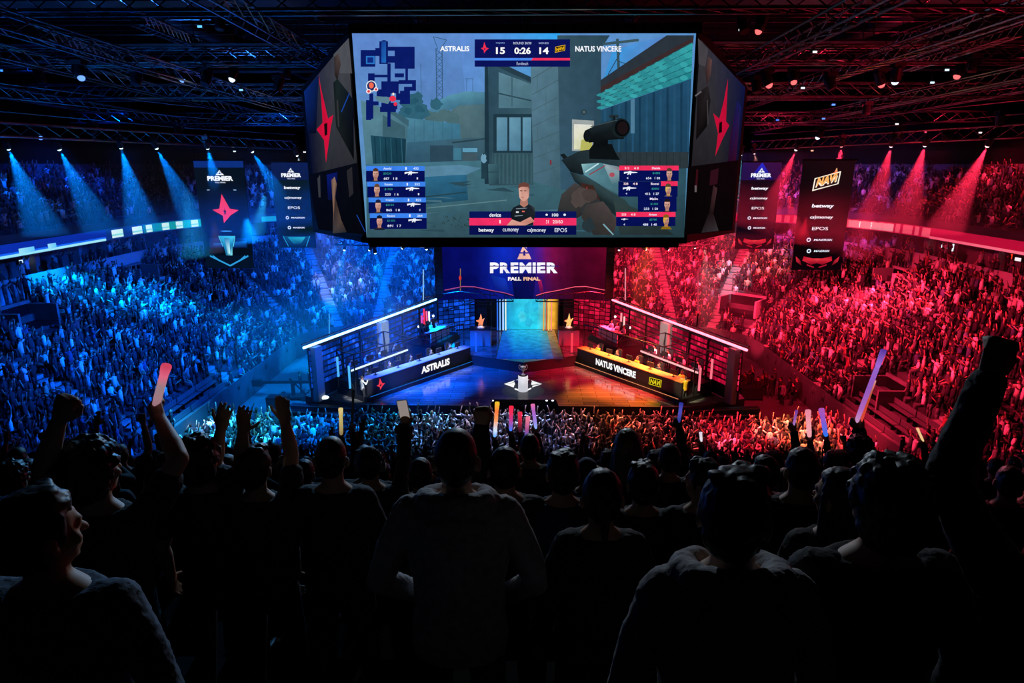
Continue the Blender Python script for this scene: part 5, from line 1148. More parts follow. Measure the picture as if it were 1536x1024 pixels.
    for s, hip, kn, an in legsP:
        q = Matrix.Rotation(-PI / 2, 3, 'X'); f = MB(); f.loft([(an + Vector((0, -.085, -.045)), .02, .03, q), (an + Vector((0, -.06, -.042)), .042, .046, q), (an + Vector((0, .04, -.042)), .05, .046, q), (an + Vector((0, .15, -.058)), .055, .031, q), (an + Vector((0, .21, -.066)), .04, .022, q), (an + Vector((0, .225, -.07)), .015, .012, q)], 12)
        out['shoes'].append(f.xform(K).mesh('shoe', SHOE, True))
    # hair, cap
    def cut(v, lim=.05, f=.80):
        v = Vector(v)
        if v.y > lim and v.z < .055: v *= f
        return v
    h = MB(); st = hair
    if st in ('short', 'crop', 'cap', 'long', 'pony', 'tail'):
        g = {'short': 1.06, 'crop': 1.0, 'cap': 1.02}.get(st, 1.07)
        h.ball((0, -.014, .028), (.0815 * g, .103 * g, .104 * g), 18, 12, fn=lambda v: cut(v))
        h.ball((0, -.03, -.02), (.074 * g, .078, .075), 14, 9, fn=lambda v: cut(v, .03, .7))
    if st == 'messy': h.ball((0, -.012, .035), (.092, .115, .112), 18, 12, fn=lambda v: cut(v)); [h.ball((random.uniform(-.05, .05), random.uniform(-.06, .05), .118 + random.uniform(0, .012)), (.03, .032, .016), 8, 6) for _ in range(9)]; h.ball((0, -.04, -.03), (.078, .08, .07), 12, 8)
    if st == 'bushy':
        h.ball((0, -.02, .03), (.105, .125, .118), 18, 12, fn=lambda v: cut(v, .06)); h.ball((0, -.045, -.04), (.098, .095, .09), 14, 9)
        for _ in range(64):
            a, e_ = random.uniform(0, 2 * PI), random.uniform(-.1, 1.3); h.ball((.098 * math.cos(a) * math.cos(e_), -.02 + .115 * math.sin(a) * math.cos(e_), .03 + .112 * math.sin(e_)), random.uniform(.014, .024), 7, 5)
    if st == 'long':
        h.loft([((0, -.06, -.26), .075, .03), ((0, -.065, -.2), .095, .045), ((0, -.055, -.1), .098, .065), ((0, -.04, 0), .092, .08), ((0, -.02, .06), .08, .08)], 16)
        for s in (-1, 1): h.cap((s * .076, .0, .02), (s * .09, -.005, -.20), .024, .02, 8)
    if st == 'pony': h.ball((0, -.115, .03), .03, 8, 6); h.cap((0, -.125, .03), (0, -.15, -.12), .028, .014, 8); [h.cap((s * .07, .02, .0), (s * .075, .01, -.14), .012, .006, 6) for s in (-1, 1)]
    if h.v:
        h.xform(K @ Matrix.Translation(hc) @ RM.to_4x4()); out['hair'] = remesh(h, max(voxel * .8, .007), 'hair', hairm, 1, .4, {'crop': .001, 'cap': 0, 'messy': .005, 'bushy': .008}.get(st, .004) if voxel < .02 else 0)
    if st == 'cap':
        h = MB(); h.ball((0, -.012, .045), (.089, .108, .096), 18, 10, fn=lambda v: Vector((v.x, v.y, max(v.z, -.005)))); h.loft([((0, .06, .046), .07, .05), ((0, .12, .040), .068, .055), ((0, .12, .034), .068, .055), ((0, .06, .036), .07, .05)], 14)
        h.xform(K @ Matrix.Translation(hc) @ RM.to_4x4()); out['cap'] = h.mesh('cap', cloth, True)
    if phones:
        h = MB(); P_ = [Vector((.098 * math.cos(a), -.012, .0 + .128 * math.sin(a))) for a in [PI * i / 12 for i in range(13)]]; h.path([tuple(q) for q in P_], .012, 8)
        for s in (-1, 1): h.tube((s * .075, -.012, -.012), (s * .108, -.012, -.012), .036, .030, 14)
        h.xform(K @ Matrix.Translation(hc) @ RM.to_4x4()); out['headphones'] = h.mesh('headphones', M_grey, True)
    out['hands'] = [(a[3] + (a[3] - a[2]).normalized() * .075) * k for a in arms]
    out['sho'] = [Sx(-1) * k, Sx(1) * k]
    return out
N_PEOPLE = 0
def place(F, loc, rz, label, group=None, cloth=None, sc=1.0, cat='person', legs=None):
    """link one figure: the body is the thing, clothing and hair are its parts"""
    global N_PEOPLE
    N_PEOPLE += 1
    o = bpy.data.objects.new('person', F['body']); COL.objects.link(o); o.location = loc; o.rotation_euler = (0, 0, rz); o.scale = (sc,) * 3
    tag(o, label, cat, group)
    def kid(nm, me, par=o):
        c = bpy.data.objects.new(nm, me); COL.objects.link(c); c.parent = par; return c
    s = kid(F['shirt'].name.split('.')[0], F['shirt'])
    if cloth is not None: s.material_slots[0].link = 'OBJECT'; s.material_slots[0].material = cloth
    t = kid('trousers', F['trousers'])
    if legs is not None: t.material_slots[0].link = 'OBJECT'; t.material_slots[0].material = legs
    for f in F['shoes']: kid('shoe', f)
    for nm in ('hair', 'cap', 'headphones'):
        if nm in F: kid(nm, F[nm])
    return o
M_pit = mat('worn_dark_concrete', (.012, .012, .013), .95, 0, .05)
# ------------------------------------------------------------------ the dark standing rows in front of the camera
STEP_D, STEP_H, NROW = .85, .42, 15
def row_y(k): return .5 + STEP_D * k
def row_z(k): return HC - 1.85 - STEP_H * k
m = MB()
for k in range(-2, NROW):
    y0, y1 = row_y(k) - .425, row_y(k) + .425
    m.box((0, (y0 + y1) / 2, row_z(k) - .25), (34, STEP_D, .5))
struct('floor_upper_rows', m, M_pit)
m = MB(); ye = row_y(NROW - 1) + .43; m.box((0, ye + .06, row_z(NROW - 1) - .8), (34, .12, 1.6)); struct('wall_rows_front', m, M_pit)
def px_row(px, py, k):
    """world point on the ray at the depth of a row"""
    return at_y(px, py, row_y(k))
def on_ray(px, py, c, L, near=False):
    r = ray(px, py).normalized(); oc = C0 - c; b = oc.dot(r); q = b * b - (oc.dot(oc) - L * L)
    if q < 0:
        p = C0 + r * (-b); return c + (p - c).normalized() * L
    return min((C0 + r * (-b + sg * math.sqrt(q)) for sg in (-1, 1)), key=lambda P: abs(P.y - c.y - .04))
TAKEN = {}
def near_person(px, py, k, label, la='down', ra='down', lpx=None, rpx=None, dx=0., vox=.009, yoff=0., **kw):
    """py = pixel row of the top of the head; lpx / rpx = (elbow pixel, wrist pixel) of a raised arm"""
    hairpad = {'bushy': .025, 'messy': .02, 'cap': .015}.get(kw.get('hair', 'short'), .008)
    top = at_y(px, py, row_y(k) + yoff); H = top.z - row_z(k) - hairpad; root = Vector((top.x + dx, row_y(k) + yoff, row_z(k)))
    kk = H / 1.78; sw = (.165 if kw.get('female') else .19) * kw.get('wide', 1.) * kk
    for s, v in ((-1, lpx), (1, rpx)):
        if v:
            S = root + Vector((s * sw, 0, 1.43 * kk)); E = on_ray(*v[0], S, .29 * kk); Wp = on_ray(*v[1], E, .265 * kk)
            a = ((E - root), (Wp - root))
            if s < 0: la = a
            else: ra = a
    F = figure(H=H, la=la, ra=ra, voxel=vox, **kw)
    o = place(F, tuple(root), 0, label); TAKEN.setdefault(k, []).append(root.x)
    return o, F, root
def M_c(name, c, r=.85): return mat(name, c, r, noise_amt=.25, scale=30., bump=.3)
G_hood = M_c('grey_hoodie', (.42, .39, .39)); G_hood2 = M_c('grey_hooded_jacket', (.36, .35, .37)); G_dark = M_c('black_jacket', (.02, .02, .022)); G_blue = M_c('dark_blue_jacket', (.03, .05, .11)); G_shirt = M_c('blue_grey_shirt', (.08, .1, .14)); G_plaid = M_c('maroon_top', (.12, .03, .035))
H_dark = mat('dark_hair', (.012, .009, .007), .5); H_fair = mat('fair_hair', (.16, .10, .045), .45)
S1 = mat('skin_light', '#c89878', .6)
near_person(683, 643, 2, 'person in light grey hoodie seen from behind, short hair, arms down', 'pocket', 'pocket', vox=.008, hair='crop', hood=True, cloth=G_hood, hairm=H_dark, skin=S1, wide=1.12)
near_person(1112, 703, 1, 'person in grey hooded jacket seen from behind at lower right, ear showing', 'down', 'down', vox=.008, hair='messy', hood=True, cloth=G_hood2, hairm=H_dark, skin=S1, turn=-.45, wide=1.05, dx=.0)
near_person(905, 706, 2, 'person with straight hair tied back, dark top, right of the grey hoodie', 'down', 'down', hair='pony', cloth=G_dark, hairm=H_dark, skin=S1, female=True, wide=1.02)
near_person(845, 676, 3, 'person with messy hair in dark blue jacket between hoodie and tied-back hair', 'down', 'down', hair='messy', cloth=G_blue, hairm=H_dark, skin=S1)
near_person(967, 694, 3, 'person with dark bushy hair standing behind the tied-back hair person', 'down', 'down', hair='messy', cloth=G_dark, hairm=H_dark, skin=S1, wide=1.02)
near_person(943, 645, 4, 'person with long straight hair lit at the edges, taller than neighbours', 'down', 'down', hair='long', cloth=G_dark, hairm=H_fair, skin=S1, female=True)
near_person(1006, 667, 5, 'person with short dark hair right of the long haired person', 'down', 'down', hair='short', cloth=G_dark, hairm=H_dark, skin=S1)
near_person(881, 687, 5, 'person wearing a cap in the row before the messy haired person', 'down', 'clap', hair='cap', cloth=G_blue, hairm=H_dark, skin=S1)
o9, F9, R9 = near_person(127, 655, 2, 'person with bushy hair and both fists raised, one holding a stick', lpx=((66, 700), (88, 632)), rpx=((268, 688), (240, 628)), lh='fist', rh='grip', vox=.0075, hair='bushy', cloth=G_dark, hairm=H_dark, skin=S1, turn=-.35, short_sleeve=True)
near_person(44, 733, 1, 'person in blue grey shirt at lower left, face turned to the right', 'down', 'pocket', vox=.008, hair='messy', cloth=G_shirt, hairm=H_dark, skin=S1, turn=-.55, wide=1.1)
near_person(293, 652, 3, 'person with rounded hair clapping one hand up, left of raised fists pair', 'down', rpx=((322, 694), (331, 645)), rh='open', vox=.0075, hair='bushy', cloth=G_dark, hairm=H_dark, skin=S1, short_sleeve=True)
near_person(377, 668, 3, 'person with thick hair and both open hands raised high', lpx=((362, 690), (364, 646)), rpx=((437, 680), (428, 634)), lh='open', rh='open', vox=.0075, hair='messy', cloth=G_dark, hairm=H_dark, skin=S1, short_sleeve=True)
near_person(455, 690, 5, 'person with a small rim lit head between raised arms and short haired neighbour', hair='short', cloth=G_dark, hairm=H_dark, skin=S1)
near_person(494, 655, 3, 'person with short cropped hair standing left of the grey hoodie', hair='crop', cloth=G_dark, hairm=H_dark, skin=S1)
near_person(553, 671, 4, 'person wearing headphones in front of the grey hoodie on its left', hair='crop', cloth=G_dark, hairm=H_dark, skin=S1, phones=True)
o16, F16, R16 = near_person(630, 688, 4, 'person holding up a phone in a dark raised arm', lpx=((611, 668), (608, 624)), lh='grip', vox=.0075, hair='short', cloth=G_dark, hairm=H_dark, skin=S1)
near_person(757, 672, 3, 'person with dark head right of the hoodie, arm stretched straight up', lpx=((721, 690), (722, 640)), lh='fist', hair='short', cloth=G_dark, hairm=H_dark, skin=S1, wide=1.05)
near_person(1058, 689, 3, 'person in profile with purple rim light left of the hooded jacket', hair='messy', cloth=G_dark, hairm=H_dark, skin=S1, turn=.9)
near_person(1150, 684, 4, 'person with dark hair above the hooded jacket on its right', hair='short', cloth=G_plaid, hairm=H_dark, skin=S1, turn=.3)
near_person(1207, 673, 3, 'person in dark jacket with pale collar right of the hooded jacket', hair='short', cloth=G_dark, hairm=H_dark, skin=S1)
near_person(1266, 704, 2, 'person with long loose hair leaning sideways, dark top', hair='long', cloth=G_dark, hairm=H_dark, skin=S1, female=True, turn=.5)
near_person(1345, 682, 1, 'person with large bushy hair at right beside the giant raised arm', vox=.008, hair='bushy', cloth=G_dark, hairm=H_dark, skin=S1, wide=1.1, yoff=.1)
near_person(1700, 690, 1, 'person at the right edge with a large bent raised arm and fist', lpx=((1400, 668), (1492, 548)), lh='fist', vox=.007, hair='short', cloth=G_dark, hairm=H_dark, skin=S1, dx=-.03, wide=1.1, yoff=-.05)
near_person(1520, 700, 4, 'person in maroon top beyond the giant raised arm', hair='short', cloth=G_plaid, hairm=H_dark, skin=S1, turn=-.4)
near_person(14, 690, 4, 'person with dark hair at the far left edge of the rows', hair='bushy', cloth=G_dark, hairm=H_dark, skin=S1)
near_person(1292, 652, 6, 'person with rounded dark hair above the leaning long haired person', hair='bushy', cloth=G_dark, hairm=H_dark, skin=S1)
near_person(795, 652, 6, 'person with dark head under the pink sticks', hair='short', cloth=G_dark, hairm=H_dark, skin=S1)
# phone
hw = R16 + F16['hands'][0]; pt = at_y(597, 574, hw.y - .01); dv = (pt - hw)
r = thing('phone', 'pale mobile phone held up by a dark raised arm before the stage', 'phone', tuple(hw - Vector((0, 0, .04))))
zz = dv.normalized(); yy = Vector((0, -1, 0)); yy = (yy - zz * yy.dot(zz)).normalized(); q = Matrix((yy.cross(zz), yy, zz)).transposed(); c = hw + zz * .06
m = MB(); m.box(c, (.072, .009, .15), rot=q); obj('body', m, mat('phone_case', (.45, .42, .42), .35), r); m = MB(); [m.box(c + q @ Vector((0, sg * .006, 0)), (.066, .002, .142), rot=q, mi=0 if (q @ Vector((0, sg, 0))).y < 0 else 1) for sg in (-1, 1)]; obj('screen', m, [emat('phone_glow', '#9a8f8a', .8), M_black], r)
# ------------------------------------------------------------------ glowing sticks
def stick(b, t, r0, cols, label, grip=None, lit=1.0):
    b, t = Vector(b), Vector(t); d = t - b; q = d.to_track_quat('Z', 'Y').to_matrix()
    o = thing('cheer_stick', label, 'cheering stick', tuple(b), 'cheering sticks')
    m = MB(); n = 12; rs = [(0, .55), (.03, .9), (.2, 1.), (.5, 1.), (.74, 1.0), (.76, .86), (.78, 1.05), (.96, 1.25), (1., 1.1)]
    vs = []; cs = []
    for f, rr in rs:
        i = f * (len(cols) - 1); a = int(min(i, len(cols) - 2)); w = i - a; A, B = lin(cols[a]), lin(cols[a + 1]); c = tuple(A[j] + (B[j] - A[j]) * w for j in range(3))
        for k in range(n): an = 2 * PI * k / n; vs.append(b + d * f + q @ Vector((r0 * rr * math.cos(an), r0 * rr * math.sin(an), 0))); cs.append(c)
    fs = [(k * n + i, k * n + (i + 1) % n, (k + 1) * n + (i + 1) % n, (k + 1) * n + i) for k in range(len(rs) - 1) for i in range(n)] + [tuple(reversed(range(n))), tuple(range((len(rs) - 1) * n, len(rs) * n))]
    m.add(vs, fs, 0, cs); obj('tube', m, screen_mat('stick_glow', lit), o, smooth=True, colors=True)
    m = MB(); m.tube(b - d.normalized() * .10, b + d.normalized() * .02, r0 * .5, r0 * .55, 10); obj('grip', m, M_black, o)
    return o
hw = R9 + F9['hands'][1]; tp = at_y(250, 547, hw.y)
stick(hw + (tp - hw) * .06, tp, .017, ['#a87888', '#b08890', '#a88890', '#f07090', '#e04868'], 'pinkish stick with red top in the raised fist at left', lit=.8)
# ------------------------------------------------------------------ shared figures for the crowd that shows small
V = {}
for nm, kw in {'calm': dict(la='down', ra='down', hair='short'), 'wide': dict(la='pocket', ra='down', hair='messy', wide=1.1), 'woman': dict(la='down', ra='lap', hair='long', female=True, H=1.68), 'cap': dict(la='down', ra='phone', hair='cap'),
               'cheer': dict(la='up', ra='up', lh='open', rh='fist', hair='short', short_sleeve=True), 'oneup': dict(la='down', ra='up', rh='grip', hair='messy'), 'clap': dict(la='clap', ra='clap', lh='open', rh='open', hair='short'), 'wave': dict(la='wave', ra='down', lh='open', hair='pony', female=True, H=1.68), 'out': dict(la='out', ra='out', lh='open', rh='open', hair='bushy', short_sleeve=True)}.items():
    kw.setdefault('H', 1.76); V[nm] = figure(voxel=.016, cloth=CLOTH_DK, **kw); V[nm]['H'] = kw['H']
SIT = figure(H=1.78, la='desk', ra='desk', sit=True, hair='short', voxel=.018, cloth=CLOTH_DK, phones=True); SIT2 = figure(H=1.74, la='lap', ra='desk', sit=True, hair='messy', voxel=.02, cloth=CLOTH_DK)
POSE = {'calm': 'standing with arms down', 'wide': 'with hand in pocket', 'woman': 'with long hair', 'cap': 'in a cap', 'cheer': 'with both arms raised', 'oneup': 'with one arm raised', 'clap': 'clapping', 'wave': 'waving', 'out': 'with bent arms raised'}
# sticks in the dark rows, each in the raised hand of someone
ROWS = {k: list(TAKEN.get(k, [])) for k in range(NROW)}
rowcount = {}
def fill_person(nm, x, k, yj, sc, extra=None):
    ROWS[k].append(x); PEND.append((k, x, yj, nm, sc, extra))
PEND = []
for bx_, by_, tx, ty, r0, cols, lb, lit in [
    (512, 652, 511, 612, .05, ['#8a7858', '#c8b070', '#d8c070', '#f0d890'], 'stick with pale yellow top held up before the blue booth', .8),
    (528, 642, 530, 585, .035, ['#06080c', '#06080c'], 'dark unlit stick held upright before the blue booth', 1),
    (742, 655, 746, 603, .05, ['#4aa0ff', '#e8f4ff', '#f8a060', '#f87a40', '#f0c030'], 'orange and yellow stick with white foot before the stage centre', 1.0),
    (766, 646, 767, 609, .05, ['#2a80ff', '#9040a0', '#f03060', '#f02848'], 'red stick with blue foot beside the orange one', 1.0),
    (780, 648, 780, 618, .05, ['#301830', '#602030', '#e02848', '#e83050'], 'short red topped stick right of the red one', .9),
    (789, 660, 792, 625, .05, ['#1a70f0', '#503080', '#e070a0', '#f08098'], 'pink topped stick with blue foot', .9),
    (804, 643, 799, 606, .045, ['#8fb8ff', '#a080e0', '#a060c8', '#e070b0'], 'violet stick leaning left near the stage centre', 1.0),
    (1018, 634, 1022, 604, .045, ['#303068', '#4a50b8', '#5a58c8', '#3038a0'], 'blue violet stick before the red desk', .8),
    (1214, 655, 1212, 615, .06, ['#f8a0a8', '#f8a8b0', '#f89aa8', '#f08aa0'], 'pale pink stick over the red crowd', .95),
    (1239, 654, 1232, 613, .06, ['#2a7af0', '#5a68e8', '#9a58c8', '#b058b8'], 'purple stick with blue foot over the red crowd', .95),
    (1284, 634, 1326, 524, .06, ['#e0a0d0', '#c070d0', '#c878e0', '#6a40b0', '#b878e8', '#5a38a8'], 'very long violet stick leaning right over the red stand', .8),
    (1291, 634, 1312, 570, .035, ['#f05040', '#e04830', '#c05020', '#f0a090'], 'thin orange red stick beside the very long violet one', .85),
    (1052, 662, 1051, 648, .035, ['#f0e8f0', '#e8d8e8'], 'small white stick low over the red crowd', .9),
    (1190, 640, 1195, 615, .03, ['#c890d8', '#a860c0', '#7a40a0'], 'thin lilac stick left of the pale pink one', .8),
    (1385, 662, 1376, 642, .03, ['#f8d090', '#f8c890'], 'small pale orange stick near the giant arm', .9)]:
    F = V['oneup']; hl = F['hands'][1]
    best = None
    for k in range(5, NROW - 1):
        p = at_y(bx_, by_, row_y(k) + hl.y); e_ = (p.z - row_z(k)) / hl.z
        if abs(e_ - 1) < .14 and (best is None or abs(e_ - 1) < best[0]): best = (abs(e_ - 1), k, e_, p)
    if best is None:
        k = NROW - 2; p = at_y(bx_, by_, row_y(k) + hl.y); e_ = max(.85, min(1.15, (p.z - row_z(k)) / hl.z)); best = (0, k, e_, p)
    _, k, e_, p = best
    p = at_y(bx_, by_, row_y(k) + hl.y * e_)
    t = at_y(tx, ty, p.y + .02)
    stick(p, t, r0 * .72 * (row_y(k) / 11), cols, lb, lit=lit)
    fill_person('oneup', p.x - hl.x * e_, k, 0, e_, 'holding up a stick')
names = ['calm', 'wide', 'woman', 'cap', 'calm', 'wide', 'oneup', 'clap', 'calm', 'woman', 'calm', 'cheer']
for k in range(3, 13):
    half = .86 * row_y(k) + .8; x = -half + random.uniform(0, .4)
    while x < half:
        if all(abs(x - q) > .5 for q in ROWS[k]):
            q = project((x, row_y(k), row_z(k) + 1.7))
            if not (k <= 4 and random.random() < .35):
                nm = random.choice(names if k > 5 else ['calm', 'wide', 'woman', 'calm']); sc = random.uniform(.93, 1.04) * (.97 if k <= 6 else 1)
                fill_person(nm, x, k, random.uniform(-.08, .08), sc)
        x += random.uniform(.56, .80) * (1 + .06 * max(0, k - 8))
for k in range(NROW):
    L = sorted([q for q in PEND if q[0] == k], key=lambda q: q[1])
    for i, (k_, x, yj, nm, sc, ex) in enumerate(L):
        lb = 'dark spectator %s, %d%s from left in silhouetted row %d' % ((POSE[nm] if ex is None else ex), i + 1, {1: 'st', 2: 'nd', 3: 'rd'}.get((i + 1) if (i + 1) % 100 not in (11, 12, 13) and i + 1 < 10 else (i + 1) % 10 if i + 1 > 20 else 0, 'th'), k)
        place(V[nm], (x, row_y(k) + yj, row_z(k)), random.uniform(-.25, .25) if ex is None else 0, lb, 'silhouetted spectators in the dark rows', None, sc)
# ------------------------------------------------------------------ people on the stage
M_yel = mat('yellow_shirt', '#e0b820', .8); M_blk = mat('black_jersey', (.02, .02, .022), .8); M_wht = mat('white_shirt', (.75, .75, .75), .8); M_mix = mat('grey_jersey', (.22, .22, .24), .8)
for i, (loc, hd_, kind, s, lb) in enumerate(SEATS):
    cl = (M_yel if i % 2 == 0 else M_blk) if (s > 0 and kind == 'player') else (random.choice([M_mix, M_wht, M_wht, M_blk]) if kind == 'staff' else M_blk)
    place(SIT if kind == 'player' else SIT2, tuple(loc), hd_, lb, 'players and helpers in the booths', cl)
q = at_z(545, 601, ZS); HOSTS = [q.copy()]; place(V['cap'], (q.x, q.y, ZS), -.9, 'person in white shirt standing on the stage at the near end of the blue desk', None, M_wht)
q = at_z(1026, 602, ZS); HOSTS.append(q.copy()); place(V['clap'], (q.x, q.y, ZS), .5, 'person in bright yellow shirt standing at the near end of the red desk', None, M_yel)
for k, (px, py) in enumerate([(452, 590), (466, 586), (491, 590)]):
    q = at_z(px, py, 0); place(V[['calm', 'wide', 'cap'][k]], (q.x, q.y, 0), [-1.2, 2., .4][k], 'crew member in dark clothes by the camera crane, %s from the left' % ORD[k], 'crew by the camera crane', M_blk)
for k in range(15):
    px, py = 1102 + 6.5 * k + random.uniform(-2, 2), 588 + 1.2 * k + random.uniform(-8, 8)
    q = at_z(px, py, 0); nm = random.choice(['calm', 'wide', 'oneup', 'cheer', 'clap', 'cap']); place(V[nm], (q.x, q.y, 0), random.uniform(-.5, 2.6), 'bystander %s beside red stage stairs, %s from left' % (POSE[nm], ORD[k]), 'bystanders beside the red stage stairs', random.choice([None, M_blk, M_mix]))
# ------------------------------------------------------------------ the packed crowd: small figures
def lp(arms, sit, female=False):
    """light figure of about a hundred points: points, faces, and which colour each point takes (0 skin 1 hair 2 top 3 trousers)"""
    m = MB(); g = []
    def put_(fn, gi): b = len(m.v); fn(); g.extend([gi] * (len(m.v) - b))
    dz = -.38 if sit else 0
    put_(lambda: m.loft([((0, 0, .86 + dz), .17, .12), ((0, 0, 1.1 + dz), .16, .115), ((0, 0, 1.36 + dz), .2, .12), ((0, 0, 1.47 + dz), .12, .09), ((0, 0, 1.53 + dz), .055, .055)], 8), 2)
    b = len(m.v); m.ball((0, .01, 1.65 + dz), (.082, .1, .125), 8, 6); g.extend([1 if (v[2] > 1.70 + dz or v[1] < -.035) else 0 for v in m.v[b:]])
    if female: put_(lambda: m.loft([((0, -.06, 1.40 + dz), .08, .03), ((0, -.06, 1.55 + dz), .1, .06), ((0, -.02, 1.72 + dz), .09, .09)], 6), 1)
    for s, a in zip((-1, 1), arms):
        S = Vector((s * .19, 0, 1.42 + dz)); E = S + Vector((s * ARM[a][0][0], ARM[a][0][1], ARM[a][0][2])); W = S + Vector((s * ARM[a][1][0], ARM[a][1][1], ARM[a][1][2])); d = (W - E).normalized()
        put_(lambda: m.tube(S, E, .06, .05, 5), 2); put_(lambda: m.loft([(E, .046, .046, d.to_track_quat('Z', 'Y').to_matrix()), (W, .034, .034, d.to_track_quat('Z', 'Y').to_matrix()), (W + d * .09, .045, .03, d.to_track_quat('Z', 'Y').to_matrix()), (W + d * .17, .02, .015, d.to_track_quat('Z', 'Y').to_matrix())], 5), 0)
    for s in (-1, 1):
        if sit: kn, an = Vector((s * .12, .42, .5)), Vector((s * .12, .44, .04))
        else: kn, an = Vector((s * .11, .02, .48)), Vector((s * .13, 0, .03))
        put_(lambda: m.tube((s * .095, 0, .9 + dz), kn, .09, .065, 5), 3); put_(lambda: m.tube(kn, an, .062, .045, 5), 3)
    return np.array(m.v, np.float32), m.f, np.array(g)
LP = [lp(a, sit, fe) for a, sit, fe in ((('down', 'down'), 1, 0), (('lap', 'lap'), 1, 1), (('clap', 'clap'), 1, 0), (('up', 'up'), 0, 0), (('clap', 'clap'), 0, 0), (('out', 'down'), 0, 1), (('up', 'down'), 0, 0), (('out', 'out'), 0, 0), (('down', 'wave'), 0, 1), (('phone', 'down'), 0, 0), (('up', 'out'), 1, 0))]
rng = np.random.default_rng(11)
PAL = [(.02, .02, .022), (.03, .03, .035), (.015, .015, .02), (.05, .05, .055), (.1, .1, .11), (.22, .22, .23), (.4, .4, .41), (.78, .78, .8), (.85, .85, .85), (.05, .07, .14), (.3, .06, .07), (.5, .42, .3), (.12, .2, .24), (.65, .6, .5)]
PW = np.array([22, 20, 22, 9, 4, 4, 4, 9, 8, 5, 2, 2, 2, 4], float); PW /= PW.sum()
SK = [(.5, .3, .2), (.58, .36, .26), (.4, .22, .15), (.62, .42, .31), (.22, .12, .08)]
HR = [(.012, .01, .008), (.03, .018, .01), (.06, .035, .015), (.2, .13, .06)]
CV, CF, CCOL, CFN = [], [], [], []
BASE = [0]; NCROWD = [0]
def add_lp(x, y, z, heading, i=None, sc=None):
    i = int(rng.integers(len(LP))) if i is None else i
    v, f, g = LP[i]; sc = sc or float(rng.uniform(.92, 1.06)); c, s = math.cos(heading) * sc, math.sin(heading) * sc
    o = np.empty_like(v); o[:, 0] = v[:, 0] * c - v[:, 1] * s + x; o[:, 1] = v[:, 0] * s + v[:, 1] * c + y; o[:, 2] = v[:, 2] * sc + z
    cols = np.array([SK[int(rng.integers(5))], HR[int(rng.choice(4, p=[.45, .3, .15, .1]))], PAL[int(rng.choice(len(PAL), p=PW))], PAL[int(rng.integers(5))]], np.float32)[g]
    CV.append(o); CCOL.append(cols); b = BASE[0]; CF.extend([tuple(b + q for q in p) for p in f]); BASE[0] += len(v); NCROWD[0] += 1
def near_aisle(t, o):
    x, y, _, _ = bowl(t, o)
    for a in AISLES:
        if abs(a - t) < .05:
            ax, ay, _, _ = bowl(a, o)
            if (ax - x) ** 2 + (ay - y) ** 2 < .55 ** 2: return True
    return False
def seclen(i, o): return (46, (6 + o) * PI / 2, 29, (6 + o) * PI / 2, 46)[i]
def stand(n, zf, o0, pitch, fill):
    for r in range(n):
        o = o0 + (r + .45) * pitch
        for sec in range(5):
            L = seclen(sec, o); m_ = int(L / .53)
            for j in range(m_):
                t = sec + (j + .5 + float(rng.uniform(-.22, .22))) / m_; x, y, nx, ny = bowl(t, o)
                if y < 15 or (sec == 2 and abs(x) < 9): continue
                px, py, d = project((x, y, zf(r) + 1.2))
                if px < -40 or px > 1580: continue
                if rng.random() > fill or near_aisle(t, o) or in_opening(x, y): continue
                if n == LOW_N and any((x > 0) == (s > 0) and y0 < y < y1 and r < nr for s, y0, y1, nr in BENCH): continue
                h = math.atan2(46 - y, 0 - x) - PI / 2; h2 = math.atan2(-ny, -nx) - PI / 2
                add_lp(x + float(rng.uniform(-.06, .06)), y + float(rng.uniform(-.06, .06)), zf(r), h2 + .5 * ((h - h2 + PI) % (2 * PI) - PI) + float(rng.uniform(-.3, .3)))
stand(LOW_N, low_z, 0, LOW_P, .93); stand(UP_N, up_z, UP_O, UP_P, .9)
for t in np.arange(.3, 4.7, .006):        # guests in the boxes
    if rng.random() < .22:
        o = OB + float(rng.uniform(.5, 2.4)); x, y, nx, ny = bowl(float(t), o); q = project((x, y, 9.5))
        if y > 16 and -20 < q[0] < 1560 and not (2 < t < 3 and abs(x) < 9): add_lp(x, y, 8.76, math.atan2(-ny, -nx) - PI / 2)
# floor in front of the stage: the nearer visible ones are individuals, the rest belongs to the mass
cands = []
y = 26.5
while y < fe - 1.2:
    x = -20 + float(rng.uniform(0, .5))
    while x < 20:
        X_, Y_ = x + float(rng.uniform(-.12, .12)), y + float(rng.uniform(-.15, .15)); q = project((X_, Y_, 1.5))
        if -20 < q[0] < 1556 and not any(abs(X_ - s * 13.4) < 2.6 and Y_ > fe - 2.0 for s in (-1, 1)): cands.append((X_, Y_, q[0], q[1]))
        x += float(rng.uniform(.56, .85))
    y += .68
vis = [c for c in cands if 33.2 < c[1]]
NIND = max(0, min(96, 296 - N_PEOPLE))
vis.sort(key=lambda c: c[1]); pool = vis[:int(NIND * 2.2)]; rng.shuffle(pool); IND = [tuple(c) for c in pool[:NIND]]; INDS = set((round(c[0], 4), round(c[1], 4)) for c in IND)
for c in cands:
    if (round(c[0], 4), round(c[1], 4)) in INDS: continue
    add_lp(c[0], c[1], 0, float(rng.uniform(-.4, .4)), int(rng.choice([3, 4, 5, 6, 7, 8, 9, 4, 9, 5])))
zones = [(-1e9, -9, 'blue crowd at the left'), (-9, -3, 'crowd below blue booth'), (-3, 3, 'crowd below trophy'), (3, 9, 'crowd below red desk'), (9, 1e9, 'red crowd at the right')]
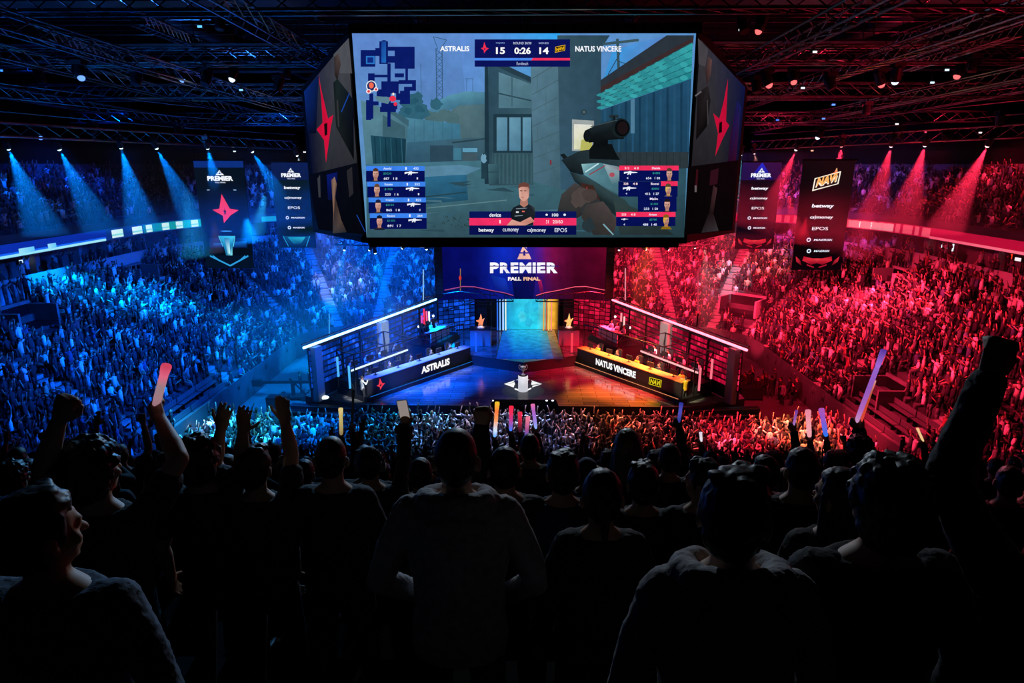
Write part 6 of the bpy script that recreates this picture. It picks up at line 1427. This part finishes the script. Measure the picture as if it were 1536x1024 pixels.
for z0_, z1_, zn in zones:
    L = sorted([c for c in IND if z0_ <= c[0] < z1_])
    for i, c in enumerate(L):
        nm = random.choice(['cheer', 'oneup', 'clap', 'wave', 'out', 'calm', 'cap', 'woman', 'cheer', 'out'])
        lb = 'spectator %s, %d%s from left in %s' % (POSE[nm], i + 1, {1: 'st', 2: 'nd', 3: 'rd'}.get(i + 1 if i < 3 else ((i + 1) % 10 if i > 19 else 0), 'th'), zn)
        place(V[nm], (c[0], c[1], 0), random.uniform(-.4, .4), lb, 'spectators on the floor before the stage', CLOTH_LT, random.uniform(.94, 1.05))
me = bpy.data.meshes.new('spectator_crowd'); vv = np.concatenate(CV); me.from_pydata(vv.tolist(), [], CF); me.update()
at = me.color_attributes.new('Col', 'FLOAT_COLOR', 'POINT'); cc_ = np.ones((len(vv), 4), np.float32); cc_[:, :3] = np.concatenate(CCOL); at.data.foreach_set('color', cc_.ravel())
me.polygons.foreach_set('use_smooth', [True] * len(me.polygons)); me.materials.append(vcol_mat('crowd_clothing'))
oc = bpy.data.objects.new('spectator_crowd', me); COL.objects.link(oc); oc['kind'] = 'stuff'; oc['label'] = 'dense crowd filling both stands and the floor beyond the nearer people'; oc['category'] = 'crowd'
# barrier in front of the stage
for k in range(10):
    x = -9.9 + 2.2 * k; r = thing('crowd_barrier', 'dark steel crowd barrier before the stage, %s from the left' % ORD[k], 'barrier', (x, fe - .9, 0), 'crowd barriers')
    m = MB(); m.box((x, fe - .9, .62), (2.1, .04, 1.1)); obj('panel', m, M_dark, r); m = MB(); m.box((x, fe - .65, .02), (2.0, .9, .04)); obj('foot_plate', m, M_dark, r); m = MB(); m.tube((x - 1.05, fe - .9, 1.2), (x + 1.05, fe - .9, 1.2), .03); obj('rail', m, M_truss, r)
print('CROWD', NCROWD[0], 'verts', len(vv), 'people', N_PEOPLE)
# ------------------------------------------------------------------ lamps
W = bpy.data.worlds.new('world'); SC.world = W; W.use_nodes = True; W.node_tree.nodes['Background'].inputs['Color'].default_value = (0, 0, 0, 1)
BLUE, CYAN, RED, WARM, WHITE = (.0, .10, 1.), (.0, .34, 1.), (1., .022, .075), (1., .22, .05), (1., .95, .9)
def spot(p, tgt, col, power, ang=30, blend=.5, rad=.12, nm='spot_light'):
    d = bpy.data.lights.new(nm, 'SPOT'); d.color = col; d.energy = power; d.spot_size = math.radians(ang); d.spot_blend = blend; d.shadow_soft_size = rad
    o = bpy.data.objects.new(nm, d); COL.objects.link(o); o.location = p; o.rotation_euler = (Vector(tgt) - Vector(p)).to_track_quat('-Z', 'Y').to_euler(); return o
def area(p, tgt, col, power, sx, sy, nm='wash_light', spread=180):
    d = bpy.data.lights.new(nm, 'AREA'); d.color = col; d.energy = power; d.shape = 'RECTANGLE'; d.size = sx; d.size_y = sy; d.spread = math.radians(spread)
    o = bpy.data.objects.new(nm, d); COL.objects.link(o); o.location = p; o.rotation_euler = (Vector(tgt) - Vector(p)).to_track_quat('-Z', 'Y').to_euler(); return o
LENS = {}
def moving_head(p, tgt, label, cat='stage light', lens='#9fe0ff', group='moving head lights', up=.55, s=1.0, str_=4.):
    p, tgt = Vector(p), Vector(tgt); d = (tgt - p).normalized(); q = d.to_track_quat('Z', 'Y').to_matrix()
    r = thing('moving_head_light', label, cat, tuple(p + Vector((0, 0, up))), group)
    m = MB(); m.box(p + Vector((0, 0, up * .75)), (.34 * s, .34 * s, up * .35)); m.tube(p + Vector((0, 0, up * .9)), p + Vector((0, 0, up + .1)), .05); obj('base', m, M_black, r)
    m = MB()
    for sx in (-1, 1): m.bar(p + q @ Vector((sx * .2 * s, 0, 0)), p + Vector((sx * .18 * s, 0, up * .6)), .06)
    m.bar(p + Vector((-.21 * s, 0, up * .6)), p + Vector((.21 * s, 0, up * .6)), .07)
    obj('yoke', m, M_dark, r)
    m = MB(); m.loft([(p - d * .3 * s, .1 * s, .1 * s, q), (p - d * .22 * s, .15 * s, .15 * s, q), (p + d * .12 * s, .16 * s, .16 * s, q), (p + d * .2 * s, .14 * s, .14 * s, q)], 12); hd_ = obj('head', m, M_black, r)
    if lens:
        if (lens, str_) not in LENS: LENS[(lens, str_)] = emat('lens_%d' % len(LENS), lens, str_)
        m = MB(); m.ball(p + d * .2 * s, (.11 * s,) * 3, 10, 6); obj('lens', m, LENS[(lens, str_)], hd_)
    return r
def beam(px, py, tx, ty, d, col, power, ang, label, lens, dd=3., s=1.):
    p = at_d(px, py, d); t = at_d(tx, ty, d + dd); t = p + (t - p).normalized() * 12; n_ = (t - p).normalized()
    moving_head(p, t, label, lens=lens, s=s * 1.1, str_=6.); spot(p + n_ * .45 * s, t, col, power, ang, .45, .07)
BP = BEAMP
for k, (px, py, tx, ty, d, pw) in enumerate([(10, 217, 46, 300, 36, 1.), (86, 218, 128, 300, 38, .9), (180, 216, 203, 300, 40, 1.2), (232, 217, 276, 300, 42, .9), (310, 217, 328, 290, 41, .8), (376, 223, 418, 290, 50, .9)]):
    beam(px, py, tx, ty, d, (.0, .20, 1.), BP * pw, 25, 'moving light throwing a blue beam on the left stand, %s from the left' % ORD[k], '#c8f4ff')
beam(444, 229, 466, 290, 55, (.6, .75, 1.), BEAMP * .22, 26, 'moving light with a white beam left of the scoreboard', '#f0f8ff')
for k, (px, py, tx, ty, d, pw, c, lens) in enumerate([(1112, 228, 1104, 290, 55, .35, (.1, .6, .8), '#e8fcff'), (1131, 226, 1140, 280, 54, .25, (1., .3, .3), '#ffd0d0'), (1196, 220, 1164, 295, 49, .9, RED, '#ffe8e8'), (1263, 214, 1254, 285, 42, 1., RED, '#ff8080'), (1338, 214, 1318, 290, 42, .8, RED, '#ffd8d8'), (1389, 213, 1368, 285, 40, 1., RED, '#e8f0ff'), (1484, 213, 1440, 300, 37, 1.1, RED, '#ffd0d0')]):
    beam(px, py, tx, ty, d, c, BP * pw * (1.25 if c == RED else .7), 25, 'moving light throwing a %s beam on the right stand, %s from scoreboard' % (['cyan', 'pale red', 'red', 'red', 'red', 'red', 'red'][k], ORD[k]), lens)
# lights over the two ends of the stage
for s in (-1, 1):
    a, b = at_y(787 + s * 285, 362, 49.5), at_y(787 + s * 140, 366, 52); put('stage_truss', truss(a, b, .5, .04), M_truss, 'short lighting truss above the %s end of the stage' % ('blue' if s < 0 else 'red'), 'truss')
for k, (px, py, tx, ty, pw) in enumerate([(517, 371, 509, 420, .6), (562, 376, 572, 420, 1.), (556, 372, 530, 410, .5), (606, 370, 575, 400, .5), (639, 370, 648, 420, 1.)]):
    beam(px, py, tx, ty, 50.5, (.0, .30, 1.), BEAMP * .6 * pw, 20, 'moving light on the truss over the blue stage end, %s from the left' % ORD[k], '#d0f0ff', 1., .8)
for k, (px, py, tx, ty, pw) in enumerate([(929, 371, 924, 410, 1.), (966, 372, 1005, 398, .5), (1000, 372, 1030, 398, .4), (1042, 368, 1046, 395, .7), (1057, 364, 1058, 390, .7)]):
    beam(px, py, tx, ty, 50.5, RED if k != 4 else (1., .4, .35), BEAMP * .6 * pw, 20, 'moving light on the truss over the red stage end, %s from the left' % ORD[k], '#ffd8d8', 1., .8)
# washes over the stands: rows of spot lamps on the roof trusses
for s, col in ((-1, BLUE), (1, RED)):
    for j, (y, ty, pw) in enumerate(((33.5, 24, 1.1), (37, 33, 1.), (42, 42, 1.), (47, 51, 1.), (53, 62, .8))):
        tx = s * 27 if j < 4 else s * 18
        spot((s * 7, y, 17.2), (tx, ty, 4.6), col, LOWP * pw * LOWG[s], 50, .9, .2, 'stand_wash_light')
        moving_head((s * 7, y, 17.4), (tx, ty, 4.6), 'wash light behind the scoreboard aimed at the lower %s stand, %s from the camera' % ('blue' if s < 0 else 'red', ORD[j]), lens=None)
    for j, y in enumerate((22, 30, 38, 46, 54)):
        spot((s * 32.5, y, 24.5), (s * 38.5, y + 1, 13.2), col if s > 0 or j % 2 else (.0, .06, 1.), UPP * UPG[s], 62, .9, .15, 'upper_wash_light')
    spot((s * 22, 60, 24.5), (s * 27, 68, 13.2), col, UPP * UPG[s] * 1.3, 62, .9, .15, 'upper_wash_light')
    spot((s * 5, 62, 18), (s * 20, 66, 5), col, 40000, 70, .9, .3, 'end_wash_light')
    spot((s * 9.5, 53, 12.5), (s * 14, 62, 4), (.0, .1, 1.) if s < 0 else RED, 26000 if s < 0 else 15000, 80, .9, .2, 'end_fill_light')
spot((6, 58, 19), (28, 66, 14), (.35, .1, 1.), 26000, 40, .9, .3, 'violet_light')
# floor crowd: lamps added at scoreboard height and over the stage front
for i, x in enumerate(np.linspace(-19, 19, 14)):
    t = (x + 19) / 38; random.seed(40 + i)
    col = random.choice([(.0, .22, 1.), (.02, .45, 1.), (.0, .14, 1.)]) if t < .38 else random.choice([(.5, .55, 1.), (1., .25, .45), (.3, .4, 1.), (1., .6, .6)]) if t < .6 else random.choice([(1., .12, .12), (1., .02, .06), (1., .25, .12), (1., .05, .1)])
    spot((x * .75, 28.5, 18.6), (x, 35.6, 1.4), col, FLOORP * random.uniform(.8, 1.3), 17, .7, .12, 'crowd_light')
    spot((x * .9, 43, 15), (x + random.uniform(-1, 1), 36.4, 1.4), col, FLOORP * .35, 26, .7, .12, 'front_light')
random.seed(99)
spot((-14, 31, 18), (-19.5, 36.0, 1), (1., .65, .35), 20000, 8, .6, .1, 'warm_light'); spot((4, 30, 18), (5.0, 37.6, 1), (1., .45, .08), 26000, 7, .6, .1, 'warm_light'); spot((-3, 30, 18), (-3.5, 37.6, 1), (1., .1, .15), 22000, 6, .6, .1, 'warm_light')
# stage washes
spot((-14, 39, 14), (-7.5, 46, 1.5), (.0, .08, 1.), 90000, 44, .8, .4, 'blue_stage_wash'); spot((14, 39, 14), (7.5, 46, 1.5), (1., .01, .04), 55000, 44, .8, .4, 'red_stage_wash')
spot((-7, 36, 16), (-6.8, 42.0, 1.5), (.0, .09, 1.), 100000, 26, .7, .2, 'blue_floor_light'); spot((-13, 46, 13), (-17, 48, 0), (.0, .22, 1.), 16000, 60, .8, .2, 'blue_side_light')
spot((10.5, 52, 12), (6.0, 42.4, 1.5), (1., .21, .02), 60000, 30, .6, .10, 'warm_floor_light'); spot((8, 37, 15), (7.0, 42.0, 1.5), (1., .10, .01), 26000, 22, .6, .12, 'warm_floor_light')
spot((0, 36, 17), (PL.x, PL.y, 2.2), WHITE, 9000, 10, .7, .1, 'trophy_light')
spot((-6.5, 50, 10.5), (-4.2, 54, 2.3), (.0, .12, 1.), 2600, 70, .8, .2, 'rear_blue_light'); spot((6.5, 50, 10.5), (4.2, 54, 2.3), (1., .015, .05), 2600, 70, .8, .2, 'rear_red_light')
for s, c in ((-1, (.55, .75, 1.)), (1, (1., .72, .35))):
    for f in (0, 1): A = Vector((s * (9.0 - 3.4 * f), 43.2 + 3.6 * f, 2.9)); spot((s * (5 - 2 * f), 37, 14), A, c, 6500, 16, .7, .15, 'desk_key_light')
# added lamps without fixtures, near the scoreboard top, that rim the front rows
spot((-4.5, 26.5, 20.6), (-3.6, 3, 15.0), (.14, .50, 1.), RIMP, 17, .9, .2, 'rim_light'); spot((5, 26.5, 20.6), (4.6, 3, 15.0), (1., .22, .32), RIMP * .6, 17, .9, .2, 'rim_light')
spot((.5, 26.5, 20.8), (.3, 3, 15), (.70, .85, 1.), RIMP * .5, 15, .9, .2, 'rim_light')
area((0, -6, 20), (0, 2, 14.5), (1., .78, .75), .5, 8, 2, 'rear_fill_light')  # added fill from behind the camera for the backs of the front rows
# added lamps without fixtures to brighten statues, rear desks, booths and hosts
for s in (-1, 1):
    c_ = at_z(787 + s * 65.5, 516, ZU); spot((s * 3.2, 47, 8.5), (s * abs(c_.x), c_.y, ZU + 2.0), (1., .8, .6), 2600, 11, .6, .1, 'statue_light')
for s in (-1, 1):
    spot((s * 4.5, 40, 13.5), (s * 10.2, 46.4, 4.2), (.55, .8, 1.) if s < 0 else (1., .6, .5), 20000, 22, .8, .15, 'rear_desk_light')
for s in (-1, 1):
    A = Vector((s * 7.75, 45.1, 4.6)); d_ = area(A, A + Vector((s * .25, .2, -3)), (.6, .8, 1.) if s < 0 else (1., .78, .5), 190, 8.5, .3, 'booth_fill_light', 80); d_.rotation_euler = (0, 0, math.atan2(7.6, -s * 6.0))
    h_ = HOSTS[0 if s < 0 else 1]; spot((s * 6, 34, 12), h_ + Vector((0, 0, 1.1)), (.9, .95, 1.) if s < 0 else (1., .9, .5), 11000, 8, .6, .1, 'host_light')
spot((-15.5, 36, 14), (-18, 47, 0), (.0, .22, 1.), 42000, 46, .8, .2, 'blue_side_light'); spot((-9, 36, 13), (-14.2, 40.4, 3.5), (.0, .12, 1.), 16000, 16, .7, .2, 'blue_side_light'); spot((15.5, 36, 14), (17, 46, 0), (1., .01, .04), 12000, 40, .8, .2, 'red_side_light')
# added upward spots without fixtures that put glints on the roof steel
for s, col in ((-1, (.03, .22, 1.)), (1, (1., .02, .07))):
    for y in (26, 40, 56): spot((s * 23, y, 18.3), (s * 17, y + 3, 24), col, 2600 * ROOFG[s], 120, .9, .15, 'roof_glow')
# moving heads under the roof; some lenses emit to give small glints
def spot_word(px, py):
    a = 'far above the left stand' if px < 240 else 'above the blue star banner' if px < 400 else 'beside the left screen edge' if px < 520 else 'beside the right screen edge' if px < 1200 else 'above the orange badge banner' if px < 1340 else 'far above the right stand'
    return a + ', %d%% down, %d%% across' % (py * 100 // 1024, px * 100 // 1536)
k = 0
for (px, py, d) in [(205, 118, 30), (310, 118, 31), (350, 110, 33), (418, 128, 34), (430, 110, 36), (270, 112, 38), (120, 108, 30), (60, 115, 32), (362, 45, 29), (330, 35, 30), (1135, 130, 33), (1150, 118, 30), (1190, 115, 34), (1245, 125, 31), (1320, 118, 32), (1345, 112, 30), (1115, 40, 30), (1142, 36, 29), (1205, 68, 33), (1440, 105, 32), (1460, 98, 31), (1500, 180, 36), (1300, 165, 40), (480, 20, 27), (1230, 200, 46), (60, 200, 42), (140, 195, 44), (1420, 205, 40), (270, 200, 46), (1350, 200, 44)]:
    p = at_d(px, py, d); t = p + Vector((random.uniform(-3, 3), random.uniform(-4, 2), -6)); ln = random.choice([None, None, None, '#6a9cff' if px < 768 else '#ff6a6a', '#dfefff'])
    moving_head(p, t, 'dark moving light under the roof, %s' % spot_word(px, py), lens=ln, s=1.5, str_=1.5 if ln else 1); k += 1
# small roof lamps that show as bright points
for k, (px, py, d, c) in enumerate([(2, 106, 34, '#3a8cff'), (115, 113, 34, '#4aa0ff'), (362, 135, 36, '#7ac0ff'), (300, 40, 29, '#5ab8e8'), (4, 22, 28, '#4aa8ff'), (352, 227, 52, '#d8f0ff'), (457, 228, 55, '#f0f8ff'), (1420, 105, 32, '#c8f0ff'), (1433, 112, 33, '#d0f4ff'), (1398, 124, 33, '#b8e0f0'), (1204, 132, 34, '#d8e8f0'), (1222, 78, 31, '#e8f0f0'), (1389, 198, 42, '#ff4a6a'), (1250, 157, 38, '#5a90ff'), (1235, 178, 42, '#4a88e8'), (1345, 186, 42, '#f0f0f0'), (1111, 45, 30, '#e8e0e0'), (1166, 180, 44, '#3a68e8'), (1218, 226, 50, '#ffb090'), (1470, 199, 42, '#f0c8c8')]):
    p = at_d(px, py, d); r = thing('roof_lamp', 'small bright roof lamp', 'lamp', tuple(p), 'small roof lamps')
    r['label'] = 'small %s roof lamp, %s' % ('blue' if c[1] < '6' else 'white' if c[1] in 'def' else 'pale', spot_word(px, py))
    m = MB(); m.box(p + Vector((0, .08, .03)), (.26, .2, .16)); m.tube(p + Vector((0, .08, .1)), p + Vector((0, .08, .6)), .025, n=5); obj('housing', m, M_black, r); m = MB(); m.box(p + Vector((0, -.03, 0)), (.2, .03, .09)); obj('lens', m, emat('roof_lens_%d' % k, c, 1.6), r)
# ------------------------------------------------------------------ haze in the bowl
def haze(name, lo, hi, dens, an=.0):
    m = MB(); c = [(a + b) / 2 for a, b in zip(lo, hi)]; m.box(c, [b - a for a, b in zip(lo, hi)])
    mt = bpy.data.materials.new(name); mt.use_nodes = True; nt = mt.node_tree; nt.nodes.remove(nt.nodes['Principled BSDF']); v = nt.nodes.new('ShaderNodeVolumeScatter'); v.inputs['Density'].default_value = dens; v.inputs['Anisotropy'].default_value = an; v.inputs['Color'].default_value = (1, 1, 1, 1)
    nt.links.new(v.outputs[0], nt.nodes['Material Output'].inputs['Volume'])
    o = obj(name, m, mt); o['kind'] = 'stuff'; o['label'] = 'thin stage haze hanging in the hall'; return o
haze('stage_haze', (-33.5, 29, 12.4), (-15.5, 62, 17.9), HAZE * 3.); haze('stage_haze', (15.5, 29, 12.4), (33.5, 62, 17.9), HAZE * 2.6)
haze('stage_haze', (-21, 46.8, 1.6), (-8.2, 65, 11.6), HAZE * 3.2); haze('stage_haze', (8.2, 46.8, 1.6), (21, 65, 11.6), HAZE * 1.7)
haze('stage_haze', (-20.3, 38, .0), (-8.2, 46.7, 8.), HAZE * 1.2)
# ------------------------------------------------------------------ picture settings
SC.view_settings.view_transform = 'Standard'; SC.view_settings.look = 'None'; SC.view_settings.exposure = 0.0; SC.view_settings.gamma = 1.0; SC.view_settings.use_curve_mapping = False
c = SC.cycles
c.max_bounces = 3; c.diffuse_bounces = 1; c.glossy_bounces = 2; c.transmission_bounces = 2; c.volume_bounces = 0; c.transparent_max_bounces = 4
c.use_denoising = True; c.denoiser = 'OPENIMAGEDENOISE'; c.sample_clamp_indirect = 4; c.sample_clamp_direct = 0; c.caustics_reflective = False; c.caustics_refractive = False
c.use_light_tree = True; c.volume_step_rate = 1.0
